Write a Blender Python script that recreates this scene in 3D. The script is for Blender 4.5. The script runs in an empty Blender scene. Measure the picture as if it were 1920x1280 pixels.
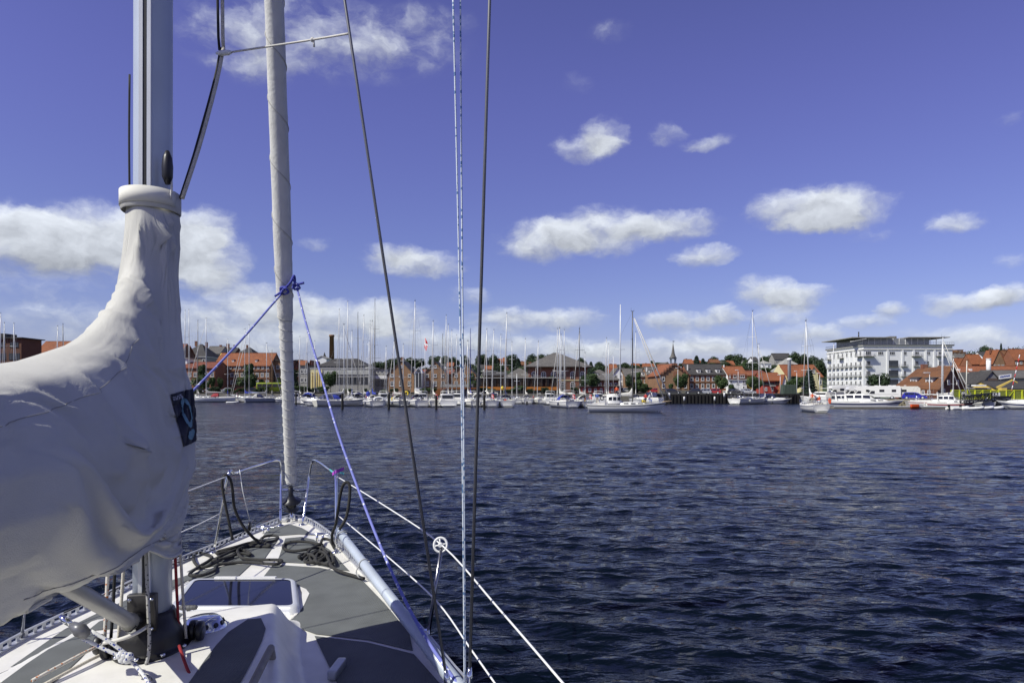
import bpy, bmesh, math, random
import numpy as np
from mathutils import Vector, Matrix, noise as mnoise
R = math.radians
rnd = random.Random(7)
scn = bpy.context.scene
COL = scn.collection
# ------------------------------------------------------------------ camera
F, CX, CY, CAMH = 1300.0, 960.0, 734.0, 3.0      # photo pixels (1920x1280), horizon row, eye height
cd = bpy.data.cameras.new('camera'); cam = bpy.data.objects.new('camera', cd); COL.objects.link(cam)
cam.location = (0, 0, CAMH); cam.rotation_euler = (R(90), 0, 0)
cd.sensor_width = 36; cd.lens = 36*F/1920; cd.shift_y = (CY-640)/1920
cd.clip_start = .05; cd.clip_end = 9000
scn.camera = cam
# ------------------------------------------------------------------ light
SUN_EL = R(47); SH = Vector((-.86, -.51, 0)).normalized()
SUNDIR = Vector((SH.x*math.cos(SUN_EL), SH.y*math.cos(SUN_EL), math.sin(SUN_EL)))
sl = bpy.data.lights.new('sun', 'SUN'); sun = bpy.data.objects.new('sun', sl); COL.objects.link(sun)
sl.energy = 4.8; sl.angle = R(.5); sl.color = (1, .985, .89)
sun.rotation_euler = (-SUNDIR).to_track_quat('-Z', 'Y').to_euler(); sun.location = (-20, -10, 30)
vs = scn.view_settings; vs.view_transform = 'Standard'; vs.look = 'None'; vs.exposure = 0; vs.gamma = 1
wd = bpy.data.worlds.new('World'); scn.world = wd; wd.use_nodes = True
NT = wd.node_tree; NT.nodes.clear()
def nd(t, **k):
    n = NT.nodes.new(t)
    for a, b in k.items(): setattr(n, a, b)
    return n
def lk(a, b): NT.links.new(a, b)
def mth(op, a, b=None, c=None, clamp=False):
    n = nd('ShaderNodeMath', operation=op); n.use_clamp = clamp
    for i, v in enumerate((a, b, c)):
        if v is None: continue
        if isinstance(v, (int, float)): n.inputs[i].default_value = v
        else: lk(v, n.inputs[i])
    return n.outputs[0]
def vmt(op, a, b=None):
    n = nd('ShaderNodeVectorMath', operation=op)
    for i, v in enumerate((a, b)):
        if v is None: continue
        if isinstance(v, tuple): n.inputs[i].default_value = v
        else: lk(v, n.inputs[i])
    return n
def smooth(x, lo, hi):
    n = nd('ShaderNodeMapRange', interpolation_type='SMOOTHSTEP'); lk(x, n.inputs[0])
    n.inputs[1].default_value = lo; n.inputs[2].default_value = hi
    return n.outputs[0]
def sky_world():
    tc = nd('ShaderNodeTexCoord'); d = vmt('NORMALIZE', tc.outputs['Generated']).outputs[0]
    sx = nd('ShaderNodeSeparateXYZ'); lk(d, sx.inputs[0])
    az = mth('ARCTAN2', sx.outputs[0], sx.outputs[1]); el = mth('ARCSINE', sx.outputs[2])
    cb = nd('ShaderNodeCombineXYZ'); lk(az, cb.inputs[0]); lk(el, cb.inputs[1]); p0 = cb.outputs[0]
    # wobble the outlines
    def noi(vec, scale, det, rough, mulv=(1, 1.5, 1), off=(0, 0, 0)):
        m = vmt('MULTIPLY', vec, mulv).outputs[0]
        if off != (0, 0, 0): m = vmt('ADD', m, off).outputs[0]
        n = nd('ShaderNodeTexNoise'); n.inputs['Scale'].default_value = scale; n.inputs['Detail'].default_value = det
        n.inputs['Roughness'].default_value = rough; lk(m, n.inputs['Vector']); return n
    w = noi(p0, 16, 5, .6)
    wv = vmt('SUBTRACT', w.outputs['Color'], (.5, .5, .5)).outputs[0]
    p = vmt('ADD', p0, vmt('MULTIPLY', wv, (.06, .034, 0)).outputs[0]).outputs[0]
    # clouds: photo px x, y, half width, half height, weight
    blobs = [(60,455,140,60,1),(170,450,130,70,1),(300,455,110,55,1),(380,480,90,45,.9),(20,415,70,40,.8),(380,430,55,40,.8),
      (385,525,80,26,.85),(450,70,130,60,.38),(600,75,150,65,.40),(740,85,130,55,.34),(820,35,60,26,.28),(480,130,80,30,.25),
      (1100,278,60,24,.75),(1132,255,40,30,.75),(1245,252,34,20,.55),(1325,268,45,14,.5),
      (1020,452,85,36,1),(1130,432,100,42,1),(1255,425,95,26,.95),(1322,480,56,20,.95),
      (1500,385,95,34,1),(1580,392,85,36,.95),(1530,415,70,20,.85),(1790,415,60,22,.75),(1640,437,40,12,.35),
      (1430,548,60,28,1),(1495,560,60,22,.95),(1465,590,70,16,.6),(1800,566,80,24,.9),(1880,552,60,22,.8),(1665,580,36,16,.75),(1620,606,60,14,.6),
      (1260,604,62,20,.9),(1350,592,50,18,.85),(1515,626,60,22,.9),(1330,640,90,20,.7),(1060,596,66,24,.85),(950,596,66,26,.85),
      (775,492,90,27,.85),(740,478,50,16,.5),(590,460,30,12,.3),(520,560,110,30,.7),(420,590,120,36,.75),(620,600,130,38,.8),(740,596,70,34,.8),
      (100,600,160,40,.45),(880,552,34,18,.5),(480,640,200,28,.7),(850,640,140,26,.8),(1060,650,110,22,.7),(1200,660,160,20,.7),(1500,668,200,18,.5),(1860,640,120,20,.6),
      (1140,62,40,16,.22),(1080,160,30,14,.15),(1895,225,24,12,.25),(1905,490,30,14,.35),(60,540,160,26,.25),(1780,625,120,16,.45)]
    acc = None; q = p
    for i, (x, y, rx, ry, wt) in enumerate(blobs):
        a = math.atan2(x-CX, F); hyp = math.hypot(x-CX, F); e = math.atan2(CY-y, hyp); kx = hyp*hyp/(rx*F); ky = hyp/ry
        v = nd('ShaderNodeVectorMath', operation='MULTIPLY_ADD'); lk(q, v.inputs[0]); v.inputs[1].default_value = (kx, ky, 0); v.inputs[2].default_value = (-a*kx, -e*ky, 1)
        L = vmt('LENGTH', v.outputs[0]).outputs[1]
        c = mth('MULTIPLY_ADD', L, -1.9*wt, 1.9*1.6*wt, clamp=True)
        m = nd('ShaderNodeVectorMath', operation='MULTIPLY_ADD'); lk(v.outputs[0], m.inputs[0]); lk(c, m.inputs[1])
        if acc is not None: lk(acc, m.inputs[2])
        acc = m.outputs[0]
        if i % 6 == 5:      # ties the next ones to this sum, which keeps the node stack short
            ch = nd('ShaderNodeVectorMath', operation='MULTIPLY_ADD'); lk(acc, ch.inputs[0]); ch.inputs[1].default_value = (1e-9, 1e-9, 1e-9); lk(p, ch.inputs[2]); q = ch.outputs[0]
    sa = nd('ShaderNodeSeparateXYZ'); lk(acc, sa.inputs[0]); S = sa.outputs[2]; T = sa.outputs[1]
    # same kind of fair-weather clouds all round, outside the frame
    gn = noi(d, 3.4, 4, .55, (1, 1, 2.6), (3.1, .4, 1.7))
    away = mth('MAXIMUM', smooth(mth('ABSOLUTE', az), .70, .9), smooth(el, .60, .75))
    g = mth('MULTIPLY', mth('MULTIPLY', smooth(gn.outputs[0], .50, .72), away), mth('SUBTRACT', 1, smooth(el, .9, 1.3)))
    S = mth('ADD', S, g)
    shade = mth('DIVIDE', T, mth('ADD', S, .05))
    fb = noi(p, 24, 6, .58, (1, 1.6, 1))
    det = mth('MULTIPLY', mth('SUBTRACT', fb.outputs[0], .5), 1.5)
    fld = mth('ADD', S, mth('MULTIPLY', det, smooth(S, .0, .3)))
    dens = smooth(fld, .0, 1.32)
    up = noi(vmt('ADD', p, (-.010, .016, 0)).outputs[0], 24, 3, .58, (1, 1.6, 1))   # towards the sun
    rel = mth('MULTIPLY', mth('SUBTRACT', fb.outputs[0], up.outputs[0]), .55)
    lum = mth('ADD', mth('ADD', .66, mth('MULTIPLY', shade, .26)), rel)
    lum = mth('MINIMUM', mth('MAXIMUM', lum, .30), .92)
    sky = nd('ShaderNodeTexSky', sky_type='NISHITA'); sky.sun_disc = False
    sky.sun_elevation = SUN_EL; sky.sun_rotation = math.atan2(SH.x, SH.y)
    sky.altitude = 0; sky.air_density = 1.0; sky.dust_density = .25; sky.ozone_density = 2.2
    tint = nd('ShaderNodeMix', data_type='RGBA', blend_type='MULTIPLY'); tint.inputs[0].default_value = 1
    lk(sky.outputs[0], tint.inputs[6]); rp = nd('ShaderNodeMix', data_type='RGBA'); lk(smooth(el, 0, .45), rp.inputs[0]); rp.inputs[6].default_value = SKYLOW; rp.inputs[7].default_value = SKYTINT; r2 = nd('ShaderNodeMix', data_type='RGBA'); lk(smooth(el, .35, 1.25), r2.inputs[0]); lk(rp.outputs[2], r2.inputs[6]); r2.inputs[7].default_value = SKYHIGH; lk(r2.outputs[2], tint.inputs[7])
    lcol = nd('ShaderNodeCombineColor')
    for i, k in enumerate((.93, .985, 1.05)): lk(mth('MULTIPLY', lum, CLOUD*k), lcol.inputs[i])
    mx = nd('ShaderNodeMix', data_type='RGBA'); lk(mth('MULTIPLY', dens, .90), mx.inputs[0]); lk(tint.outputs[2], mx.inputs[6]); lk(lcol.outputs[0], mx.inputs[7])
    bg = nd('ShaderNodeBackground'); bg.inputs[1].default_value = SKYSTR; lk(mx.outputs[2], bg.inputs[0])
    out = nd('ShaderNodeOutputWorld'); lk(bg.outputs[0], out.inputs[0])
SKYSTR = .09; SKYTINT = (1.06, .76, 1.34, 1); SKYLOW = (.80, .76, 1.12, 1); SKYHIGH = (.60, .45, .70, 1); CLOUD = 12
sky_world(); wd.cycles.sampling_method = 'MANUAL'; wd.cycles.sample_map_resolution = 256
scn.cycles.max_bounces = 6; scn.cycles.diffuse_bounces = 3
# ------------------------------------------------------------------ helpers
def lin(r, g, b):
    f = lambda c: ((c/255+.055)/1.055)**2.4 if c > 10 else c/255/12.92
    return (f(r), f(g), f(b))
def P(px, py, Y): return Vector(((px-CX)/F*Y, Y, CAMH-(py-CY)/F*Y))
def zat(py, Y): return CAMH-(py-CY)/F*Y
def xat(px, Y): return (px-CX)/F*Y
MATS = {}
def mat(name, col, rough=.55, metal=0., var=.12, vs=4., bump=0., bs=60., spec=.5, trans=0., coat=0., detail=3):
    if name in MATS: return MATS[name]
    m = bpy.data.materials.new(name); m.use_nodes = True; nt = m.node_tree
    b = nt.nodes['Principled BSDF']; b.inputs['Roughness'].default_value = rough; b.inputs['Metallic'].default_value = metal
    b.inputs['Specular IOR Level'].default_value = spec; b.inputs['Coat Weight'].default_value = coat
    tc = nt.nodes.new('ShaderNodeTexCoord')
    if var > 0:
        n = nt.nodes.new('ShaderNodeTexNoise'); n.inputs['Scale'].default_value = vs; n.inputs['Detail'].default_value = detail
        nt.links.new(tc.outputs['Object'], n.inputs['Vector'])
        mr = nt.nodes.new('ShaderNodeMapRange'); nt.links.new(n.outputs[0], mr.inputs[0])
        mr.inputs[1].default_value = .25; mr.inputs[2].default_value = .75; mr.inputs[3].default_value = 1-var; mr.inputs[4].default_value = 1+var
        mx = nt.nodes.new('ShaderNodeMix'); mx.data_type = 'RGBA'; mx.blend_type = 'MULTIPLY'; mx.inputs[0].default_value = 1
        mx.inputs[6].default_value = (*col, 1); nt.links.new(mr.outputs[0], mx.inputs[7]); nt.links.new(mx.outputs[2], b.inputs['Base Color'])
    else: b.inputs['Base Color'].default_value = (*col, 1)
    if bump > 0:
        n2 = nt.nodes.new('ShaderNodeTexNoise'); n2.inputs['Scale'].default_value = bs; n2.inputs['Detail'].default_value = 4
        nt.links.new(tc.outputs['Object'], n2.inputs['Vector'])
        bp = nt.nodes.new('ShaderNodeBump'); bp.inputs['Strength'].default_value = bump; bp.inputs['Distance'].default_value = .02
        nt.links.new(n2.outputs[0], bp.inputs['Height']); nt.links.new(bp.outputs[0], b.inputs['Normal'])
    MATS[name] = m; return m
def coursed(name, c1, c2, mortar, sx, sy, bump=.5, rough=.85, squash=1., var=.18):
    """brick or tile courses"""
    if name in MATS: return MATS[name]
    m = bpy.data.materials.new(name); m.use_nodes = True; nt = m.node_tree; b = nt.nodes['Principled BSDF']; b.inputs['Roughness'].default_value = rough
    tc = nt.nodes.new('ShaderNodeTexCoord'); sp = nt.nodes.new('ShaderNodeSeparateXYZ'); nt.links.new(tc.outputs['Object'], sp.inputs[0])
    ad = nt.nodes.new('ShaderNodeMath'); nt.links.new(sp.outputs[0], ad.inputs[0]); nt.links.new(sp.outputs[1], ad.inputs[1])
    cb = nt.nodes.new('ShaderNodeCombineXYZ'); nt.links.new(ad.outputs[0], cb.inputs[0]); nt.links.new(sp.outputs[2], cb.inputs[1])
    br = nt.nodes.new('ShaderNodeTexBrick'); nt.links.new(cb.outputs[0], br.inputs[0]); br.inputs['Scale'].default_value = 1
    br.inputs['Brick Width'].default_value = sx; br.inputs['Row Height'].default_value = sy; br.inputs['Mortar Size'].default_value = sy*.08
    br.inputs['Color1'].default_value = (*c1, 1); br.inputs['Color2'].default_value = (*c2, 1); br.inputs['Mortar'].default_value = (*mortar, 1)
    n = nt.nodes.new('ShaderNodeTexNoise'); n.inputs['Scale'].default_value = .5; n.inputs['Detail'].default_value = 6; nt.links.new(tc.outputs['Object'], n.inputs['Vector'])
    mr = nt.nodes.new('ShaderNodeMapRange'); nt.links.new(n.outputs[0], mr.inputs[0]); mr.inputs[1].default_value = .25; mr.inputs[2].default_value = .75
    mr.inputs[3].default_value = 1-var; mr.inputs[4].default_value = 1+var
    mx = nt.nodes.new('ShaderNodeMix'); mx.data_type = 'RGBA'; mx.blend_type = 'MULTIPLY'; mx.inputs[0].default_value = 1
    nt.links.new(br.outputs[0], mx.inputs[6]); nt.links.new(mr.outputs[0], mx.inputs[7]); nt.links.new(mx.outputs[2], b.inputs['Base Color'])
    bp = nt.nodes.new('ShaderNodeBump'); bp.inputs['Strength'].default_value = bump; bp.inputs['Distance'].default_value = .03; bp.invert = True
    nt.links.new(br.outputs[1], bp.inputs['Height']); nt.links.new(bp.outputs[0], b.inputs['Normal'])
    MATS[name] = m; return m
class MB:
    def __init__(s): s.v = []; s.f = []; s.sm = []; s.mi = []
    def add(s, vs, fs, smooth=False, mi=0):
        o = len(s.v); s.v += [tuple(v) for v in vs]; s.f += [tuple(i+o for i in f) for f in fs]; s.sm += [smooth]*len(fs); s.mi += [mi]*len(fs); return s
    def box(s, c, size, rz=0, mi=0, M=None):
        x, y, z = size[0]/2, size[1]/2, size[2]/2; c = Vector(c)
        vs = [Vector((a*x, b*y, d*z)) for a in (-1, 1) for b in (-1, 1) for d in (-1, 1)]
        m = Matrix.Rotation(rz, 3, 'Z') if M is None else M
        vs = [c+m@v for v in vs]
        return s.add(vs, [(0,1,3,2),(4,6,7,5),(0,4,5,1),(2,3,7,6),(0,2,6,4),(1,5,7,3)], mi=mi)
    def rbox(s, c, size, r, rz=0, mi=0):
        """box with vertical edges rounded and top edge chamfered"""
        x, y = size[0]/2, size[1]/2; pts = []
        for (qx, qy, a0) in ((x-r, y-r, 0), (-x+r, y-r, 90), (-x+r, -y+r, 180), (x-r, -y+r, 270)):
            for k in range(5):
                a = R(a0+k*22.5); pts.append((qx+r*math.cos(a), qy+r*math.sin(a)))
        cz, h = c[2], size[2]; m = Matrix.Rotation(rz, 3, 'Z'); q = min(r*.5, h*.4)
        rings = []
        for (z, k) in ((-h/2, 1), (h/2-q, 1), (h/2-q*.3, 1-.3*q/max(x, y)), (h/2, 1-q/min(x, y))):
            rings.append([Vector((c[0], c[1], cz))+m@Vector((a*k, b*k, z)) for a, b in pts])
        return s.loft(rings, True, True, True, mi=mi)
    def bar(s, a, b, w, h=None, mi=0):
        a = Vector(a); b = Vector(b); h = h or w; d = b-a; L = d.length; q = d.to_track_quat('Z', 'Y').to_matrix()
        return s.box((a+b)/2, (w, h, L), M=q, mi=mi)
    def tube(s, pts, rad, n=8, caps=True, mi=0, smooth=True):
        pts = [Vector(p) for p in pts]; N = len(pts)
        if isinstance(rad, (int, float)): rad = [rad]*N
        rings = []; up = None
        for i, p in enumerate(pts):
            t = (pts[min(i+1, N-1)]-pts[max(i-1, 0)]).normalized()
            if up is None: up = t.orthogonal().normalized()
            else:
                up = up-t*up.dot(t)
                up = up.normalized() if up.length > 1e-6 else t.orthogonal().normalized()
            bn = t.cross(up)
            rings.append([p+(up*math.cos(2*math.pi*k/n)+bn*math.sin(2*math.pi*k/n))*rad[i] for k in range(n)])
        return s.loft(rings, True, caps, caps, mi=mi, smooth=smooth)
    def loft(s, rings, closed=True, cap0=False, cap1=False, mi=0, smooth=True):
        n = len(rings[0]); o = len(s.v); m = n if closed else n-1
        for r in rings: s.v += [tuple(p) for p in r]
        for i in range(len(rings)-1):
            for k in range(m):
                a = o+i*n+k; b = o+i*n+(k+1) % n
                s.f.append((a, b, b+n, a+n)); s.sm.append(smooth); s.mi.append(mi)
        if cap0: s.f.append(tuple(o+k for k in range(n))[::-1]); s.sm.append(False); s.mi.append(mi)
        if cap1: s.f.append(tuple(o+(len(rings)-1)*n+k for k in range(n))); s.sm.append(False); s.mi.append(mi)
        return s
    def lathe(s, c, prof, n=16, axis=None, mi=0, smooth=True, caps=True):
        c = Vector(c); q = Matrix.Identity(3) if axis is None else Vector(axis).to_track_quat('Z', 'Y').to_matrix()
        rings = [[c+q@Vector((r*math.cos(2*math.pi*k/n), r*math.sin(2*math.pi*k/n), z)) for k in range(n)] for r, z in prof]
        return s.loft(rings, True, caps, caps, mi=mi, smooth=smooth)
    def prism(s, poly, d, mi=0):
        """poly of 3D points, extruded by vector d"""
        d = Vector(d); poly = [Vector(p) for p in poly]; n = len(poly)
        vs = poly+[p+d for p in poly]
        fs = [tuple(range(n))[::-1], tuple(range(n, 2*n))]+[(i, (i+1) % n, (i+1) % n+n, i+n) for i in range(n)]
        return s.add(vs, fs, mi=mi)
    def blob(s, c, r, n=8, m=6, mi=0, jit=0):
        c = Vector(c); r = r if isinstance(r, (tuple, list)) else (r, r, r)
        rings = []
        for i in range(m+1):
            a = math.pi*i/m; rr = max(math.sin(a), .02)
            rings.append([c+Vector((r[0]*rr*math.cos(2*math.pi*k/n), r[1]*rr*math.sin(2*math.pi*k/n), -r[2]*math.cos(a))) for k in range(n)])
        return s.loft(rings, True, True, True, mi=mi)
    def mesh(s, name, mats, off=None):
        me = bpy.data.meshes.new(name)
        v = s.v if off is None else [(a-off[0], b-off[1], c-off[2]) for a, b, c in s.v]
        me.from_pydata(v, [], s.f); me.polygons.foreach_set('use_smooth', s.sm)
        for m in (mats if isinstance(mats, (list, tuple)) else [mats]): me.materials.append(m)
        if any(s.mi): me.polygons.foreach_set('material_index', s.mi)
        bm = bmesh.new(); bm.from_mesh(me); bmesh.ops.recalc_face_normals(bm, faces=bm.faces); bm.to_mesh(me); bm.free()
        me.update(); return me
ORG = {}
def org(o):
    return ORG.get(o.name, Vector((0, 0, 0))) if o else Vector((0, 0, 0))
def tag(o, label, cat, group=None, kind=None):
    if label: o['label'] = label
    if cat: o['category'] = cat
    if group: o['group'] = group
    if kind: o['kind'] = kind
    return o
def thing(name, loc, label, cat, group=None, rz=0):
    o = bpy.data.objects.new(name, None); COL.objects.link(o); o.location = loc; o.rotation_euler = (0, 0, rz); o.empty_display_size = .2
    ORG[o.name] = Vector(loc); return tag(o, label, cat, group)
def link(name, me, parent=None, loc=None, rz=0):
    o = bpy.data.objects.new(name, me); COL.objects.link(o)
    if parent: o.parent = parent
    if loc is not None: o.location = loc
    if rz: o.rotation_euler = (0, 0, rz)
    return o
def part(name, mb, m, parent, local=False):
    """a mesh built in world space (or in the parent's own space with local=True) as a child"""
    off = None if (local or parent is None) else org(parent)
    o = link(name, mb.mesh(name, m, off), parent)
    ORG[o.name] = org(parent); return o
def solo(name, mb, m, label, cat, group=None, kind=None, base=None):
    """a thing that is one mesh, its origin at its base"""
    vs = mb.v
    if base is None:
        base = Vector((sum(v[0] for v in vs)/len(vs), sum(v[1] for v in vs)/len(vs), min(v[2] for v in vs)))
    base = Vector(base); o = link(name, mb.mesh(name, m, base), None, base); ORG[o.name] = base
    return tag(o, label, cat, group, kind)
def copy_tree(o, parent=None):
    c = o.copy(); COL.objects.link(c); c.parent = parent
    for ch in o.children: copy_tree(ch, c)
    return c
def spline(pts, k=6):
    pts = [Vector(p) for p in pts]; out = []
    for i in range(len(pts)-1):
        p0, p1, p2, p3 = pts[max(i-1, 0)], pts[i], pts[i+1], pts[min(i+2, len(pts)-1)]
        for j in range(k):
            t = j/k
            out.append(.5*((2*p1)+(p2-p0)*t+(2*p0-5*p1+4*p2-p3)*t*t+(3*p1-p0-3*p2+p3)*t**3))
    out.append(pts[-1]); return out
def interp(x, tab):
    if x <= tab[0][0]: return tab[0][1]
    for (a, b), (c, d) in zip(tab, tab[1:]):
        if x <= c: return b+(d-b)*(x-a)/(c-a)
    return tab[-1][1]
def sstep(x, a, b):
    t = max(0, min(1, (x-a)/(b-a))); return t*t*(3-2*t)
LM = [(355, 'the grey mansard block'), (392, 'the low orange brick building'), (425, 'the twin-chimneyed town house'), (455, 'the long orange roof'), (490, 'the green bus'), (520, 'the brick wing'), (545, 'the furled headsail'), (566, 'the white-banded block'), (590, 'the little turret'), (622, 'the brick factory chimney'), (655, 'the pale-panelled office'), (690, 'the end of the dark hipped roof'),
 (709, 'the flat block with white fascia'), (730, 'the stubby-chimneyed gable'), (752, 'the stubby chimney itself'), (768, 'the far verge of the first gable'), (785, 'the glazed porch'), (800, 'the flagpole'), (817, 'the second brick gable'), (838, 'the red-tiled link'), (852, 'the curved timber kiosk'), (871, 'the third brick gable'), (888, 'the flag lines'), (904, 'the start of the restaurant roof'), (922, 'the red-tiled cottage'), (936, 'the long dark low hall'), (950, 'the tall white mast of the navy-covered sloop'), (962, 'the bright orange-roofed house'), (974, 'the grey hipped hall'), (986, 'the brown house over the restaurant'), (1000, 'the near corner of the hipped red hall'), (1014, 'the slope of the big hipped roof'), (1031, 'the ridge of the big hipped roof'), (1060, 'the white bimini sloop'), (1090, 'the end of the red hall'),
 (1108, 'the rooflit grey roof'), (1124, 'the broad grey roof'), (1132, 'the pale mast by the ketch'), (1150, 'the white gabled house'), (1172, 'the ketch masts'), (1187, 'the dormered town house'), (1199, 'the rolled headsail of the ketch'), (1211, 'the wide orange-roofed house'), (1223, 'the white-verged house'), (1241, 'the orange side wing'), (1252, 'the church nave'), (1264, 'the church spire'), (1286, 'the stepped gable'), (1306, 'the white-gabled red house'), (1319, 'the slate roof verge'), (1331, 'the slate-roofed warehouse'), (1340, 'the last dormer of the slate roof'), (1356, 'the warehouse end'), (1362, 'the grey-roofed cottage'), (1377, 'the tile-hung house'), (1391, 'the tile-hung gable'), (1396, 'the grey hill house'), (1405, 'the yellow house'), (1411, 'the tall mast of the large white sloop'), (1420, 'the pale hill house'), (1436, 'the white villa with pale roof'), (1446, 'the gap between two villas'), (1460, 'the grey and white villa'), (1478, 'the white column'), (1491, 'the dark-roofed long house'), (1507, 'the white cottage'), (1522, 'the pale cross gable'), (1538, 'the apartment block corner'),
 (1790, 'the apartment block far end'), (1800, 'the flat grey house'), (1808, 'the orange house with white gable'), (1826, 'the dark red house'), (1838, 'the flat dark terrace'), (1846, 'the white villa on the slope'), (1853, 'the white vent pipe'), (1872, 'the brick house with tall gable'), (1878, 'the far ridge terrace'), (1882, 'the tall gabled roof slope'), (1891, 'the brown-roofed slope house'), (1898, 'the blue-lettered banner'), (1910, 'the large red-roofed house'), (1917, 'the yellow workshop')]
def landmark(px): return min(LM, key=lambda q: abs(q[0]-px))[1]
# ------------------------------------------------------------------ materials
WHITE = mat('gelcoat_white', (.78, .77, .72), .25, var=.05, vs=2, coat=.2)
CREAM = mat('gelcoat_cream', (.74, .72, .62), .3, var=.05, vs=1.5)
NAVY = mat('navy_canvas', (.018, .022, .075), .8, var=.2)
BLUE = mat('blue_canvas', (.03, .05, .33), .75, var=.2)
GREYC = mat('grey_canvas', (.42, .41, .38), .85, var=.2, vs=6)
SAILC = mat('pale_sail_cloth', (.62, .60, .54), .85, var=.15, vs=5)
REDC = mat('red_canvas', (.30, .03, .035), .8, var=.2)
ORANGE = mat('orange_plastic', (.75, .10, .02), .5, var=.1)
YELLOW = mat('yellow_plastic', (.75, .55, .03), .5, var=.1)
ALU = mat('anodised_aluminium', (.49, .54, .60), .38, .15, var=.08, vs=3)
ALUW = mat('bright_mast_alloy', (.72, .73, .72), .45, .2, var=.1, vs=2)
ALUD = mat('dark_mast_alloy', (.16, .16, .16), .4, .5, var=.15)
STEEL = mat('polished_steel', (.72, .73, .75), .10, 1., var=.05)
BLACKP = mat('black_plastic', (.012, .012, .014), .4, var=.2)
DGLASS = mat('dark_glass', (.015, .018, .025), .06, var=.1, spec=.7)
PANE = mat('window_pane', (.03, .035, .045), .08, var=.3, vs=1, spec=.6)
WFRAME = mat('white_window_paint', (.76, .75, .72), .5, var=.06)
WIRE = mat('rigging_wire', (.20, .20, .20), .45, .6, var=.1)
WOODP = mat('dark_pile_timber', (.012, .011, .010), .85, var=.3, vs=3, bump=.3)
TEAK = mat('weathered_teak', (.30, .22, .14), .75, var=.2, vs=8)
BRICK = coursed('red_brick', lin(134, 84, 62), lin(116, 70, 52), lin(128, 106, 90), .24, .075)
BRICKD = coursed('dark_brick', lin(106, 62, 42), lin(90, 52, 36), lin(110, 90, 76), .24, .075)
BRICKY = coursed('brown_brick', lin(148, 112, 80), lin(130, 96, 70), lin(150, 126, 100), .24, .075)
BRICKO = coursed('orange_brick', lin(146, 92, 64), lin(130, 80, 56), lin(140, 112, 92), .24, .075)
YELW = mat('ochre_render', lin(214, 186, 96), .9, var=.12, vs=1)
PALEY = mat('pale_yellow_render', lin(216, 206, 160), .9, var=.1, vs=1)
REDW = mat('red_render', lin(158, 66, 56), .9, var=.12, vs=1)
WHITEW = mat('white_render', lin(228, 228, 226), .85, var=.06, vs=.4)
GREYW = mat('grey_render', lin(150, 148, 142), .9, var=.15, vs=.8)
TILE_O = coursed('orange_roof_tile', lin(156, 96, 60), lin(136, 80, 50), lin(100, 58, 38), .3, .22, .7)
TILE_B = coursed('brown_roof_tile', lin(126, 86, 54), lin(112, 74, 46), lin(80, 50, 34), .3, .22, .7)
TILE_R = coursed('red_roof_tile', lin(138, 80, 58), lin(122, 68, 50), lin(90, 50, 38), .3, .22, .7)
SLATE = coursed('grey_slate', lin(112, 108, 102), lin(98, 95, 92), lin(70, 68, 66), .3, .2, .5)
SLATED = coursed('dark_slate', lin(74, 72, 70), lin(64, 62, 62), lin(46, 45, 45), .3, .2, .5)
WOODB = coursed('brown_boarding', lin(120, 70, 34), lin(104, 58, 28), lin(50, 30, 16), .14, 3, .6)
CONC = mat('weathered_shaded_concrete', lin(112, 108, 98), .92, var=.22, vs=1.2, bump=.4, bs=8)  # base tone darkened partly for the shade on the quay wall
STONE = mat('quay_stone', lin(150, 142, 118), .95, var=.3, vs=1.5, bump=.6, bs=6)
ASPH = mat('asphalt', (.06, .06, .058), .9, var=.2, vs=.3)
GRASS = mat('grass', (.055, .085, .025), .95, var=.35, vs=.08)
YFENCE = mat('yellow_green_paint', lin(214, 220, 50), .6, var=.1)
SKIN = mat('skin', (.50, .28, .19), .6, var=.05); HAIR = mat('hair', (.06, .04, .025), .7, var=.2)
TYRE = mat('tyre_rubber', (.015, .015, .015), .8, var=.1); HEADL = mat('lamp_lens', (.7, .7, .7), .1, var=0)
# ================================================================== water, ground, quays
def water_material():
    m = bpy.data.materials.new('harbour_water'); m.use_nodes = True; nt = m.node_tree; b = nt.nodes['Principled BSDF']
    b.inputs['Specular IOR Level'].default_value = .26; b.inputs['Specular Tint'].default_value = (.72, .88, 1.0, 1); b.inputs['Base Color'].default_value = (.0018, .0042, .0085, 1); b.inputs['Roughness'].default_value = .07; b.inputs['IOR'].default_value = 1.333
    tc = nt.nodes.new('ShaderNodeTexCoord'); hs = []
    for sc, st, mul in ((3.2, 1., (1, 1.9, 1)), (10.0, .5, (1, 1.5, 1)), (.5, .8, (1, 2.2, 1))):
        mp = nt.nodes.new('ShaderNodeMapping'); mp.inputs['Scale'].default_value = mul; mp.inputs['Rotation'].default_value = (0, 0, R(-14)); nt.links.new(tc.outputs['Object'], mp.inputs[0])
        n = nt.nodes.new('ShaderNodeTexNoise'); n.inputs['Scale'].default_value = sc; n.inputs['Detail'].default_value = 4; nt.links.new(mp.outputs[0], n.inputs['Vector'])
        bp = nt.nodes.new('ShaderNodeBump'); bp.inputs['Strength'].default_value = st; bp.inputs['Distance'].default_value = .07/sc*2.6
        nt.links.new(n.outputs[0], bp.inputs['Height'])
        if hs: nt.links.new(hs[-1].outputs[0], bp.inputs['Normal'])
        hs.append(bp)
    nt.links.new(hs[-1].outputs[0], b.inputs['Normal'])
    ln = nt.nodes.new('ShaderNodeVectorMath'); ln.operation = 'LENGTH'; nt.links.new(tc.outputs['Object'], ln.inputs[0]); mr = nt.nodes.new('ShaderNodeMapRange'); nt.links.new(ln.outputs[1], mr.inputs[0])   # ripples too small to resolve further out
    for i, v in ((1, 12), (2, 130), (3, .05), (4, .22)): mr.inputs[i].default_value = v
    nt.links.new(mr.outputs[0], b.inputs['Roughness']); return m
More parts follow.
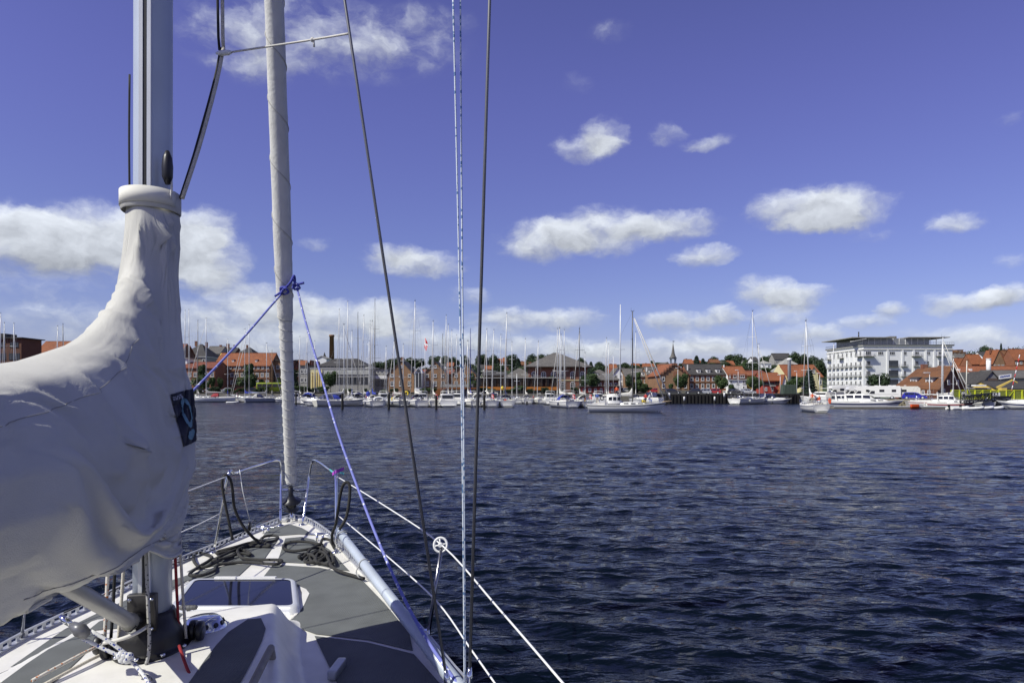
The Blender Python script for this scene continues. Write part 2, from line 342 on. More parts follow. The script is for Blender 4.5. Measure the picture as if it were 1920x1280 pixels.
def water():
    ang = np.concatenate([np.linspace(-180, -52, 60, endpoint=False), np.linspace(-52, 44, 600), np.linspace(44, 180, 62)[1:-1]])*math.pi/180
    r = [.6]
    while r[-1] < 150: r.append(r[-1]+max(.022, .0054*r[-1]))
    while r[-1] < 3500: r.append(r[-1]*1.06)
    r = np.array(r); A, Rr = np.meshgrid(ang, r); X = np.sin(A)*Rr; Y = np.cos(A)*Rr; Z = np.zeros_like(X)
    g = np.random.default_rng(3); dr = np.gradient(r)[:, None]
    patch = .75+.35*np.sin(X*.11+Y*.07+1)*np.sin(Y*.16-X*.05)+.2*np.sin(X*.31-Y*.23)
    for i in range(170):
        lam = .24*(15**g.random()); k = 2*math.pi/lam; th = R(-102)+g.normal()*.42
        amp = .0102*lam**1.02*(.5+g.random())*(1.2 if lam < .8 else .72 if lam < 1.3 else .28)
        Z += amp*.36*patch*np.clip((lam/dr-2.2)/2.2, 0, 1)*(1+.8*np.clip((Rr-25)/60, 0, 1))*np.sin(k*(X*np.cos(th)+Y*np.sin(th))+g.random()*6.28)
    Z -= np.minimum(0, .0)*0
    nr, na = X.shape; V = np.stack([X, Y, Z], -1).reshape(-1, 3)
    i = np.arange(nr-1)[:, None]*na; k = np.arange(na)[None, :]; k2 = (k+1) % na
    Fc = np.stack([i+k, i+k2, i+na+k2, i+na+k], -1).reshape(-1, 4)
    me = bpy.data.meshes.new('water'); me.vertices.add(len(V)); me.vertices.foreach_set('co', V.ravel().astype(np.float32))
    me.loops.add(Fc.size); me.loops.foreach_set('vertex_index', Fc.ravel().astype(np.int32))
    me.polygons.add(len(Fc)); me.polygons.foreach_set('loop_start', np.arange(0, Fc.size, 4, dtype=np.int32)); me.polygons.foreach_set('use_smooth', np.ones(len(Fc), bool))
    me.update(); me.validate(); me.materials.append(water_material())
    if me.polygons[5000].normal.z < 0: me.flip_normals()
    tag(link('water', me), None, None, kind='structure')
water()
QUAY = [(-3000, 236), (380, 216), (1225, 212), (1238, 176), (1545, 176), (1592, 137), (1700, 133.5), (1990, 131), (4500, 128)]
def q_edge(px): return interp(px, QUAY)
def q_z(px): return interp(px, [(1545, 2.3), (1592, 1.4)])
def hill_H(px):
    return interp(px, [(-2000, 34), (0, 27), (330, 27), (520, 22), (700, 20), (1000, 20), (1150, 19), (1300, 22), (1450, 28), (1600, 30), (1800, 36), (2000, 40), (4000, 44)])
def ground_z(X, Y):
    px = CX+F*X/max(Y, 1); s0 = 258 if px < 1500 else interp(px, [(1500, 258), (1560, 370), (1800, 300), (2000, 290)])
    h = q_z(px)+.6*sstep(Y, 180, 240)
    H = hill_H(px)
    return h+(H-h)*sstep(Y, s0, s0+330)+3.5*math.sin(X*.013+1)*sstep(Y, 420, 600)
def terrain():
    mb = MB(); pxs = [-3000, -2000, -1300, -800, -400]+list(range(-200, 2200, 25))+[2400, 2800, 3400, 4500]; fr = [0, .004, .02, .05, .1, .15, .2, .27, .35, .45, .55, .68, .82, 1, 1.3, 1.8, 2.6, 4]
    pxs = sorted(set(pxs+[1225, 1238, 1545, 1592])); rings = []
    for f in fr:
        row = []
        for px in pxs:
            Y = q_edge(px)+f*640; X = xat(px, Y); row.append((X, Y, ground_z(X, Y) if f > 0 else q_z(px)))
        rings.append(row)
    mb.loft(rings, False)
    m = GRASS; o = link('ground', mb.mesh('ground', m)); tag(o, None, None, kind='structure')
    # paved strip of the quay, laid just above the ground
    mb = MB(); r2 = []
    for f in (0.3, 9, 17, 26):
        row = []
        for px in pxs:
            Y = q_edge(px)+f; X = xat(px, Y); row.append((X, Y, ground_z(X, Y)+.035))
        r2.append(row)
    mb.loft(r2, False); o = link('quay_pavement', mb.mesh('quay_pavement', ASPH)); tag(o, None, None, kind='structure')
    def wall(name, p0, p1, m, label, step=None):
        mb = MB(); pp = [p for p in pxs if p0 <= p <= p1]; rings = []
        for (off, dz) in ((0, None), (-.45, 0), (-.45, .12), (.5, .12)):
            row = []
            for px in pp:
                Y = q_edge(px)+off; row.append((xat(px, Y), Y, -1.5 if dz is None else q_z(px)+dz))
            if dz is None: row = [(xat(px, q_edge(px)-.45), q_edge(px)-.45, -1.5) for px in pp]
            rings.append(row)
        mb.loft(rings, False, smooth=False)
        return solo(name, mb, m, label, 'quay wall')
    wall('quay_wall', -3000, 1225, CONC, 'long grey concrete quay wall behind the moored yachts')
    w = wall('quay_wall', 1225, 1545, WOODP, 'black timber-faced quay wall below the brick warehouse')
    for i in range(46):      # each upright timber
        px = 1240+i*6.6; Y = q_edge(px)-.58; mb = MB().box((xat(px, Y), Y, .55), (.46, .22, 3.4)); part('timber', mb, WOODP, w)
    w = wall('quay_wall', 1545, 4500, STONE, 'pale stone quay wall below the parked blue car')
    base = MB().box((0, 0, 0), (1.16, .24, .44)).mesh('block', STONE); k = 0
    for row in range(3):
        for i in range(46):
            px = 1640+i*9.6+(4.8 if row % 2 else 0)
            if px > 2050: continue
            Y = q_edge(px)-.52; b = link('block', base, w, Vector((xat(px, Y), Y, .18+row*.5))-org(w)); b.location.y += rnd.uniform(-.04, .04); b.scale = (.98/1.16*(9.6/F*Y)/1.0*.97, 1, 1)
terrain()
# ================================================================== our own yacht (foreground)
BOW = P(546, 978, 8.4); BOW.z = 1.43
HEAD = R(8.6); AX = Vector((-math.sin(HEAD), math.cos(HEAD), 0)); SX = Vector((math.cos(HEAD), math.sin(HEAD), 0))
def raypt(px, py, z): Y = (CAMH-z)*F/(py-CY); return P(px, py, Y)
pA = raypt(546, 978, 1.43); pB = raypt(866, 1278, 1.38); pC = raypt(0, 1221, 1.27)
NRM = (pB-pA).cross(pC-pA).normalized()
if NRM.z < 0: NRM = -NRM
def deck(px, py, up=0.):
    d = Vector(((px-CX)/F, 1, -(py-CY)/F)); o = Vector((0, 0, CAMH)); t = (pA+Vector((0, 0, up))-o).dot(NRM)/d.dot(NRM); return o+d*t
def deckz(p): return pA.z-(NRM.x*(p.x-pA.x)+NRM.y*(p.y-pA.y))/NRM.z
def bt(t, s, z): return Vector((M0.x, M0.y, 0))-AX*t+SX*s+Vector((0, 0, z))      # t aft of the mast, s to starboard
M0 = Vector((-2.04, 3.90, 1.5))
yacht = thing('sailing_yacht', (M0.x, M0.y, 0), 'sailing yacht seen from its own deck, grey non-slip panels on white foredeck, bare mast', 'yacht')
NONSLIP = mat('grey_nonslip', (.114, .121, .119), .85, var=.16, vs=5, detail=8)
def add_dots(m, sc, st):
    nt = m.node_tree; b = nt.nodes['Principled BSDF']; tc = nt.nodes.new('ShaderNodeTexCoord'); v = nt.nodes.new('ShaderNodeTexVoronoi'); v.inputs['Scale'].default_value = sc; v.inputs['Randomness'].default_value = .15
    nt.links.new(tc.outputs['Object'], v.inputs['Vector']); bp = nt.nodes.new('ShaderNodeBump'); bp.inputs['Strength'].default_value = st; bp.inputs['Distance'].default_value = .003; bp.invert = True
    nt.links.new(v.outputs[0], bp.inputs['Height']); nt.links.new(bp.outputs[0], b.inputs['Normal'])
add_dots(NONSLIP, 70, 1.)
DECKW = mat('deck_gelcoat', (.74, .72, .66), .38, var=.10, vs=6, detail=9)
# hull and deck, from the two rails
stb = [deck(*q) for q in ((546, 972), (578, 978), (624, 1009), (668, 1055), (725, 1115), (790, 1186), (866, 1278))]
prt = [deck(*q) for q in ((546, 972), (524, 978), (440, 1013), (312, 1066), (160, 1143), (0, 1221))]
for rail, sgn in ((stb, 1), (prt, -1)):
    a = (rail[-1]-M0).dot(SX)
    for t, s in ((.6, .08), (1.6, .17), (2.8, .22), (4.2, .2), (5.6, .08), (6.8, -.1)):
        q = bt(t, a+sgn*s, 0); q.z = deckz(q)+.0; rail.append(q)
stb = spline(stb, 4); prt = spline(prt, 4)
def resample(pl, n):
    d = [0]
    for a, b in zip(pl, pl[1:]): d.append(d[-1]+(b-a).length)
    out = []
    for i in range(n):
        x = d[-1]*i/(n-1); k = max(j for j in range(len(d)) if d[j] <= x+1e-9); k = min(k, len(pl)-2)
        out.append(pl[k].lerp(pl[k+1], (x-d[k])/max(d[k+1]-d[k], 1e-9)))
    return out
N = 44; stb = resample(stb, N); prt = resample(prt, N)
mb = MB(); rings = []
for a, b in zip(stb, prt):
    row = []
    for k in range(9):
        q = a.lerp(b, k/8); row.append(q)
    rings.append(row)
mb.loft(rings, False); part('deck', mb, DECKW, yacht)
mb = MB(); rings = []
for i, (a, b) in enumerate(zip(stb, prt)):
    c = (a+b)/2; row = []
    for (k, z) in ((1, None), (.97, .9), (.9, .45), (.75, 0), (.4, -.35), (0, -.5)):
        q = c+(a-c)*k+AX*(-.9*(1-k) if i < 3 else 0); q.z = a.z-.002 if z is None else z; row.append(q)
    for (k, z) in ((.4, -.35), (.75, 0), (.9, .45), (.97, .9), (1, None)):
        q = c+(b-c)*k+AX*(-.9*(1-k) if i < 3 else 0); q.z = b.z-.002 if z is None else z; row.append(q)
    rings.append(row)
mb.loft(rings, False, False, False); mb.add(rings[-1], [tuple(range(11))]); part('hull', mb, WHITE, yacht)
# non-slip panels, drawn out on the deck plane
PAN = [[(505,988),(545,983),(565,989),(590,1003),(560,1001),(492,1006)],
 [(535,1009),(565,1006),(588,1011),(618,1030),(655,1070),(640,1068),(580,1056),(520,1053)],
 [(478,1011),(524,1007),(492,1052),(440,1054),(395,1062),(350,1072),(420,1036)],
 [(512,1058),(600,1064),(672,1080),(720,1130),(768,1188),(774,1219),(690,1199),(592,1188),(570,1180),(540,1165),(560,1151),(572,1130),(579,1113),(574,1106),(556,1098),(490,1086)],
 [(470,1058),(440,1086),(350,1088),(322,1106),(308,1092),(370,1072),(430,1058)],
 [(590,1192),(690,1204),(776,1226),(822,1278),(900,1370),(676,1370),(621,1256)],
 [(300,1098),(316,1112),(262,1152),(150,1196),(20,1250),(120,1180),(210,1136)],
 [(140,1205),(180,1190),(60,1250),(-60,1300),(-160,1340),(0,1262)]]
for k, poly in enumerate(PAN):
    pts = [deck(x, y, .004) for x, y in poly]; mb = MB(); mb.prism(pts, (0, 0, .003)); part('nonslip_panel', mb, NONSLIP, yacht)
# toe rails of perforated alloy
TOE = mat('toe_rail_alloy', (.50, .51, .53), .4, .5, var=.15, vs=6)
for rail, sgn in ((stb, 1), (prt, -1)):
    fine = resample(rail, 150); mb = MB()
    for lo, hi, w in ((0, .016, .05), (.052, .064, .016)):
        rr = []
        for q in fine:
            s = -SX*sgn*.015
            rr.append([q+s+SX*w/2+Vector((0, 0, lo)), q+s+SX*w/2+Vector((0, 0, hi)), q+s-SX*w/2+Vector((0, 0, hi)), q+s-SX*w/2+Vector((0, 0, lo))])
        mb.loft(rr, True, True, True, smooth=False)
    for i in range(len(fine)-1):
        a, b = fine[i], fine[i+1]; m = a.lerp(b, .35); s = -SX*sgn*.015; mb.bar(a+s+Vector((0, 0, .034)), m+s+Vector((0, 0, .034)), .008, .040)
    part('toe_rail', mb, TOE, yacht)
# coach roof as a smooth raised form
CR_H = .24
def cr_h(t, s):
    hw = .70+.32*sstep(t, -.9, 1.2); return CR_H*sstep(t, -1.02, -.62)*sstep(hw-abs(s), -.02, .17)
mb = MB(); rings = []
for i in range(110):
    t = -1.05+i*.03 if i < 60 else -1.05+59*.03+(i-59)*.09
    row = []
    for k in range(97):
        s = (k-48)/48*1.08; q = bt(t, s, 0); q.z = deckz(q)+cr_h(t, s)+(.0025 if cr_h(t, s) > 0 else -.004); row.append(q)
    rings.append(row)
mb.loft(rings, False); part('coach_roof', mb, DECKW, yacht)
def crz(t, s): q = bt(t, s, 0); return deckz(q)+cr_h(t, s)
def on_roof(poly, lift=.004):
    out = []
    for t, s in poly: q = bt(t, s, 0); q.z = crz(t, s)+lift+.0025; out.append(q)
    return out
def roof_panel(t0, t1, s0, s1, cut=None):
    mb = MB(); rings = []; n = 14
    for i in range(n+1):
        row = []
        for k in range(9):
            t = t0+(t1-t0)*i/n; a, b = s0, s1
            if i < 3: c = (1-math.sqrt(1-((3-i)/3)**2))*.09; a += c; b -= c
            s = a+(b-a)*k/8
            q = bt(t, s, 0); q.z = crz(t, s)+.007; row.append(q)
        rings.append(row)
    mb.loft(rings, False); part('nonslip_panel', mb, NONSLIP, yacht)
roof_panel(-.36, 2.4, .36, .62); roof_panel(-.36, 2.4, -.62, -.34); roof_panel(-.62, -.42, -.5, .0)
# fore hatch
def quad_ring(cs, zup, inset, rad, n=5):
    c = sum(cs, Vector())/4; out = []
    cc = [c+(q-c)*inset for q in cs]
    for i in range(4):
        p, q, r_ = cc[i-1], cc[i], cc[(i+1) % 4]; a = (p-q).normalized()*rad; b = (r_-q).normalized()*rad
        for k in range(n+1):
            u = k/n; out.append((q+a)*(1-u)**2+q*2*u*(1-u)+(q+b)*u*u+Vector((0, 0, zup)))
    return out
hc = [deck(316, 1152), deck(562, 1152), deck(555, 1096), deck(358, 1096)]
hatch = part('hatch', MB().loft([quad_ring(hc, 0, 1.02, .09), quad_ring(hc, .045, 1.0, .09), quad_ring(hc, .062, .95, .08), quad_ring(hc, .058, .90, .07)], True, False, False), mat('hatch_frame', (.66, .67, .68), .3, .3, var=.06), yacht)
part('hatch_glass', MB().loft([quad_ring(hc, .050, .915, .07), quad_ring(hc, .054, .905, .07)], True, True, True), mat('smoked_acrylic', (.010, .011, .022), .06, var=.1, spec=.4), hatch)
for hx in (352, 482):
    a = deck(hx-16, 1139, .085); b = deck(hx+18, 1138, .085); mb = MB().tube([a, a.lerp(b, .12), a.lerp(b, .88), b], [.012, .019, .019, .012], 8)
    for u in (.2, .4, .6, .8): q = a.lerp(b, u); mb.tube([q, q.lerp(b, .05)], .021, 8)
    mb.tube([a.lerp(b, .5), a.lerp(b, .5)-Vector((0, 0, .05))], .012, 6); part('hatch_handle', mb, mat('handle_grey', (.10, .10, .10), .6), hatch)
hg = [deck(366, 1096), deck(556, 1096)]
part('hatch_hinge', MB().bar(hg[0]+(hg[1]-hg[0])*.2+Vector((0, 0, .06)), hg[0]+(hg[1]-hg[0])*.8+Vector((0, 0, .06)), .03, .02), WHITE, hatch)
# white margin round the hatch recess
mb = MB(); mb.prism([deck(x, y, .008) for x, y in ((560, 1098), (574, 1104), (580, 1112), (570, 1134), (556, 1152), (545, 1160), (552, 1150), (566, 1126), (566, 1110))], (0, 0, .002)); part('hatch_margin', mb, DECKW, yacht)
# ventilator dome
vp = bt(-.30, .21, 0); vp.z = crz(-.30, .21)+.002
vent = part('ventilator', MB().lathe(vp, [(.135, 0), (.135, .006), (.115, .02), (.10, .05), (.085, .062), (.02, .066)], 28), STEEL, yacht)
for k in range(12):
    a = 2*math.pi*k/12; q = vp+Vector((.112*math.cos(a), .112*math.sin(a), .032)); part('vent_hole', MB().lathe(q, [(.014, -.004), (.014, .004)], 10, (math.cos(a), math.sin(a), .55)), BLACKP, vent)
# grab rails
for s, sg in ((.72, 1), (-.66, -1)):
    pts = [bt(t, s, crz(t, s)+h) for t, h in ((.30, .005), (.34, .06), (.42, .075), (1.2, .075), (1.28, .06), (1.32, .005))]
    mb = MB().tube(spline(pts, 5), .02, 10)
    part('grab_rail', mb, mat('worn_teak', (.26, .24, .21), .8, var=.2, vs=12), yacht)
# mast
mast = part('mast', MB(), ALU, yacht)
def mast_ring(z, k=1.):
    n = 40; rr = []
    for i in range(n):
        a = 2*math.pi*i/n; t = .125*k*math.sin(a); s = .098*k*math.cos(a)
        rr.append(bt(t-.05+(-.004*(z-1.5)), s, z))
    return rr
me = MB().loft([mast_ring(z) for z in (1.5, 3, 5, 8, 11, 14.2)]+[mast_ring(14.3, .7)], True, True, True).mesh('mast', ALU, org(yacht)); mast.data = me
def mtrack(z, t, s): return bt(t-.05-.004*(z-1.5), s, z)
part('mast_groove', MB().prism([mtrack(1.75, .120, -.008), mtrack(1.75, .120, .006), mtrack(1.75, .131, .006), mtrack(1.75, .131, -.008)], Vector(mtrack(14, .12, 0)-mtrack(1.75, .12, 0))), mat('groove_dark', (.02, .02, .022), .6), mast)
for sg in (-1, 1):
    part('mast_track', MB().prism([mtrack(1.75, .119, .021*sg-.012), mtrack(1.75, .119, .021*sg+.012), mtrack(1.75, .134, .021*sg+.010), mtrack(1.75, .134, .021*sg-.010)], Vector(mtrack(14, .12, 0)-mtrack(1.75, .12, 0))), ALUW, mast)
for zs in (6.3, 10.2):
    for sg in (-1, 1):
        part('spreader', MB().tube([mtrack(zs, 0, .08*sg), mtrack(zs+.08, .25, 1.35*sg if zs < 8 else .9*sg)], [.05, .03], 8), ALU, mast)
part('mast_winch_pad', MB().lathe(P(314, 312, 3.83), [(.012, -.10), (.028, -.06), (.03, 0), (.024, .05), (.01, .085)], 10), BLACKP, mast)
# boot and foot of the mast
def foot(t, s, dz=0): return bt(t, s, crz(t, s)+dz)
mb = MB(); rings = []
for z, k, e in ((0, 2.0, 0), (.018, 2.0, 0), (.02, 1.8, 0), (.04, 1.7, .01), (.09, 1.62, .02), (.135, 1.45, .03), (.17, 1.25, .02), (.20, 1.18, 0), (.215, 1.14, 0), (.22, 1.0, 0)):
    rr = []
    for i in range(36):
        a = 2*math.pi*i/36; w = 1+.05*math.sin(3*a+1)*min(1, z*6)*(z < .3)
        t = .125*k*w*math.sin(a)-.05+e; s = .1*k*w*math.cos(a); rr.append(bt(t, s, crz(0, 0)+z))
    rings.append(rr)
boot = part('mast_boot', MB().loft(rings, True, True, False), mat('black_rubber', (.014, .013, .012), .45, var=.3, vs=9, bump=.3, bs=14), yacht)
for i in range(10):
    a = 2*math.pi*i/10+.3; q = bt(.125*2*math.sin(a)-.05, .2*math.cos(a), crz(0, 0)+.02); part('bolt', MB().lathe(q, [(.014, 0), (.014, .012), (.006, .016)], 8), STEEL, boot)
mb = MB().tube(spline([bt(.19, -.16, crz(0,0)+.12), bt(.24, -.05, crz(0,0)+.155), bt(.23, .02, crz(0,0)+.18), bt(.16, .05, crz(0,0)+.19)], 5), .010, 8); part('lashing', mb, SAILC, boot)
# gooseneck fitting of the vang and the rigid vang itself
gz = zat(1150, 3.8)
goose = part('vang_bracket', MB().rbox(bt(.10, .0, gz+.01), (.15, .05, .20), .012, HEAD), mat('bracket_alloy', (.09, .085, .08), .4, .6, var=.2), yacht)
for ds in (-.055, .055):
    for dz in (-.075, .085): part('bolt', MB().lathe(bt(.126, ds, gz+dz), [(.011, 0), (.011, .008), (.005, .012)], 8, -AX), STEEL, goose)
part('vang_toggle', MB().tube([bt(.11, -.01, gz-.03), bt(.22, -.03, gz-.01)], [.04, .045], 10), BLACKP, goose)
v0 = bt(.2, -.03, gz-.01); v1 = bt(1.25, .0, 2.34)
part('rigid_vang', MB().tube([v0, v0.lerp(v1, .05), v1], [.05, .040, .040], 16), mat('dark_vang_alloy', (.36, .355, .33), .4, .3, var=.15), yacht)  # darker, greyer alloy tone than the mast
# boom, inside its cover
part('boom', MB().tube([bt(.12, 0, 2.26), bt(3.7, 0, 2.34)], [.07, .08], 12), ALU, yacht)
# halyard blocks at the mast foot
for (t, s) in ((-.02, -.27), (.06, -.20), (-.12, .20), (-.09, .245)):
    q = foot(t, s, .055); b = part('turning_block', MB().lathe(q-SX*.02, [(.02, 0), (.052, .003), (.056, .012), (.056, .028), (.052, .037), (.02, .04)], 18, SX), BLACKP, yacht)
    part('sheave', MB().lathe(q-SX*.026, [(.026, 0), (.03, .004), (.03, .048), (.026, .052)], 14, SX), mat('sheave_alloy', (.12, .12, .13), .4, .5), b)
# ---- standing rigging
def wire(name, pts, r, m=WIRE, parent=yacht, n=6): return part(name, MB().tube(pts, r, n), m, parent)
sh1 = [P(838, 1278, 3.62), P(646, 0, 3.78)]; d = sh1[1]-sh1[0]; sh1.append(sh1[0]+d*2.0)
w = wire('shroud', sh1, .0085); part('turnbuckle', MB().tube([P(843, 1300, 3.62), P(838, 1272, 3.62), P(836, 1255, 3.62)], [.018, .018, .010], 8), STEEL, w)
sh2 = [P(880, 1280, 3.55), P(918, 0, 3.45)]; d = sh2[1]-sh2[0]; sh2.append(sh2[0]+d*1.3)
w = wire('shroud', sh2, .0085); part('turnbuckle', MB().tube([P(879, 1310, 3.55), P(880, 1270, 3.55), P(881, 1250, 3.55)], [.018, .018, .010], 8), STEEL, w)
for sg in (1,):
    q = bt(.1, -1.5, 0); q.z = deckz(q); wire('shroud', [q, mtrack(10.2, 0, -.9)], .006)
# ---- pulpit
def tube_part(name, pts, r, k=1, n=10, m=STEEL, parent=yacht): return part(name, MB().tube(spline(pts, k) if k > 1 else pts, r, n), m, parent)
pul = tube_part('pulpit', [deck(526, 986), P(527, 900, 8.35), P(526, 872, 8.35), P(521, 863, 8.3), P(505, 866, 8.15), P(470, 877, 7.6), P(440, 888, 7.1), P(427, 893, 6.95), deck(400, 1036)], .0145, 4)
# (two halves meet at the cross bar)
part('pulpit_tube', MB().tube(spline([deck(567, 984), P(578, 905, 8.45), P(582, 874, 8.45), P(588, 863, 8.4), P(600, 868, 8.1), P(616, 880, 7.6), P(626, 887, 7.15), P(630, 894, 6.95), deck(630, 1036)], 4), .0145, 10), STEEL, pul)
part('pulpit_cross_bar', MB().tube([P(528, 918, 8.38), P(576, 918, 8.43)], .011, 8), STEEL, pul)
for (x, y) in ((526, 986), (567, 984), (400, 1036), (630, 1036)): part('deck_flange', MB().lathe(deck(x, y), [(.045, 0), (.045, .008), (.02, .02)], 14), STEEL, pul)
# ---- lifelines and stanchion
LINE = mat('white_lifeline', (.78, .78, .76), .4, var=.04)
stan_b = deck(800, 1206); stan_t = P(829, 1019, 4.55)
st = part('stanchion', MB().tube([stan_b, stan_t], .0135, 10), mat('shaded_stanchion_steel', (.30, .30, .31), .22, 1., var=.1), yacht)  # darker than the other steel: this post's shade is put into its colour
part('stanchion_socket', MB().lathe(stan_b, [(.04, 0), (.04, .01), (.02, .03), (.019, .09)], 12), STEEL, st)
ring = MB(); c = P(826, 1021, 4.55)
rr = [c+Vector((.043*math.cos(a), .012*math.sin(a), .045*math.sin(a)))for a in [2*math.pi*k/24 for k in range(25)]]
ring.tube(rr, .008, 8, False)
for k in range(4): a = math.pi*k/2+.2; ring.tube([c, c+Vector((.043*math.cos(a), .012*math.sin(a), .045*math.sin(a)))], .006, 6)
ring.lathe(c-Vector((0, .02, 0)), [(.012, 0), (.016, .01), (.016, .03), (.012, .04)], 12, (0, 1, 0)); part('line_roller', ring, LINE, st)
def life(pts, r=.0055): return part('lifeline', MB().tube(spline(pts, 5), r, 6), LINE, yacht)
life([P(632, 893, 6.95), P(725, 950, 5.6), P(828, 1021, 4.55), P(935, 1140, 3.5), P(1060, 1285, 2.75)])
life([P(634, 966, 6.93), P(735, 1050, 5.5), P(818, 1126, 4.53), P(880, 1212, 3.9), P(935, 1290, 3.5)])
life([P(428, 892, 6.95), P(340, 925, 6.0), P(180, 985, 4.9), P(-40, 1075, 4.2)]); life([P(412, 963, 6.93), P(340, 997, 6.3), P(180, 1057, 5.4), P(-40, 1140, 4.6)])
st = part('stanchion', MB().tube([deck(40, 1198), P(55, 1040, 4.5)], .0135, 8), STEEL, yacht)
# ---- forestay with its furler
FS0 = P(546, 905, 8.38); FS1 = P(514, 0, 6.72); FSD = FS1-FS0
part('forestay', MB().tube([deck(546, 977), FS0, FS0+FSD*2.4], .006, 6), WIRE, yacht)
ax = FSD.normalized(); dr = P(546, 943, 8.38)
fd = part('furler_drum', MB().lathe(dr-ax*.09, [(.03, 0), (.085, .004), (.088, .016), (.06, .03), (.06, .10), (.105, .105), (.118, .115), (.118, .125), (.06, .14), (.035, .19), (.028, .205), (.028, .31)], 26, ax), BLACKP, yacht)
part('furler_shackle', MB().tube([deck(547, 978), dr-ax*.09], [.018, .014], 8), STEEL, yacht)
part('furling_line', MB().tube(spline([P(538, 948, 8.35), P(500, 968, 7.9), P(470, 988, 7.4), P(400, 1030, 6.6), P(312, 1062, 5.9), P(120, 1148, 4.8)], 6), .005, 6), BLACKP, yacht)
lead = part('lead_line', MB().tube([P(449, 880, 7.2), P(455, 920, 7.1), P(468, 975, 7.2)], .004, 5), LINE, yacht)
part('lead_block', MB().lathe(P(468, 986, 7.2)-SX*.012, [(.02, 0), (.048, .004), (.048, .022), (.02, .026)], 14, SX), BLACKP, lead)
# bow roller cheeks
for dx in (-14, 22): part('bow_fitting', MB().rbox(deck(546+dx, 974, .02), (.10, .16, .05), .02, HEAD), mat('bow_alloy', (.62, .62, .6), .4, .3), yacht)
for (x, y) in ((600, 1014), (498, 1000)):
    q = deck(x, y); mb = MB().tube(spline([q+Vector((-.11, .02, .07)), q+Vector((-.05, 0, .075)), q+Vector((.05, 0, .075)), q+Vector((.11, -.02, .07))], 4), [.010]*5+[.016]*3+[.010]*5, 8)
    for u in (-.03, .03): mb.tube([q+Vector((u, 0, 0)), q+Vector((u, 0, .07))], .013, 8)
    part('mooring_cleat', mb, STEEL, yacht)
# deck fairlead by the side deck
q = deck(632, 1262); part('genoa_track', MB().rbox(q+Vector((0, 0, .03)), (.05, .22, .05), .012, HEAD-.2), TOE, yacht)
# ================================================================== loose gear on our yacht
# ---- sail cover round mast and boom
CANVAS = mat('beige_canvas', (.545, .535, .485), .9, var=.10, vs=2.2, bump=.22, bs=260, detail=8)
def creases(m, sc, st, dist, stretch=(1, 1, .6)):
    nt = m.node_tree; b = nt.nodes['Principled BSDF']; tc = nt.nodes.new('ShaderNodeTexCoord'); mp = nt.nodes.new('ShaderNodeMapping'); mp.inputs['Scale'].default_value = stretch; mp.inputs['Rotation'].default_value = (.5, .6, .2); nt.links.new(tc.outputs['Object'], mp.inputs[0])
    n = nt.nodes.new('ShaderNodeTexNoise'); n.inputs['Scale'].default_value = sc; n.inputs['Detail'].default_value = 4; n.inputs['Distortion'].default_value = 1.2; n.inputs['Roughness'].default_value = .45; nt.links.new(mp.outputs[0], n.inputs['Vector'])
    ab = nt.nodes.new('ShaderNodeMath'); ab.operation = 'SUBTRACT'; ab.inputs[1].default_value = .5; nt.links.new(n.outputs[0], ab.inputs[0]); a2 = nt.nodes.new('ShaderNodeMath'); a2.operation = 'ABSOLUTE'; nt.links.new(ab.outputs[0], a2.inputs[0])
    p2 = nt.nodes.new('ShaderNodeMath'); p2.operation = 'POWER'; p2.inputs[1].default_value = .7; nt.links.new(a2.outputs[0], p2.inputs[0])
    bp = nt.nodes.new('ShaderNodeBump'); bp.inputs['Strength'].default_value = st; bp.inputs['Distance'].default_value = dist; nt.links.new(p2.outputs[0], bp.inputs['Height'])
    old = b.inputs['Normal'].links[0].from_socket if b.inputs['Normal'].links else None
    if old: nt.links.new(old, bp.inputs['Normal'])
    nt.links.new(bp.outputs[0], b.inputs['Normal'])
creases(CANVAS, 5, .10, .03)
SIMF, SIMG, SIMW, SIMB, SIMC = 21, .017, .03, .45, .9
ZTOP = [(.11, 4.13), (.13, 3.98), (.17, 3.82), (.22, 3.655), (.43, 3.435), (.66, 3.285), (.87, 3.195), (1.31, 3.095), (2.2, 3.0), (3.0, 2.93), (3.85, 2.86)]
WF = [(2.08, .150), (2.31, .158), (2.5, .195), (2.71, .235), (3.01, .232), (3.19, .165), (3.41, .134), (3.68, .128), (3.85, .145), (4.0, .156), (4.13, .15)]
WA = [(2.08, .07), (2.2, .09), (2.35, .2), (2.5, .32), (2.65, .41), (2.78, .42), (2.9, .36), (3.0, .28), (3.1, .18), (3.3, .12), (4.2, .12)]
def te(z): return interp(-z, [(-b, a) for a, b in ZTOP])
def segd(p, pl):
    best = (9, 0); n = len(pl)-1
    for i in range(n):
        a, b = Vector(pl[i]), Vector(pl[i+1]); d = b-a; u = max(0, min(1, (p-a).dot(d)/d.length_squared)); q = a+d*u; L = (p-q).length
        if L < best[0]: best = (L, (i+u)/n)
    return best
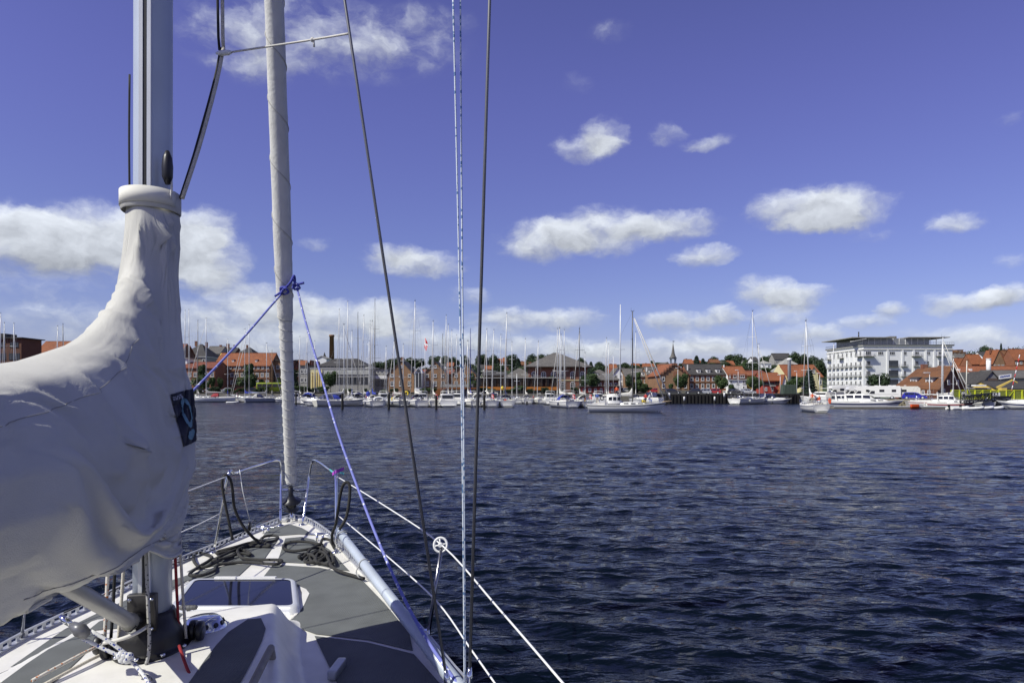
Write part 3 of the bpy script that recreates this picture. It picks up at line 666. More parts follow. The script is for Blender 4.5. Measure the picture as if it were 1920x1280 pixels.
FOLDS = [(((-.16, 2.74), (.1, 2.66), (.5, 2.44), (1., 2.30), (2.2, 2.22)), .055, .05), (((-.1, 2.60), (.3, 2.42), (.75, 2.25), (1.6, 2.16)), .045, .036),
 (((-.12, 2.86), (.15, 2.80), (.7, 2.56), (1.3, 2.42), (2.2, 2.34)), .035, .05), (((-.05, 4.0), (.08, 3.93), (.2, 3.76), (.3, 3.55), (.34, 3.40)), .040, .026), (((-.12, 3.98), (.0, 3.9), (.12, 3.72), (.22, 3.5)), .022, .022),
 (((-.13, 3.83), (-.02, 3.80), (.1, 3.86), (.22, 3.93)), .028, .03), (((.22, 3.86), (.3, 3.72), (.36, 3.62)), .02, .03), (((-.16, 3.62), (.0, 3.45), (.2, 3.2)), .012, .04),
 (((.62, 3.30), (.45, 3.20), (.25, 3.21), (.1, 3.14)), .030, .055), (((.50, 3.13), (.43, 3.02), (.30, 2.98), (.14, 2.985)), .028, .05),
 (((.52, 3.18), (.50, 3.0), (.49, 2.92)), .02, .022), (((.62, 2.92), (.48, 2.78), (.28, 2.70)), .022, .045), (((.85, 3.0), (.86, 2.8), (.95, 2.6), (1.1, 2.45)), .035, .10),
 (((1.0, 3.1), (1.25, 2.9), (1.5, 2.75)), .035, .06), (((.9, 2.95), (.75, 2.75), (.8, 2.55), (1.0, 2.4)), .03, .05), (((1.35, 3.0), (1.2, 2.8), (1.3, 2.6), (1.6, 2.45)), .035, .06), (((-.13, 2.50), (.05, 2.40), (.3, 2.2)), .018, .04), (((-.15, 3.35), (-.02, 3.1), (.0, 2.9)), .014, .05), (((.2, 3.5), (.32, 3.3), (.36, 3.2)), -.02, .05)]
def cover_s(t, z):
    a = interp(z, WF); b = interp(z, WA); w = a+(b-a)*sstep(t, .25, 1.25)
    e = te(z); k = min(1, max(0, e-t)/.32); w *= math.sqrt(1-(1-k)**2)
    if t < -.02: w *= math.sqrt(max(0, 1-((t+.02)/.17)**2))
    return max(w, 0)
def cover_fold(t, z):
    d = 0; p = Vector((t, z))
    for pl, amp, wd in FOLDS:
        L, u = segd(p.to_3d(), [Vector((a, b, 0)) for a, b in pl]) if False else segd(p, pl)
        if L < wd*3: d += 1.35*amp*(.5+.5*sstep(t, -.18, .05))*math.exp(-(L/(wd*.75))**1.25)*min(1, math.sin(math.pi*min(max(u, .04), .96))*1.6)
    k = sstep(z, 3.2, 3.6); a1 = t*(2.6+3*k)+z*(1.5+1.2*k); b1 = z*1.1-t*.9
    n1 = mnoise.noise(Vector((a1*1.3, b1, 3.1))); n2 = mnoise.noise(Vector((a1*1.7+.4*n1, b1*1.0, 9.2))); n3 = mnoise.noise(Vector((t*3+z*7, z*2-t*5, 4.4)))
    fr = sstep(t, -.19, .12); d += .018*n1*(.4+.6*fr)+.016*(max(0, 1-abs(n2)*2.2)**1.4)*(.35+.65*sstep(t, .3, 1.2))*fr+.0016*mnoise.noise(Vector((t*16, z*12, 2)))
    return d
def cover_pt(t, z, side, lift=0.):
    w = cover_s(t, z); f = cover_fold(t, z) if side > 0 else .6*cover_fold(t+.7, z-.1)
    k = min(1, w/.06); zz = z+.15*sstep(t, .05, .6)*(1-sstep(z, 2.08, 2.6))
    q = bt(t, side*(w+(f+lift)*k), zz)
    if k < 1: q += (-AX)*(f*.5)*(1-k)*(1 if t > 0 else -1)
    return q
zs = [2.08+i*.018 for i in range(44)]
topz = []
for i in range(81):
    a = .11+(3.85-.11)*(i/80)**1.9; topz.append(interp(a, ZTOP))
zs = zs+sorted(z for z in topz if z > 2.868); zs = [z for i, z in enumerate(zs) if i == 0 or z-zs[i-1] > .0012]
us = []
for i in range(29): us.append(-.188+.188*math.sin(math.pi/2*i/28)*.999 if i < 28 else 0.)
us = sorted(set(round(-.189*math.cos(math.pi/2*i/16), 4) for i in range(17))); us[-1] = 0.
mb = MB(); rings = []
for z in zs:
    e = te(z); body = [e*(1-(1-j/84)**1.15) if e < 1 else e*((j/84)**1.6*.8+.2*j/84) for j in range(1, 85)]
    ts = us+body
    row = [cover_pt(t, z, 1) for t in ts]+[cover_pt(t, z, -1) for t in ts[::-1][1:-1]]
    rings.append(row)
mb.loft(rings, True, False, False); NR = len(rings[0])
cover = solo('sail_cover', mb, CANVAS, 'large beige canvas sail cover laced round the mast and boom', 'sail cover', base=bt(0, 0, 2.05))
cover.cycles.shadow_terminator_geometry_offset = .15
def drape(o, nr, nl, frames=SIMF, grow=SIMG, goal=SIMW):
    """lets the canvas hang and crumple a little on its shape, then keeps the result"""
    vg = o.vertex_groups.new(name='hold')
    for i in range(nl):
        for k in range(nr):
            z = zs[i]; t = abs((k if k < nr//2 else nr-k)); w = goal
            if z > 3.97: w = 1.0
            elif z > 3.9: w = .5
            elif i < 3: w = 1.0
            elif z < 2.5: w = goal+.22*(1-sstep(z, 2.1, 2.5))
            co = o.data.vertices[i*nr+k].co; ts = -(co.x*AX.x+co.y*AX.y)
            w = max(w, sstep(ts, 1.3, 2.4))
            vg.add([i*nr+k], w, 'REPLACE')
    m = o.modifiers.new('cloth', 'CLOTH'); c = m.settings; c.vertex_group_mass = 'hold'; c.pin_stiffness = .5; c.quality = 5; c.mass = .35; c.tension_stiffness = 18; c.compression_stiffness = 18; c.shear_stiffness = 6; c.bending_stiffness = SIMB; c.shrink_min = -grow; c.air_damping = 3
    m.point_cache.frame_end = frames+1; m.collision_settings.use_collision = True; m.collision_settings.distance_min = .006; m.collision_settings.collision_quality = 3
    # the bundled sail inside, only there while the canvas settles
    cr = MB(); rg = []
    for z in [2.12+i*.045 for i in range(45)]:
        if z > 4.08: break
        e = te(z)-.03; tt = [-.165, -.15, -.12, -.07, 0]+[max(e, .02)*(j/22)**1.3 for j in range(1, 23)]
        def wd(t): return max(.012, SIMC*cover_s(t*(te(z)/max(e, .02)) if t > 0 else t, z)-.004)
        rg.append([bt(t, wd(t), z) for t in tt]+[bt(t, -wd(t), z) for t in tt[::-1]])
    co_ = link('core', cr.loft(rg, True, True, True).mesh('core', CANVAS)); cm_ = co_.modifiers.new('c', 'COLLISION'); co_.collision.thickness_outer = .006; co_.collision.cloth_friction = 12
    for f in range(1, frames+1): scn.frame_set(f)
    dg = bpy.context.evaluated_depsgraph_get(); me = bpy.data.meshes.new_from_object(o.evaluated_get(dg)); o.modifiers.clear(); o.vertex_groups.clear(); bpy.data.objects.remove(co_); o.data = me; me.name = 'sail_cover'; scn.frame_set(1)
    me.polygons.foreach_set('use_smooth', [True]*len(me.polygons))
import time; _t = time.time(); drape(cover, NR, len(rings)); print('drape', time.time()-_t)
from mathutils.bvhtree import BVHTree
_bv = BVHTree.FromPolygons([v.co+cover.location for v in cover.data.vertices], [tuple(p.vertices) for p in cover.data.polygons])
_cp = cover_pt
def cover_pt(t, z, side, lift=0.):
    q = _cp(t, z, side); h = _bv.ray_cast(q+SX*.25*side, -SX*side, .5)
    return (h[0]+SX*side*lift) if h[0] else q+SX*side*lift
hem = MB(); hp = [cover_pt(t, 2.085, 1, .004) for t in us+[j*.08 for j in range(1, 20)]]
hem.tube(hp, .009, 6); part('hem', hem, CANVAS, cover)
seam = MB()
sm_ = spline([Vector((t, interp(t, ZTOP)-.10, 0)) for t in (.55, .8, 1.1, 1.5, 2.1, 3.2)], 40)
seam.tube([cover_pt(q.x, q.y, 1, .0005) for q in sm_], .0016, 4)
seam.tube([cover_pt(t, 2.17, 1, .002) for t in [-.15+i*.012 for i in range(150)]], .0022, 4)
part('seam', seam, mat('grey_thread', (.30, .29, .26), .9), cover)
# strap with its tab at the top
def col_ring(z, k): return [bt(-.03+(.178*k)*math.sin(a), (.160*k)*math.cos(a), z) for a in [2*math.pi*i/40 for i in range(40)]]
part('collar', MB().loft([col_ring(4.01, .92), col_ring(4.015, .955), col_ring(4.12, .955), col_ring(4.124, .92)], True, False, False), CANVAS, cover)
st = MB(); rr = []
for i in range(17):
    a = R(20+i*10); rr.append([bt(-.03+.176*math.sin(a), .159*math.cos(a), z) for z in (4.035, 4.12)]+[bt(-.03+.172*math.sin(a), .155*math.cos(a), z) for z in (4.12, 4.035)])
part('strap', st.loft(rr, True, True, True), mat('cream_webbing', (.70, .68, .60), .8, var=.06), cover)
# sailmaker's patch with its mark
PATCHM = mat('navy_patch', (.012, .014, .028), .8, var=.1); TEAL = mat('teal_print', (.16, .30, .35), .8, var=.05); PTXT = mat('pale_print', (.35, .36, .42), .8, var=.05)
def unpx(px, py):
    """(t, z) of the point of the cover's starboard side seen at a photo pixel"""
    for i in range(400):
        t = .7-i*.0022; z = 2.9
        for _ in range(5): q = cover_pt(t, z, 1); z += (zat(py, q.y)-q.z)
        if CX+F*q.x/q.y >= px or t < -.15: return t, z
def patch_quad(c00, c10, c11, c01, name, m, lift, nx=10, ny=12, parent=cover, mask=None):
    mb = MB(); grid = []
    for j in range(ny+1):
        row = []
        for i in range(nx+1):
            u, v = i/nx, j/ny; t = (c00[0]*(1-u)+c10[0]*u)*(1-v)+(c01[0]*(1-u)+c11[0]*u)*v; z = (c00[1]*(1-u)+c10[1]*u)*(1-v)+(c01[1]*(1-u)+c11[1]*u)*v
            row.append(cover_pt(t, z, 1, lift))
        grid.append(row)
    if mask is None: mb.loft(grid, False)
    else:
        for j in range(ny):
            for i in range(nx):
                if mask((i+.5)/nx, (j+.5)/ny): mb.add([grid[j][i], grid[j][i+1], grid[j+1][i+1], grid[j+1][i]], [(0, 1, 2, 3)], True)
    return part(name, mb, m, parent)
_eye = Vector((0, 0, CAMH)); PCX = [(318, 739), (364, 728), (368, 826), (344, 838)]
def patch_px(name, m, lift, nx, ny, parent, mask=None):
    """a piece of cloth lying on the cover: each corner found where a photo pixel's sight line meets the canvas"""
    mb = MB(); grid = []
    for j in range(ny+1):
        row = []
        for i in range(nx+1):
            u, v = i/nx, j/ny; q = [(PCX[0][k]*(1-u)+PCX[1][k]*u)*(1-v)+(PCX[3][k]*(1-u)+PCX[2][k]*u)*v for k in (0, 1)]
            h = None
            for dx in range(0, 30, 2):
                h = _bv.ray_cast(_eye, Vector(((q[0]-dx-CX)/F, 1, -(q[1]-CY)/F)).normalized(), 8)
                if h[0]: break
            n = h[1] if h[1].dot(h[0]-_eye) < 0 else -h[1]; row.append(h[0]+n*lift)
        grid.append(row)
    for j in range(ny):
        for i in range(nx):
            if mask is None or mask((i+.5)/nx, (j+.5)/ny): mb.add([grid[j][i], grid[j][i+1], grid[j+1][i+1], grid[j+1][i]], [(0, 1, 2, 3)], True)
    return part(name, mb, m, parent)
patch = patch_px('sailmaker_patch', PATCHM, .006, 26, 34, cover)
def ellm(u, v, cx, cy, rx, ry, tilt): a, b = (u-cx), (v-cy); a += tilt*b; return (a/rx)**2+(b/ry)**2
patch_px('patch_mark', TEAL, .009, 60, 80, patch, lambda u, v: (ellm(u, v, .55, .42, .22, .29, -.25) < 1 and ellm(u, v, .57, .42, .12, .19, -.25) > 1) or (ellm(u, v, .62, .84, .22, .09, .9) < 1))
patch_px('patch_lettering', PTXT, .009, 80, 80, patch, lambda u, v: (.045 < v < .12 and ((.03 < u < .11 and not (.055 < u < .09 and .062 < v < .10)) or any(abs(u-x) < .012 or (abs(u-x-.022) < .022 and abs(v-(.06 if k % 2 else .105)) < .012) for k, x in enumerate((.15, .21, .27, .33, .39))))))
# ---- furled headsail, wound round the forestay
mb = MB(); rings = []; n = 40; NS = 900
for i in range(NS+1):
    u = i/NS*1.75; c = FS0+FSD*u; r = interp(u, [(0, .060), (.02, .066), (.385, .071), (.40, .084), (.55, .094), (1, .090), (1.75, .06)])
    q = ax.to_track_quat('Z', 'Y').to_matrix(); row = []
    turns = u*28 if u < .4 else 11.2+(u-.4)*7
    for k in range(n):
        a = 2*math.pi*k/n; ph = (a/(2*math.pi)+turns) % 1
        rr = r*(1+.03*ph**4+.012*mnoise.noise(Vector((math.cos(a)*2, math.sin(a)*2, u*40)))+.02*mnoise.noise(Vector((a*.3, u*14, 5))))
        row.append(c+q@Vector((rr*math.cos(a), rr*math.sin(a), 0)))
    rings.append(row)
furled = solo('furled_headsail', mb.loft(rings, True, True, True), mat('furled_sail_cloth', (.66, .65, .60), .75, var=.10, vs=5, bump=.25, bs=30), 'white headsail rolled tightly round the forestay above the black drum', 'sail', base=FS0)
hx = []; a_ = 0; qm = ax.to_track_quat('Z', 'Y').to_matrix()
for i in range(1500):
    u = i/1500*1.7; a_ -= 1.7/1500*2*math.pi*(44 if u < .40 else 9); r = interp(u, [(0, .060), (.02, .066), (.385, .071), (.40, .084), (.55, .094), (1, .090), (1.75, .06)])*1.055
    hx.append(FS0+FSD*u+qm@Vector((r*math.cos(a_), r*math.sin(a_), 0)))
part('leech_edge', MB().tube(hx, .0042, 4, False), mat('leech_tape', (.50, .49, .44), .8), furled)
creases(MATS['furled_sail_cloth'], 14, .10, .02, (1.5, 1.5, .5))
# ---- blue sheets knotted to it
def rope_mat(name, c1, c2, scale, thr=.62, rough=.8):
    if name in MATS: return MATS[name]
    m = bpy.data.materials.new(name); m.use_nodes = True; nt = m.node_tree; b = nt.nodes['Principled BSDF']; b.inputs['Roughness'].default_value = rough
    tc = nt.nodes.new('ShaderNodeTexCoord'); v = nt.nodes.new('ShaderNodeTexVoronoi'); v.inputs['Scale'].default_value = scale; nt.links.new(tc.outputs['Object'], v.inputs['Vector'])
    cr = nt.nodes.new('ShaderNodeMath'); cr.operation = 'LESS_THAN'; cr.inputs[1].default_value = thr; nt.links.new(v.outputs[0], cr.inputs[0])
    mx = nt.nodes.new('ShaderNodeMix'); mx.data_type = 'RGBA'; nt.links.new(cr.outputs[0], mx.inputs[0]); mx.inputs[6].default_value = (*c1, 1); mx.inputs[7].default_value = (*c2, 1); nt.links.new(mx.outputs[2], b.inputs['Base Color'])
    bp = nt.nodes.new('ShaderNodeBump'); bp.inputs['Strength'].default_value = .6; bp.inputs['Distance'].default_value = .002; n2 = nt.nodes.new('ShaderNodeTexNoise'); n2.inputs['Scale'].default_value = 260; nt.links.new(tc.outputs['Object'], n2.inputs['Vector'])
    nt.links.new(n2.outputs[0], bp.inputs['Height']); nt.links.new(bp.outputs[0], b.inputs['Normal']); MATS[name] = m; return m
BROPE = rope_mat('blue_rope', (.17, .19, .50), (.66, .68, .76), 22, .25)
def rope(name, pts, r, m, label, k=8, n=8, group=None, cat='rope'): return solo(name, MB().tube(spline(pts, k), r, n), m, label, cat, group, base=Vector(pts[0]))
rope('sheet_rope', [P(556, 536, 7.55), P(572, 600, 7.2), P(598, 690, 6.75), P(634, 812, 6.1), P(676, 928, 5.5), P(718, 1034, 4.95), P(762, 1130, 4.4), P(808, 1210, 3.98), P(866, 1292, 3.55)], .0105, BROPE, 'blue flecked rope running from the furled headsail down along the starboard rail')
rope('sheet_rope', [P(532, 546, 7.6), P(505, 577, 7.2), P(450, 640, 6.6), P(372, 722, 6.0), P(300, 790, 5.5), P(180, 900, 4.9)], .0105, BROPE, 'blue flecked rope running from the furled headsail behind the beige sail cover')
c = P(530, 543, 7.62)
kn = MB().tube(spline([P(516, 555, 7.55), P(530, 545, 7.50), P(544, 530, 7.45), P(551, 517, 7.5), P(553, 528, 7.55), P(549, 540, 7.5), P(556, 534, 7.5), P(570, 530, 7.5)], 6), .013, 8)
kn.tube(spline([P(526, 552, 7.5), P(534, 540, 7.45), P(541, 548, 7.48), P(530, 551, 7.52), P(526, 540, 7.5), P(536, 538, 7.47)], 6), .012, 8)
kn.tube(spline([P(547, 523, 7.5), P(556, 532, 7.48), P(562, 540, 7.5), P(552, 542, 7.5), P(550, 532, 7.48)], 6), .012, 8)
solo('rope_knot', kn, rope_mat('blue_rope_dark', (.05, .06, .34), (.5, .5, .65), 40, .2), 'blue bowline knots tied round the clew of the furled headsail', 'knot')
# ---- spinnaker pole lashed along the starboard rail
p0 = P(634, 994, 7.05); p1 = P(884, 1318, 3.45)
pole = solo('spinnaker_pole', MB().tube([p0, p0.lerp(p1, .004), p0.lerp(p1, .012), p1], [.020, .036, .041, .041], 20), ALU, 'long pale alloy pole lashed along the starboard toe rail', 'pole', base=p0)
for u in (.06, .33): 
    c = p0.lerp(p1, u); dd = (p1-p0).normalized(); q = dd.to_track_quat('Z', 'Y').to_matrix()
    rr = [c+q@Vector((.046*math.cos(a), .046*math.sin(a), .02*math.sin(a*.5))) for a in [2*math.pi*k/20 for k in range(21)]]
    mb = MB().tube(rr, .0055, 6)
    e = c+Vector((-.04, 0, -.01)); mb.tube(spline([e, e+Vector((-.02, -.03, -.05)), e+Vector((.01, -.05, -.09)), e+Vector((.03, -.02, -.10))], 4), .0055, 6)
    mb.blob(c+Vector((.045, -.02, .02)), .013, 8, 5); mb.blob(e+Vector((0, -.04, -.075)), .012, 8, 5)
    solo('lashing', mb, mat('grey_cord', (.42, .42, .40), .85, var=.15), 'thin grey cord tied round the alloy pole '+('by the pulpit post' if u < .2 else 'above the side deck'), 'cord')
# ---- black mooring lines
MROPE = mat('black_mooring_rope', (.035, .034, .030), .8, var=.3, vs=60, bump=.6, bs=180)
def zz(pts): return [(330+x/5.19, 960+y/5.19) for x, y in pts]
def z3(pts): return [(300+x/4, 820+y/4) for x, y in pts]
def lay(pts, r=.0145, seed=1):
    rr = random.Random(seed); out = []
    for i, (x, y) in enumerate(pts): out.append(deck(x, y, r+.006+.035*abs(math.sin(i*1.7+seed))*rr.random()))
    return out
hangL = [P(x, y, Y) for (x, y), Y in zip(z3([(545, 770), (512, 610), (482, 460), (466, 340), (478, 292), (500, 284), (530, 320), (545, 400), (560, 530), (615, 650), (690, 740)]), (6.95, 6.95, 6.92, 6.9, 6.9, 6.92, 6.95, 6.98, 7.05, 7.1, 7.15))]
runL = lay(zz([(790,270),(910,320),(870,332),(700,328),(600,366),(640,440),(760,460),(1000,463),(1024,480),(960,503),(700,485),(450,502),(385,530),(370,570),(250,612),(150,615),(140,590),(220,530),(320,470),(345,430),(230,393),(172,420),(180,485),(240,532),(340,510),(480,440),(640,400),(720,412),(700,385),(620,360),(480,385),(400,400),(420,376),(580,335),(700,300),(830,280),(830,258),(870,233),(950,225),(992,245),(950,280),(850,290),(700,320),(560,370),(430,430),(360,470),(400,460),(560,430)]), seed=2)
solo('mooring_line', MB().tube(spline(hangL+runL, 5), .0145, 8), MROPE, 'black mooring line hung over the port pulpit and heaped on the foredeck', 'mooring line', base=deck(430, 1050))
hangR = [P(x, y, Y) for (x, y), Y in zip(z3([(1345, 690), (1395, 600), (1418, 480), (1424, 370), (1405, 335), (1375, 352), (1352, 430), (1335, 540), (1318, 650), (1292, 720), (1295, 790), (1310, 830)]), (6.5, 6.5, 6.5, 6.5, 6.5, 6.5, 6.55, 6.6, 6.7, 6.8, 6.9, 6.9))]
runR = lay(zz([(1510,290),(1500,270),(1430,258),(1396,310),(1300,290),(1150,284),(1060,308),(1048,350),(1130,376),(1260,362),(1390,340),(1440,360),(1462,412),(1400,472),(1290,488),(1252,462),(1330,402),(1400,378),(1432,420),(1370,452),(1330,420),(1250,402),(1196,428),(1230,442),(1320,350),(1420,312),(1400,370),(1350,390),(1300,440),(1340,480),(1440,440),(1484,388),(1520,430),(1527,492),(1430,498),(1360,470),(1380,400),(1440,390),(1490,470),(1510,520),(1580,568),(1700,608),(1830,644)]), seed=5)
solo('mooring_line', MB().tube(spline(hangR+runR, 5), .0145, 8), MROPE, 'black mooring line looped over the starboard lifeline and coiled by the pole', 'mooring line', base=deck(580, 1035))
# ---- ribbons on the pulpit
def ribbon(pts, w, m, label):
    mb = MB(); rr = []
    for i, p in enumerate(spline(pts, 5)): up = Vector((0, .3*math.sin(i*.6), 1)).normalized(); rr.append([p-up*w/2, p+up*w/2])
    mb.loft(rr, False); mb2 = MB(); mb2.v = mb.v; mb2.f = mb.f; mb2.sm = mb.sm; mb2.mi = mb.mi
    n = len(mb.v); mb2.v = mb.v+[(a, b+.002, c) for a, b, c in mb.v]; k = len(mb.f); mb2.f = mb.f+[tuple(i+n for i in f[::-1]) for f in mb.f]; mb2.sm *= 2; mb2.mi *= 2
    solo('ribbon', mb2, m, label, 'ribbon')
ribbon([P(623, 888, 6.9), P(630, 884, 6.86), P(638, 881, 6.9), P(645, 878, 6.95)], .034, mat('magenta_ribbon', (.42, .07, .50), .5, var=.15), 'magenta ribbon tied on the starboard pulpit post')
ribbon([P(618, 880, 6.95), P(626, 885, 6.92), P(637, 885, 6.95), P(645, 888, 6.95)], .02, mat('turquoise_ribbon', (.10, .48, .46), .5, var=.15), 'turquoise ribbon tied under the magenta one on the pulpit')
# ---- halyards and flag lines
FLECK = rope_mat('orange_flecked_rope', (.66, .62, .54), (.50, .16, .04), 55, .30); BEIGE = rope_mat('beige_rope', (.60, .56, .46), (.46, .42, .34), 120, .4)
RED = rope_mat('red_rope', (.28, .015, .02), (.16, .01, .012), 90, .3); GREYR = rope_mat('grey_flecked_rope', (.40, .39, .36), (.05, .05, .05), 60, .30); BLKR = mat('black_rope', (.02, .02, .02), .8, var=.2)
BWH = rope_mat('blue_white_rope', (.62, .68, .74), (.12, .22, .38), 42, .36)
def pr(px, py): return P(px, py, 3.95)
rope('halyard', [P(204, 1020, 3.95), P(200, 1120, 3.92), P(196, 1200, 3.9)], .010, FLECK, 'white halyard with orange flecks leading to the port mast blocks', 3)
rope('halyard', [P(217, 1020, 4.0), P(213, 1120, 3.97), P(208, 1195, 3.95)], .009, BLKR, 'black halyard beside the orange-flecked one, below the sail cover', 3)
rope('halyard', [P(234, 1020, 3.9), P(228, 1120, 3.87), P(220, 1215, 3.82)], .009, BEIGE, 'plain beige halyard between mast and black halyard below the cover', 3)
rope('halyard', [P(327, 1000, 4.0), P(331, 1100, 3.98), P(336, 1196, 3.95)], .0085, RED, 'dark red halyard on the starboard side of the mast foot', 3)
rope('halyard', [P(337, 1000, 4.02), P(342, 1100, 4.0), P(349, 1196, 3.97)], .0085, BEIGE, 'pale halyard beside the dark red one at the mast foot', 3)
rope('halyard', [P(336, 1210, 3.8), P(350, 1250, 3.62), P(372, 1300, 3.45)], .0085, RED, 'dark red rope tail lying aft over the coach roof', 3)
rope('downhaul', [P(273, 1020, 3.76), P(277, 1120, 3.74), P(280, 1210, 3.72), P(274, 1245, 3.70)], .0095, GREYR, 'grey flecked line hanging down the aft face of the mast', 4)
rope('tackle_line', [P(262, 1262, 3.55), P(282, 1272, 3.5), P(296, 1300, 3.4)], .0095, GREYR, 'grey line tail dropping aft from the mast foot', 3)
for k, (o, y0) in enumerate(((0, 1205), (16, 1216))):
    rope('halyard', [P(196+o, y0, 3.86), P(150+o, y0+22, 3.7), P(60+o, y0+70, 3.45)], .009, (FLECK, BEIGE)[k], ('orange-flecked', 'beige')[k]+' rope led aft from the port mast block over the coach roof', 3)
# vang tackle
rope('tackle_line', [P(170, 1182, 3.5), P(205, 1202, 3.5), P(250, 1235, 3.5)], .0095, rope_mat('white_blue_rope', (.62, .62, .6), (.04, .06, .25), 60, .32), 'white rope with blue flecks, upper part of the boom tackle', 3)
rope('tackle_line', [P(155, 1196, 3.5), P(195, 1216, 3.5), P(252, 1244, 3.5), P(292, 1300, 3.35)], .0095, MATS['white_blue_rope'], 'white rope with blue flecks, lower part of the boom tackle', 3)
tb = thing('tackle_block', P(152, 1182, 3.5), 'grey pulley block on the boom tackle below the sail cover', 'pulley')
part('cheek', MB().tube([P(136, 1172, 3.5), P(150, 1180, 3.48), P(164, 1190, 3.5)], [.022, .036, .026], 10), mat('block_grey', (.16, .16, .17), .4, .3), tb)
part('shackle', MB().tube([P(112, 1154, 3.5), P(124, 1163, 3.5), P(137, 1173, 3.5)], [.010, .018, .012], 8), STEEL, tb)
kb = MB()
for k in range(5): kb.blob(P(226+k*4, 1228+(k*7) % 13, 3.48), .022, 8, 6)
solo('rope_knot', kb, MATS['white_blue_rope'], 'white and blue knot in the boom tackle at the mast foot', 'knot')
# diverted halyards aloft
rope('halyard', [P(338, 372, 3.95), P(372, 262, 4.1), P(412, 102, 4.3), P(408, 0, 4.3), P(404, -900, 4.2)], .0085, BLKR, 'black halyard pulled forward of the mast by a white line', 5)
rope('halyard', [P(342, 372, 3.92), P(381, 250, 4.07), P(417, 100, 4.27), P(417, 0, 4.27), P(414, -900, 4.2)], .011, BEIGE, 'beige halyard beside the black one, pulled forward of the mast', 5)
rope('tie_line', [P(428, 99, 4.25), P(500, 88, 4.15), P(585, 75, 4.0), P(656, 63, 3.78)], .006, SAILC, 'thin white line from the halyards across to the shroud', 5)
mb = MB().tube([P(406, 100, 4.25), P(414, 100, 4.24), P(428, 99, 4.24), P(434, 98, 4.24)], [.008, .016, .016, .009], 10); solo('rope_hook', mb, LINE, 'white plastic hook gathering the two halyards', 'hook')
mb = MB().blob(P(586, 75, 4.0), .014, 8, 6).tube([P(588, 75, 4.0), P(589, 88, 4.0)], .006, 6); solo('rope_knot', mb, SAILC, 'small knot in the white line between headsail and shroud', 'knot')
rope('flag_halyard', [P(849, -20, 3.3), P(859, 420, 3.3), P(867, 860, 3.3), P(871, 1300, 3.3)], .0042, BWH, 'thin blue and white flag line between the two shrouds', 6, 6, 'flag lines between the shrouds')
rope('flag_halyard', [P(863, -20, 3.32), P(866, 420, 3.32), P(870, 860, 3.32), P(872.5, 1300, 3.32)], .0042, BWH, 'thin blue and white flag line between the two shrouds', 6, 6, 'flag lines between the shrouds')
rope('halyard', [P(243, 140, 3.95), P(242, 260, 3.95), P(243, 372, 3.95)], .006, BLKR, 'thin black halyard along the port side of the mast', 3)
rope('halyard', [P(316, 330, 3.85), P(322, 345, 3.84), P(320, 372, 3.84)], .006, SAILC, 'short white line end on the starboard side of the mast above the cover', 4)
# ================================================================== trees
LEAF = [mat('leaf_dark', (.022, .045, .012), .75, var=.45, vs=.6), mat('leaf_mid', (.04, .075, .016), .75, var=.45, vs=.6), mat('leaf_conifer', (.014, .032, .016), .8, var=.4, vs=.8)]
BARK = mat('bark', (.06, .045, .035), .9, var=.3, vs=3)
def crown_mesh(name, seed, kind, m):
    r = random.Random(seed); mb = MB(); N = 4200
    if kind == 'round': lobes = [(.30*math.cos(q*2.4)*((q+.5)/17)**.5, .30*math.sin(q*2.4)*((q+.5)/17)**.5, .57+r.uniform(-.22, .22)*(1-q/30), r.uniform(.17, .25)) for q in range(17)]
    elif kind == 'tall': lobes = [(r.gauss(0, .10), r.gauss(0, .10), .22+.68*i/15, r.uniform(.15, .22)*(1.1-.5*i/15)) for i in range(16)]
    elif kind == 'bush': lobes = [(r.uniform(-.42, .42), r.uniform(-.3, .3), .3+r.uniform(0, .38), r.uniform(.14, .24)) for _ in range(16)]
    else: lobes = None
    for i in range(N):
        if lobes:
            lx, ly, lz, lr = r.choice(lobes); d = Vector((r.gauss(0, 1), r.gauss(0, 1), r.gauss(0, 1))).normalized()*lr*(r.random()**.35)
            c = Vector((lx, ly, lz))+Vector((d.x, d.y, d.z*.8)); nn = d.normalized()
        else:
            h = r.random()**1.3; a = r.random()*6.283; tier = (h*9) % 1; rad = (.05+.27*(1-h))*(1-.45*tier)*(.55+.45*r.random()**.5)
            c = Vector((rad*math.cos(a), rad*math.sin(a), .06+.94*h-.03*r.random())); nn = Vector((math.cos(a), math.sin(a), .5)).normalized()
        nn = (nn+Vector((r.gauss(0, .6), r.gauss(0, .6), r.gauss(0, .6)))).normalized(); t = nn.orthogonal().normalized(); b = nn.cross(t); s = r.uniform(.016, .040)
        a = r.random()*6.28; t, b = t*math.cos(a)+b*math.sin(a), b*math.cos(a)-t*math.sin(a)
        mb.add([c-t*s*1.3, c-b*s*.7, c+t*s*1.3, c+b*s*.7], [(0, 1, 2, 3)])
    me = bpy.data.meshes.new(name); me.from_pydata(mb.v, [], mb.f); me.materials.append(m); return me
def trunk_mesh(seed, kind):
    r = random.Random(seed); mb = MB(); top = .95 if kind == 'conifer' else .62
    mb.tube([(0, 0, -.03), (.004, 0, .1), (-.006, .004, .3), (.005, -.004, top)], [.028, .02, .015, .004], 7)
    if kind != 'conifer':
        for i in range(7):
            a = r.random()*6.28; z = .2+.3*r.random(); e = r.uniform(.15, .28); mb.tube([(0, 0, z), (e*.5*math.cos(a), e*.5*math.sin(a), z+.09), (e*math.cos(a), e*math.sin(a), z+.24)], [.010, .007, .003], 5)
    return mb.mesh('trunk', BARK)
TK = {}
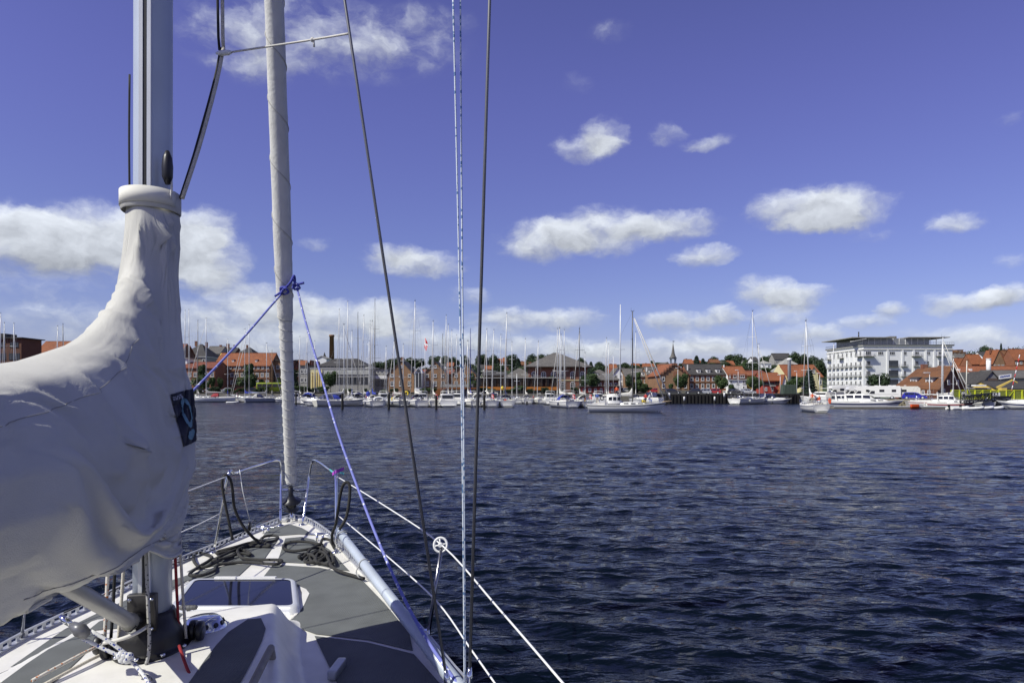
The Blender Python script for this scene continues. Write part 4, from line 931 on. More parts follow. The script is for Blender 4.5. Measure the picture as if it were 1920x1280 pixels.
for i, (k, m) in enumerate((('round', 0), ('round', 1), ('tall', 1), ('bush', 0), ('bush', 1), ('conifer', 2), ('round', 0), ('tall', 0))):
    TK[i] = (crown_mesh('crown', 30+i, k, LEAF[m]), trunk_mesh(60+i, k))
def tree(px, top, Y, wpx, kind, label, group=None, bot=None, z0=None, cat='tree'):
    X = xat(px, Y); zb = ground_z(X, Y) if z0 is None else z0; h = zat(top, Y)-zb; w = wpx/F*Y
    base = {0: .95, 1: .95, 2: .62, 3: 1.15, 4: 1.15, 5: .62, 6: .95, 7: .62}[kind]
    if h < 1.5: return
    o = thing('tree', (X, Y, zb), label, cat, group, rnd.random()*6.28); o.scale = (w/base, w/base, h)
    link('trunk', TK[kind][1], o); link('crown', TK[kind][0], o)
    return o
# ================================================================== buildings
WCACHE = {}
def win_mesh(w, h, style):
    k = (round(w, 2), round(h, 2), style)
    if k in WCACHE: return WCACHE[k]
    f = MB(); t = .10 if style != 'thin' else .06; d = .10
    if style == 'arch':
        n = 9; out = [(-w/2, -h/2)]+[(-w/2*math.cos(math.pi*i/n), h/2-w/2+w/2*math.sin(math.pi*i/n)) for i in range(n+1)]+[(w/2, -h/2)]
        inn = [(x*(1-2.4*t/w), (y+h/2-t*1.2)*(1-1.6*t/h)+(-h/2+t*1.2)) for x, y in out]
        for i in range(len(out)):
            j = (i+1) % len(out); f.prism([(out[i][0], 0, out[i][1]), (out[j][0], 0, out[j][1]), (inn[j][0], 0, inn[j][1]), (inn[i][0], 0, inn[i][1])], (0, -d, 0))
        pane = MB().prism([(x, -.02, z) for x, z in inn], (0, -.02, 0))
        f.box((0, -d/2+.01, 0), (t*.8, d*.8, h*.96)).box((0, -d/2+.012, h*.12), (w*.92, d*.78, t*.8)).box((0, -d/2+.014, -h*.2), (w*.92, d*.76, t*.6))
    else:
        f.box((0, -d/2, h/2-t/2), (w, d, t)).box((0, -d/2, -h/2+t/2), (w, d, t)).box((-w/2+t/2, -d/2, 0), (t, d*.96, h-2*t)).box((w/2-t/2, -d/2, 0), (t, d*.96, h-2*t))
        nx = max(1, round(w/.65)) if style in ('cross', 'thin') else (3 if style == 'tri' else 1)
        for i in range(1, nx): f.box((-w/2+w*i/nx, -d/2, 0), (t*.7, d*.85, h-2*t))
        if style == 'cross': f.box((0, -d/2+.004, h*.16), (w-2*t, d*.7, t*.7))
        f.box((0, -.09, -h/2-.05), (w+.16, .18, .07))
        pane = MB().box((0, -.03, 0), (w-t, .02, h-t))
    WCACHE[k] = (f.mesh('window', WFRAME), pane.mesh('pane', PANE), f.mesh('window', mat('dark_window_paint', (.05, .05, .055), .5))); return WCACHE[k]
def window(parent, x, z, w, h, style='cross', y=0., rz=0, dark=False):
    a = win_mesh(w, h, style); o = link('window', a[2] if dark else a[0], parent, (x, y-.005, z), rz); link('pane', a[1], o); return o
class House:
    """front face in the local plane y = 0, x to the right, y away, z up from the ground"""
    def __init__(s, name, px0, px1, Y, eave, ridge, kind, wall, roof, label, D=11, rz=0, group=None, z0=None, ov=.45, cat='building', face='front'):
        s.Y = Y; X0, X1 = xat(px0, Y), xat(px1, Y); s.W = W = X1-X0; xc = (X0+X1)/2; s.z0 = zb = (ground_z(xc, Y) if z0 is None else z0)-.4
        s.px0, s.px1 = px0, px1; s.He = He = zat(eave, Y)-zb
        s.Hr = Hr = zat(ridge, Y+(D/2 if kind in ('side', 'hip') else 0))-zb; s.D = D
        o = s.o = thing(name, (xc, Y, zb), label, cat, group, rz); w = W/2
        if kind == 'side':
            mb = MB().prism([(-w, 0, 0), (-w, D, 0), (-w, D, He), (-w, D/2, Hr), (-w, 0, He)], (W, 0, 0))
        elif kind == 'front':
            mb = MB().prism([(-w, 0, 0), (w, 0, 0), (w, 0, He), (0, 0, Hr), (-w, 0, He)], (0, D, 0))
        else: mb = MB().box((0, D/2, He/2), (W, D, He))
        part('wall', mb, wall, o, True); r = None
        t = .22
        if kind == 'side':
            m = (Hr-He)/(D/2); e = ov
            for sg in (0, 1):
                ya, yb = (-e, D/2) if sg == 0 else (D+e, D/2)
                q = [(-w-.25, ya, He-m*e+.03), (w+.25, ya, He-m*e+.03), (w+.25, yb, Hr+.03), (-w-.25, yb, Hr+.03)]
                rr = part('roof', MB().prism(q, (0, 0, t)), roof, o, True); r = r or rr
            part('ridge', MB().box((0, D/2, Hr+t+.05), (W+.5, .3, .16)), roof, r, True)
        elif kind == 'front':
            m = (Hr-He)/w; e = ov
            for sg in (-1, 1):
                q = [(sg*(w+e), -.3, He-m*e+.03), (0, -.3, Hr+.03), (0, D+.3, Hr+.03), (sg*(w+e), D+.3, He-m*e+.03)]
                rr = part('roof', MB().prism(q, (0, 0, t)), roof, o, True); r = r or rr
        elif kind == 'hip':
            e = ov; k = min(W, D)/2*.95; A = [(-w-e, -e, He), (w+e, -e, He), (w+e, D+e, He), (-w-e, D+e, He)]
            kk = W*.30 if W > D else W*.46; rd = [(-w+kk, D/2, Hr), (w-kk, D/2, Hr)]
            r = part('roof', MB().add([*A, *rd], [(0, 1, 5, 4), (1, 2, 5), (2, 3, 4, 5), (3, 0, 4), (0, 3, 2, 1)]), roof, o, True)
            part('eaves', MB().box((0, D/2, He-.12), (W+2*e-.04, D+2*e-.04, .22)), WFRAME if wall != BRICK else mat('dark_eaves', (.05, .04, .035), .8), o, True)
        else:
            r = part('roof', MB().box((0, D/2, He+.15), (W+2*ov, D+2*ov, .3)), roof, o, True)
        s.roof = r
    def row(s, y, h, n, w, x0=None, x1=None, style='cross', dark=False, skip=()):
        """a row of n windows centred on photo row y; sizes in photo px"""
        k = s.Y/F; z = zat(y, s.Y)-s.z0; a = (s.px0 if x0 is None else x0); b = (s.px1 if x1 is None else x1); c = (s.px0+s.px1)/2
        for i in range(n):
            if i in skip: continue
            x = (a+(b-a)*(i+.5)/n-c)*k; window(s.o, x, z, w*k, h*k, style, dark=dark)
    def box(s, name, px, y0, y1, wpx, depth, m, back=0, parent=None):
        k = s.Y/F; c = (s.px0+s.px1)/2; za, zb = zat(y1, s.Y)-s.z0, zat(y0, s.Y)-s.z0
        return part(name, MB().box(((px-c)*k, back, (za+zb)/2), (wpx*k, depth, zb-za)), m, parent or s.o, True)
    def chimney(s, px, top, wpx=4, m=BRICK, y=None):
        k = s.Y/F; c = (s.px0+s.px1)/2; yy = s.D/2 if y is None else y; zt = zat(top, s.Y+yy)-s.z0; o = part('chimney', MB().box(((px-c)*k, yy, zt-1.1), (wpx*k, .8, 2.2)).box(((px-c)*k, yy, zt+.04), (wpx*k+.14, .94, .14)), m, s.roof, True)
    def dormer(s, px, y0, y1, wpx, roofm, wallm=WFRAME):
        k = s.Y/F; c = (s.px0+s.px1)/2; za, zb = zat(y1, s.Y)-s.z0, zat(y0, s.Y)-s.z0; w = wpx*k; x = (px-c)*k; f = (za-s.He)/max(s.Hr-s.He, .1)*s.D/2-.15
        d = part('dormer', MB().box((x, f+1.0, (za+zb)/2), (w, 2.0, zb-za)), wallm, s.roof, True)
        part('dormer_roof', MB().box((x, f+.95, zb+.1), (w+.3, 2.3, .16)), roofm, s.roof, True)
        window(d, x, (za+zb)/2, w*.8, (zb-za)*.74, 'cross', f)
# ---- left to right along the far shore
h = House('office_building', -90, 40, 232, 634, 630, 'flat', BRICKD, SLATED, 'modern brick office block with dark flat roof and long window bands', D=10, ov=.8)
h.row(646, 9, 5, 16, style='thin', dark=True); h.row(668, 12, 5, 20, style='thin', dark=True); h.row(694, 12, 5, 20, style='thin', dark=True); h.box('penthouse', -30, 624, 631, 60, 6, SLATED, 5)
h = House('house', 66, 130, 268, 662, 641, 'side', BRICKO, TILE_O, 'plain house with broad orange roof beside the modern office block', D=13); h.row(676, 7, 5, 5)
h = House('warehouse', 130, 332, 262, 668, 646, 'side', BRICKD, TILE_R, 'long dark brick warehouse behind the sail cover', D=16); h.row(684, 7, 14, 6); h.row(704, 7, 14, 6)
h = House('house', 326, 344, 268, 670, 650, 'side', BRICKO, TILE_O, 'small orange-roofed house end beside the grey mansard block', D=11); h.row(684, 7, 2, 5)
h = House('apartment_block', 338, 386, 300, 668, 645, 'hip', GREYW, SLATED, 'grey town block with dark mansard roof on the slope', D=16); h.row(676, 6, 6, 4); h.row(690, 6, 6, 4); h.chimney(352, 640); h.chimney(372, 642)
h = House('white_shed', 330, 351, 240, 672, 666, 'flat', WHITEW, GREYW, 'plain white boxy shed beside the grey mansard block', D=10)
h = House('town_house', 384, 412, 330, 663, 650, 'side', GREYW, SLATE, 'slate-roofed town house with white gable edge on the slope', D=12); h.row(668, 6, 4, 4); h.chimney(404, 647)
h = House('town_house', 412, 438, 336, 664, 653, 'side', BRICKD, SLATED, 'dark brick town house with two stout chimneys on the slope', D=12); h.chimney(418, 645, 5); h.chimney(431, 647, 4); h.row(668, 6, 4, 4)
h = House('town_house', 438, 476, 330, 667, 651, 'hip', GREYW, SLATED, 'hipped slate-roofed town house behind the long orange roof', D=14); h.chimney(453, 647, 3); h.row(672, 6, 5, 4)
h = House('brick_building', 340, 403, 236, 690, 680, 'side', BRICKO, TILE_R, 'low orange brick building behind the tall left masts', D=12); h.row(702, 8, 6, 6); h.row(717, 8, 6, 6)
lb = House('brick_building', 402, 506, 246, 685, 663, 'side', BRICKY, TILE_O, 'long brown brick building with steep orange tile roof and rows of white windows', D=13)
lb.row(688.5, 5, 12, 4.5); lb.row(702.5, 7, 11, 5.5); lb.row(716, 7, 11, 5.5); lb.box('cornice', 454, 694, 695.4, 104, .5, BRICKO, -.05); lb.box('cornice', 454, 709, 710, 104, .35, BRICKO, -.03)
for x in (433, 477): lb.dormer(x, 674, 678, 4, TILE_O)
part('yellow_gable', MB().prism([(-lb.W/2-.3, 0, lb.He*.2), (-lb.W/2-.3, lb.D, lb.He*.2), (-lb.W/2-.3, lb.D, lb.He), (-lb.W/2-.3, lb.D/2, lb.Hr+.3), (-lb.W/2-.3, 0, lb.He)], (.24, 0, 0)), YELW, lb.o, True)
h = House('office_wing', 506, 546, 250, 676, 668, 'flat', BRICKY, SLATED, 'grey-topped brick wing joined to the long orange-roofed building', D=12); h.row(688, 7, 4, 6); h.row(703, 7, 4, 6); h.row(717, 8, 4, 6); h.box('stair_window', 513, 694, 716, 6, .2, PANE, -.05)
h = House('house', 546, 560, 262, 686, 676, 'side', BRICKD, SLATED, 'narrow dark brick house behind the furled headsail', D=10); h.row(700, 7, 2, 5); h.row(716, 7, 2, 5)
h = House('house', 553, 568, 252, 690, 677, 'side', BRICKO, TILE_O, 'narrow orange brick house beside the white-banded block', D=10); h.row(702, 7, 2, 5); h.row(718, 7, 2, 5)
h = House('flat_block', 563, 576, 246, 686, 684, 'flat', GREYW, SLATED, 'small grey flat-roofed block with white band', D=9); h.row(696, 7, 2, 5); h.row(712, 7, 2, 5)
h = House('house', 574, 590, 258, 700, 676, 'front', BRICKO, TILE_O, 'orange gabled house beside the yellow-walled office', D=12); h.row(712, 7, 2, 5)
yo = House('office_building', 584, 692, 240, 690, 672, 'hip', GREYW, SLATED, 'long office building with dark hipped roof and pale panels', D=18)
yo.row(688.5, 5, 15, 6, style='thin', dark=True); yo.box('pale_band', 640, 693, 702, 106, .3, mat('pale_panel', lin(172, 172, 166), .8, var=.15, vs=1), -.1); yo.row(713, 12, 12, 5.4, 606, 690, 'thin', True); yo.box('yellow_front', 594, 693, 730, 22, .6, PALEY, -.2)
for i in range(5): yo.box('wall_fin', 586+i*4.4, 698, 728, 1, .3, YELW, -.55)
ch = MB().lathe((xat(622, 300), 300, 2), [(1.35, 0), (.95, zat(631, 300)-2), (1.15, zat(631, 300)-2.1), (1.15, zat(631, 300)-1.2), (.8, zat(631, 300)-1.2)], 14); solo('chimney_stack', ch, BRICKY, 'tall tapering brick factory chimney above the dark office roof', 'chimney')
tv = thing('turret', (xat(608.5, 300), 300, 10), 'small dark spire on a pale turret beside the brick chimney', 'turret'); part('turret_wall', MB().box((xat(608.5, 300), 300, 13.5), (2.2, 2.2, 7)), GREYW, tv); part('spire', MB().lathe((xat(608.5, 300), 300, 17), [(1.2, 0), (.9, .6), (.5, 1.6), (.06, zat(660, 300)-17)], 8), SLATED, tv)
h = House('pale_hall', 594, 612, 290, 672, 668, 'front', WHITEW, GREYW, 'pale low gable beside the little turret', D=8)
h = House('flat_block', 690, 728, 244, 692, 688, 'flat', GREYW, SLATED, 'flat grey block with white fascia beside the gabled brick houses', D=12); h.box('fascia', 709, 704, 710, 34, .6, WFRAME, -.3); h.row(718, 10, 5, 6, style='thin', dark=True); h.row(697, 6, 5, 5)
GP = [(727, 776, 676, 'brown brick gabled house with stubby chimney beside the white porch'), (794, 838, 678, 'brown brick gabled house behind the red and white flag'), (848, 892, 680, 'brown brick gabled house beside the low wooden restaurant')]
for i, (a, b, r_, lab) in enumerate(GP):
    h = House('gabled_house', a, b, 226, 702, r_, 'front', BRICKY, SLATED, lab, D=16, group='gabled brick houses'); c = (a+b)/2; h.row(687, 5, 1, 5); h.row(704, 6, 3, 5.5); h.row(719, 9, 3, 6)
    if i == 0: h.chimney(752, 670, 5, BRICK, 3)
h = House('link_building', 776, 795, 228, 701, 694, 'side', BRICKY, TILE_R, 'low brick link with red tiles between two gabled houses', D=12); h.row(716, 9, 2, 5)
pc = House('glazed_porch', 778.5, 791.5, 222, 698, 689.5, 'front', WFRAME, WFRAME, 'narrow glazed porch under a white gable', D=4, ov=.3); pc.box('glazing', 785, 699, 726, 10.5, .2, PANE, -.06); pc.box('glazing_bar', 785, 699, 726, .8, .3, WFRAME, -.1); pc.box('dark_gable', 785, 693.5, 697, 5, .2, SLATED, -.1)
h = House('link_building', 837, 849, 228, 701, 694, 'side', BRICKY, TILE_R, 'short red-tiled link behind the mast row', D=12)
# restaurant on stilts with boarded front
rs = House('restaurant', 893, 1046, 219, 709, 706, 'flat', WOODB, GREYW, 'long low wooden restaurant with flat roof and orange band', D=9, ov=.8)
rs.box('orange_band', 969, 725, 731, 152, .7, mat('orange_boards', lin(178, 108, 34), .7, var=.15, vs=2), -.35); rs.box('dark_glazing', 969, 731.5, 741, 150, .2, DGLASS, -.06)  # strip of dark glass below the orange band
for i in range(17): rs.box('post', 897+i*9.1, 708, 731, .9, .3, WOODB, -.5)
for i in range(12): rs.box('glazing', 902+i*12.4, 711, 724, 7, .2, mat('brown_glass', (.035, .022, .012), .15, var=.2), -.08)
kk = thing('kiosk', (xat(856, 212), 212, 2.3), 'low kiosk with curved brown timber roof edge and flat deck', 'kiosk')
sec = [P(x, y, 212) for x, y in ((816, 741), (816, 734), (821, 729), (830, 726.5), (895, 726.5), (895, 729), (836, 729), (828, 732), (826, 741))]; part('curved_roof', MB().prism(sec, (0, 8, 0)), mat('varnished_timber', lin(126, 76, 30), .5, var=.15, vs=2), kk)
part('roof_deck', MB().box(P(858, 723, 216), (10, 7, .9)), GREYW, kk); part('kiosk_wall', MB().box(P(862, 736, 215.5), (10, 6, 1.9)), DGLASS, kk)
h = House('hall', 905, 950, 250, 704, 698, 'side', BRICKD, SLATED, 'long dark low hall behind the restaurant', D=10)
h = House('hall', 946, 1002, 240, 707, 690, 'hip', BRICKD, SLATE, 'grey hipped hall with a skylight behind the restaurant', D=14)
bh = House('custom_house', 992, 1101, 232, 687, 661, 'hip', BRICK, SLATE, 'large red brick hall with grey hipped roof and tall arched white windows', D=26, ov=1.6)
k = bh.row; k(703, 14, 6, 9, style='arch'); k(722, 14, 6, 9, style='arch'); bh.box('brick_band', 1046.5, 712, 713.4, 109, .3, PALEY, -.06); bh.box('frieze', 1046.5, 688, 693, 109.6, .3, BRICKD, -.08); bh.chimney(995, 679, 5, BRICK, 8)
h = House('hall', 1100, 1160, 226, 712, 693, 'hip', BRICK, SLATE, 'red brick hall under a broad grey hipped roof with rooflights', D=20, ov=.8); h.row(722, 9, 6, 5); h.dormer(1122, 699, 703, 6, SLATE)
h = House('shed', 1090, 1164, 214, 725, 722, 'flat', REDW, SLATED, 'low red boathouse with dark flat roof behind the navy bimini yacht', D=6, ov=.7); h.row(731, 6, 7, 5)
h = House('town_house', 1142, 1158, 262, 700, 692, 'side', BRICK, TILE_R, 'small red brick house between grey hall and white gable', D=9); h.row(706, 6, 2, 4)
h = House('gabled_house', 1150, 1168, 244, 702, 690, 'front', WHITEW, SLATE, 'white gabled house with dark tiled upper hip', D=12); h.row(706, 7, 2, 4.5); h.row(720, 9, 2, 5)
h = House('town_house', 1168, 1174, 246, 700, 690, 'side', BRICKD, SLATED, 'sliver of dark brick house beside the white gable', D=10)
h = House('town_house', 1172, 1214, 240, 706, 692, 'side', BRICKY, SLATE, 'brick town house with grey roof and one white dormer behind the ketch masts', D=12); h.row(714, 8, 5, 4.5); h.dormer(1207, 698, 704, 6, SLATE)
h = House('town_house', 1214, 1240, 236, 702, 689, 'side', BRICKY, SLATE, 'brick house with white verge and two white dormers', D=12); h.row(710, 8, 3, 4.5); h.row(725, 8, 3, 4.5); h.dormer(1221, 694, 699, 6, SLATE); h.dormer(1233, 694, 699, 7, SLATE); h.box('white_verge', 1214.5, 688, 702, 2, .4, WFRAME, 2)
# church
cz = 330; cy = thing('church', (xat(1262, cz), cz, 8), 'church tower with slim grey spire and weather vane', 'church')
zt = zat(690, cz); part('tower', MB().box((xat(1262, cz), cz, (8+zt)/2), (2.6, 2.6, zt-8)), mat('pale_blue_render', lin(168, 174, 182), .8), cy)
lant = part('belfry', MB(), WFRAME, cy); mb = MB()
for sx in (-1, 1):
    for sy in (-1, 1): mb.box((xat(1262, cz)+sx*1.05, cz+sy*1.05, (zt+zat(671, cz))/2), (.4, .4, zat(671, cz)-zt))
mb.box((xat(1262, cz), cz, zat(672, cz)), (3, 3, .4)).box((xat(1262, cz), cz, zat(681, cz)), (2.4, 2.4, .3)); lant.data = mb.mesh('belfry', mat('belfry_lead', lin(120, 128, 140), .6), org(cy))
part('spire', MB().lathe((xat(1262, cz), cz, zat(671.5, cz)), [(1.9, 0), (1.3, .8), (.8, 2.2), (.04, zat(642, cz)-zat(671.5, cz))], 8), SLATE, cy); part('vane', MB().tube([P(1262, 643, cz), P(1262, 638, cz)], .06, 5).box(P(1263, 640, cz), (.9, .06, .3)), BLACKP, cy)
part('nave', MB().prism([P(1240, 690, cz+4), P(1252, 678, cz+4), P(1262, 690, cz+4)], (0, 20, 0)), SLATE, cy)
h = House('town_house', 1240, 1256, 226, 702, 684, 'side', BRICKY, TILE_O, 'orange-roofed brick side wing of the stepped gable building', D=12); h.row(712, 7, 2, 4.5); h.row(725, 7, 2, 4.5)
sg = House('gabled_building', 1237, 1292, 206, 703, 682, 'front', BRICKY, TILE_O, 'brown brick gabled warehouse with blind arch and small white windows', D=18)
sg.row(710, 8, 4, 5, skip=(1,)); sg.row(723.5, 8, 4, 5); sg.box('plinth', 1264.5, 731, 737, 56, .5, CONC, -.1); sg.box('blind_arch', 1266, 696, 709, 7, .2, BRICKO, -.05)
for sgn in (-1, 1):
    for i in range(5): sg.box('gable_step', 1264.5+sgn*(3+i*5), 683.5+i*4.1-2.4, 683.5+i*4.1+1.5, 4.8, .7, BRICK, -.1)
bw = House('brick_warehouse', 1292, 1363, 208, 702, 684, 'side', BRICKO, SLATED, 'orange brick warehouse with slate roof, three white dormers and two rows of windows', D=13)
bw.row(709.5, 8, 7, 5.4); bw.row(723, 8, 7, 5.4); bw.row(734, 4, 7, 5); bw.box('brick_course', 1327.5, 716, 717.2, 71, .3, BRICKY, -.05); bw.box('verge', 1293, 683, 702, 1.6, .5, WFRAME, 2.5); bw.box('verge', 1362, 683, 702, 1.6, .5, WFRAME, 2.5)
for x in (1312, 1330, 1348): bw.dormer(x, 692, 699, 7, SLATED)
h = House('white_house', 1365, 1400, 206, 703, 688, 'side', WHITEW, TILE_O, 'white-walled house with tile-hung upper floor and bright orange roof', D=10)
h.box('tile_hanging', 1382.5, 701, 711, 34.6, .4, TILE_R, -.12); k = 206/F
for x, w in ((1377, 6), (1391, 9), (1368, 2)): window(h.o, (x-1382.5)*k, zat(705, 206)-h.z0, w*k, 6*k, 'cross', -.32)
h.row(716, 6, 3, 4); h.row(726, 5, 3, 4, skip=(1,)); h.box('gutter', 1382.5, 711.2, 712, 35, .5, WFRAME, -.2)
h = House('yellow_house', 1398, 1414, 216, 704, 698, 'side', YELW, TILE_O, 'narrow yellow house beside the white house', D=10); h.row(714, 6, 2, 4)
h = House('house', 1398, 1440, 232, 702, 696, 'side', BRICKO, TILE_R, 'red-tiled row behind the round tree on the quay', D=12); h.row(708, 6, 5, 4)
rh = House('red_house', 1430, 1467, 202, 713, 700, 'side', REDW, TILE_O, 'low red-rendered house with orange tiles and a small porch', D=9); rh.row(719, 5, 7, 2.6, 1431, 1452, 'thin', True); rh.row(718, 6, 2, 6, 1453, 1466, 'thin', True); rh.box('porch', 1447, 722, 724, 8, 1.6, GREYW, -.8); rh.row(729, 6, 3, 4)
h = House('gabled_house', 1464, 1478, 200, 728, 703, 'front', WHITEW, TILE_O, 'small white gable end with orange roof beside the red house', D=12)
h = House('orange_roof_hall', 1476, 1542, 224, 706, 685, 'side', PALEY, TILE_O, 'pale hall with large plain orange roof beside the white apartment block', D=14); h.row(716, 8, 8, 5); h.chimney(1500, 683)
part('white_gable', MB().prism([(-h.W/2-.3, 0, 4), (-h.W/2-.3, h.D, 4), (-h.W/2-.3, h.D, h.He), (-h.W/2-.3, h.D/2, h.Hr+.3), (-h.W/2-.3, 0, h.He)], (.2, 0, 0)), PALEY, h.o, True)
h = House('gabled_house', 1517, 1534, 214, 702, 689, 'front', PALEY, TILE_O, 'pale cross gable in front of the large orange roof', D=12); h.row(697, 4, 1, 4)
# tall pale mast-like column
c = MB().lathe((xat(1480, 190), 190, 2), [(.46, 0), (.44, zat(676, 190)-2), (.66, zat(675, 190)-2), (.66, zat(672, 190)-2), (.3, zat(671, 190)-2)], 16); solo('vent_column', c, WFRAME, 'tall white cylindrical column beside the orange-roofed hall', 'column')
# ---- white apartment block
AX0, AX1, AY0, AY1 = xat(1619, 320), xat(1778, 323), 320., 357.
az = ground_z(180, 325)-.5; ab = thing('apartment_building', ((AX0+AX1)/2, AY0, az), 'big white apartment block with balconies, cornice and glazed rooftop storey', 'building')
def AP(x, y, z): return Vector((x, y, z))
ztop = zat(647, 320); zc = zat(655, 320)
part('wall', MB().box(((AX0+AX1)/2, (AY0+AY1)/2, (az+ztop)/2), (AX1-AX0, AY1-AY0, ztop-az)), WHITEW, ab)
for zz_, e, hh in ((ztop-.2, .55, .5), (zc, .35, .35)): part('cornice', MB().box(((AX0+AX1)/2, (AY0+AY1)/2, zz_), (AX1-AX0+2*e, AY1-AY0+2*e, hh)), mat('stone_trim', lin(190, 188, 180), .8), ab)
DK = mat('dark_fascia', (.22, .22, .21), .6); part('roof_edge', MB().box(((AX0+AX1)/2, (AY0+AY1)/2, ztop+.2), (AX1-AX0+1.5, AY1-AY0+1.5, .22)), DK, ab)
RAIL = mat('balcony_metal', (.22, .24, .26), .4, .4)
mb = MB()
for (a, b) in (((AX0-.5, AY0-.5), (AX1+.5, AY0-.5)), ((AX0-.5, AY0-.5), (AX0-.5, AY1+.5))):
    mb.bar((*a, ztop+1.5), (*b, ztop+1.5), .09); mb.bar((*a, ztop+.95), (*b, ztop+.95), .04)
    for i in range(41): q = Vector((*a, 0)).lerp(Vector((*b, 0)), i/40); mb.bar(q+Vector((0, 0, ztop+.3)), q+Vector((0, 0, ztop+1.5)), .05)
part('roof_railing', mb, RAIL, ab)
pz = zat(634, 328)
pen = part('rooftop_storey', MB().box(((AX0+AX1)/2-2, (AY0+AY1)/2+1, (ztop+pz)/2), (AX1-AX0-9, AY1-AY0-12, pz-ztop-.3)), mat('penthouse_glass', (.24, .25, .26), .2, var=.3, vs=.3), ab)
for i in range(13): part('glazing_bar', MB().box((AX0+3+i*2.9, AY0+6.9, (ztop+pz)/2), (.22, .2, pz-ztop-.3)), WFRAME, pen)
part('roof_slab', MB().box((AX0+6.5, (AY0+AY1)/2+1, pz+.1), (20, AY1-AY0-5, .35)), GREYW, pen); part('roof_slab', MB().box((AX1-8.5, (AY0+AY1)/2+1, pz+.15), (19.5, AY1-AY0-5, .35)), GREYW, pen)
part('lift_tower', MB().box((xat(1676, 330), 333, (ztop+zat(630, 330))/2), (3.2, 5, zat(630, 330)-ztop)), CONC, pen); part('awning', MB().prism([P(1594, 641, 323), P(1625, 635, 323), P(1625, 634.4, 329), P(1594, 640, 329)], (0, 0, .15)), WFRAME, pen)
part('flue', MB().tube([P(1610, 640, 332), P(1610, 622, 332)], .28, 8), BLACKP, pen)
def a_front(px): return xat(px, AY0)
# front pilasters and windows
for px in (1664, 1692, 1713, 1736, 1752, 1768): part('pilaster', MB().box((a_front(px), AY0-.14, (az+zc)/2), (.9, .3, zc-az-.2)), WHITEW, ab)
def awin(px, y, w, h, st='tri', dark=False): window(ab, a_front(px)-org(ab).x, zat(y, AY0)-az, w*AY0/F, h*AY0/F, st, 0, 0, dark)
for px in (1651, 1673, 1695, 1717+1, 1739, 1764): awin(px, 662, 10 if px != 1651 else 10, 6)
def balcony(cx, z, w, d, face='front'):
    """slab, railing and posts in front of a door"""
    mb = MB()
    if face == 'front':
        o = part('balcony', MB().box((cx, AY0-d/2, z), (w, d, .2)), CONC, ab)
        for zz_ in (1.05, .55): mb.box((cx, AY0-d+.04, z+zz_), (w, .06, .06)).box((cx-w/2+.03, AY0-d/2, z+zz_), (.06, d, .06)).box((cx+w/2-.03, AY0-d/2, z+zz_), (.06, d, .06))
        for i in range(9): mb.box((cx-w/2+w*i/8, AY0-d+.04, z+.55), (.05, .05, 1.05))
    else:
        o = part('balcony', MB().box((AX0-d/2, cx, z), (d, w, .2)), CONC, ab)
        for zz_ in (1.05, .55): mb.box((AX0-d+.04, cx, z+zz_), (.06, w, .06)).box((AX0-d/2, cx-w/2+.03, z+zz_), (d, .06, .06)).box((AX0-d/2, cx+w/2-.03, z+zz_), (d, .06, .06))
        for i in range(7): mb.box((AX0-d+.04, cx-w/2+w*i/6, z+.55), (.05, .05, 1.05))
    part('railing', mb, RAIL, o)
for r_, y in enumerate((666.5, 686, 704.5, 722, 736)):
    for px in (1628, 1695, 1718, 1738, 1764):
        if r_ == 0 and px in (1695, 1738): continue
        if r_ > 0: awin(px, y-5, 8, 9, 'tri')
        balcony(a_front(px), zat(y+1.5, AY0), 3.0 if r_ else (5.2 if px == 1628 else 4.4), 1.1 if r_ else 1.9)
    if r_ == 0: awin(1628, 662, 10, 8)
    # recessed glazed bay
    if r_ > 0: 
        part('bay_glazing', MB().box((a_front(1675), AY0-.02, zat(y-4, AY0)), (4.4, .12, 3.2)), PANE, ab); balcony(a_front(1675), zat(y+1.5, AY0), 4.6, 1.0)
# side facade: eight bays
for b_ in range(8):
    y0 = AY0+2.6+b_*4.4
    part('pilaster', MB().box((AX0-.14, y0+2.2, (az+zc)/2), (.3, .8, zc-az-.2)), WHITEW, ab)
    for r_, y in enumerate((666.5, 686, 704.5, 722, 736)):
        z = zat(y+1.5, AY0); wo = window(ab, AX0-org(ab).x, z+1.5-az, 1.7, 2.0, 'tri', y0-AY0, -math.pi/2)
        if r_ or b_ in (0, 4, 7): balcony(y0, z, 2.6 if r_ else 4.2, 1.0 if r_ else 1.8, 'side')
# ---- brown-roofed brick house on the right quay (ridge runs away to the left, gable to the right)
bz = 152.; hh = thing('harbour_house', (xat(1740, bz), bz, ground_z(xat(1740, bz), bz)-.2), 'brick harbour house with broad brown tiled roof, two white dormers and gable', 'house')
gx = math.radians(-27); e0 = P(1676, 727, bz+3); e1 = P(1762, 731, bz-6); rg0 = P(1720, 693, bz+8); rg1 = P(1788, 687, bz); gr = P(1815, 733, bz+2)
zb_ = org(hh).z
def dn(p): return Vector((p.x, p.y, zb_))
in0 = e0+(rg0-e0)*.0; part('wall', MB().add([dn(e0+Vector((.4, .4, 0))), dn(e1+Vector((-.2, .4, 0))), e1+Vector((-.2, .4, .2)), e0+Vector((.4, .4, .2))], [(0, 1, 2, 3)]).add([dn(e1+Vector((-.2, .4, 0))), dn(gr+Vector((-.3, .3, 0))), gr+Vector((-.3, .3, .2)), rg1+Vector((0, .4, -.3)), e1+Vector((-.2, .4, .2))], [(0, 1, 2, 3, 4)]), BRICKD, hh)
rb = P(1815, 733, bz+2)+(rg0-rg1)
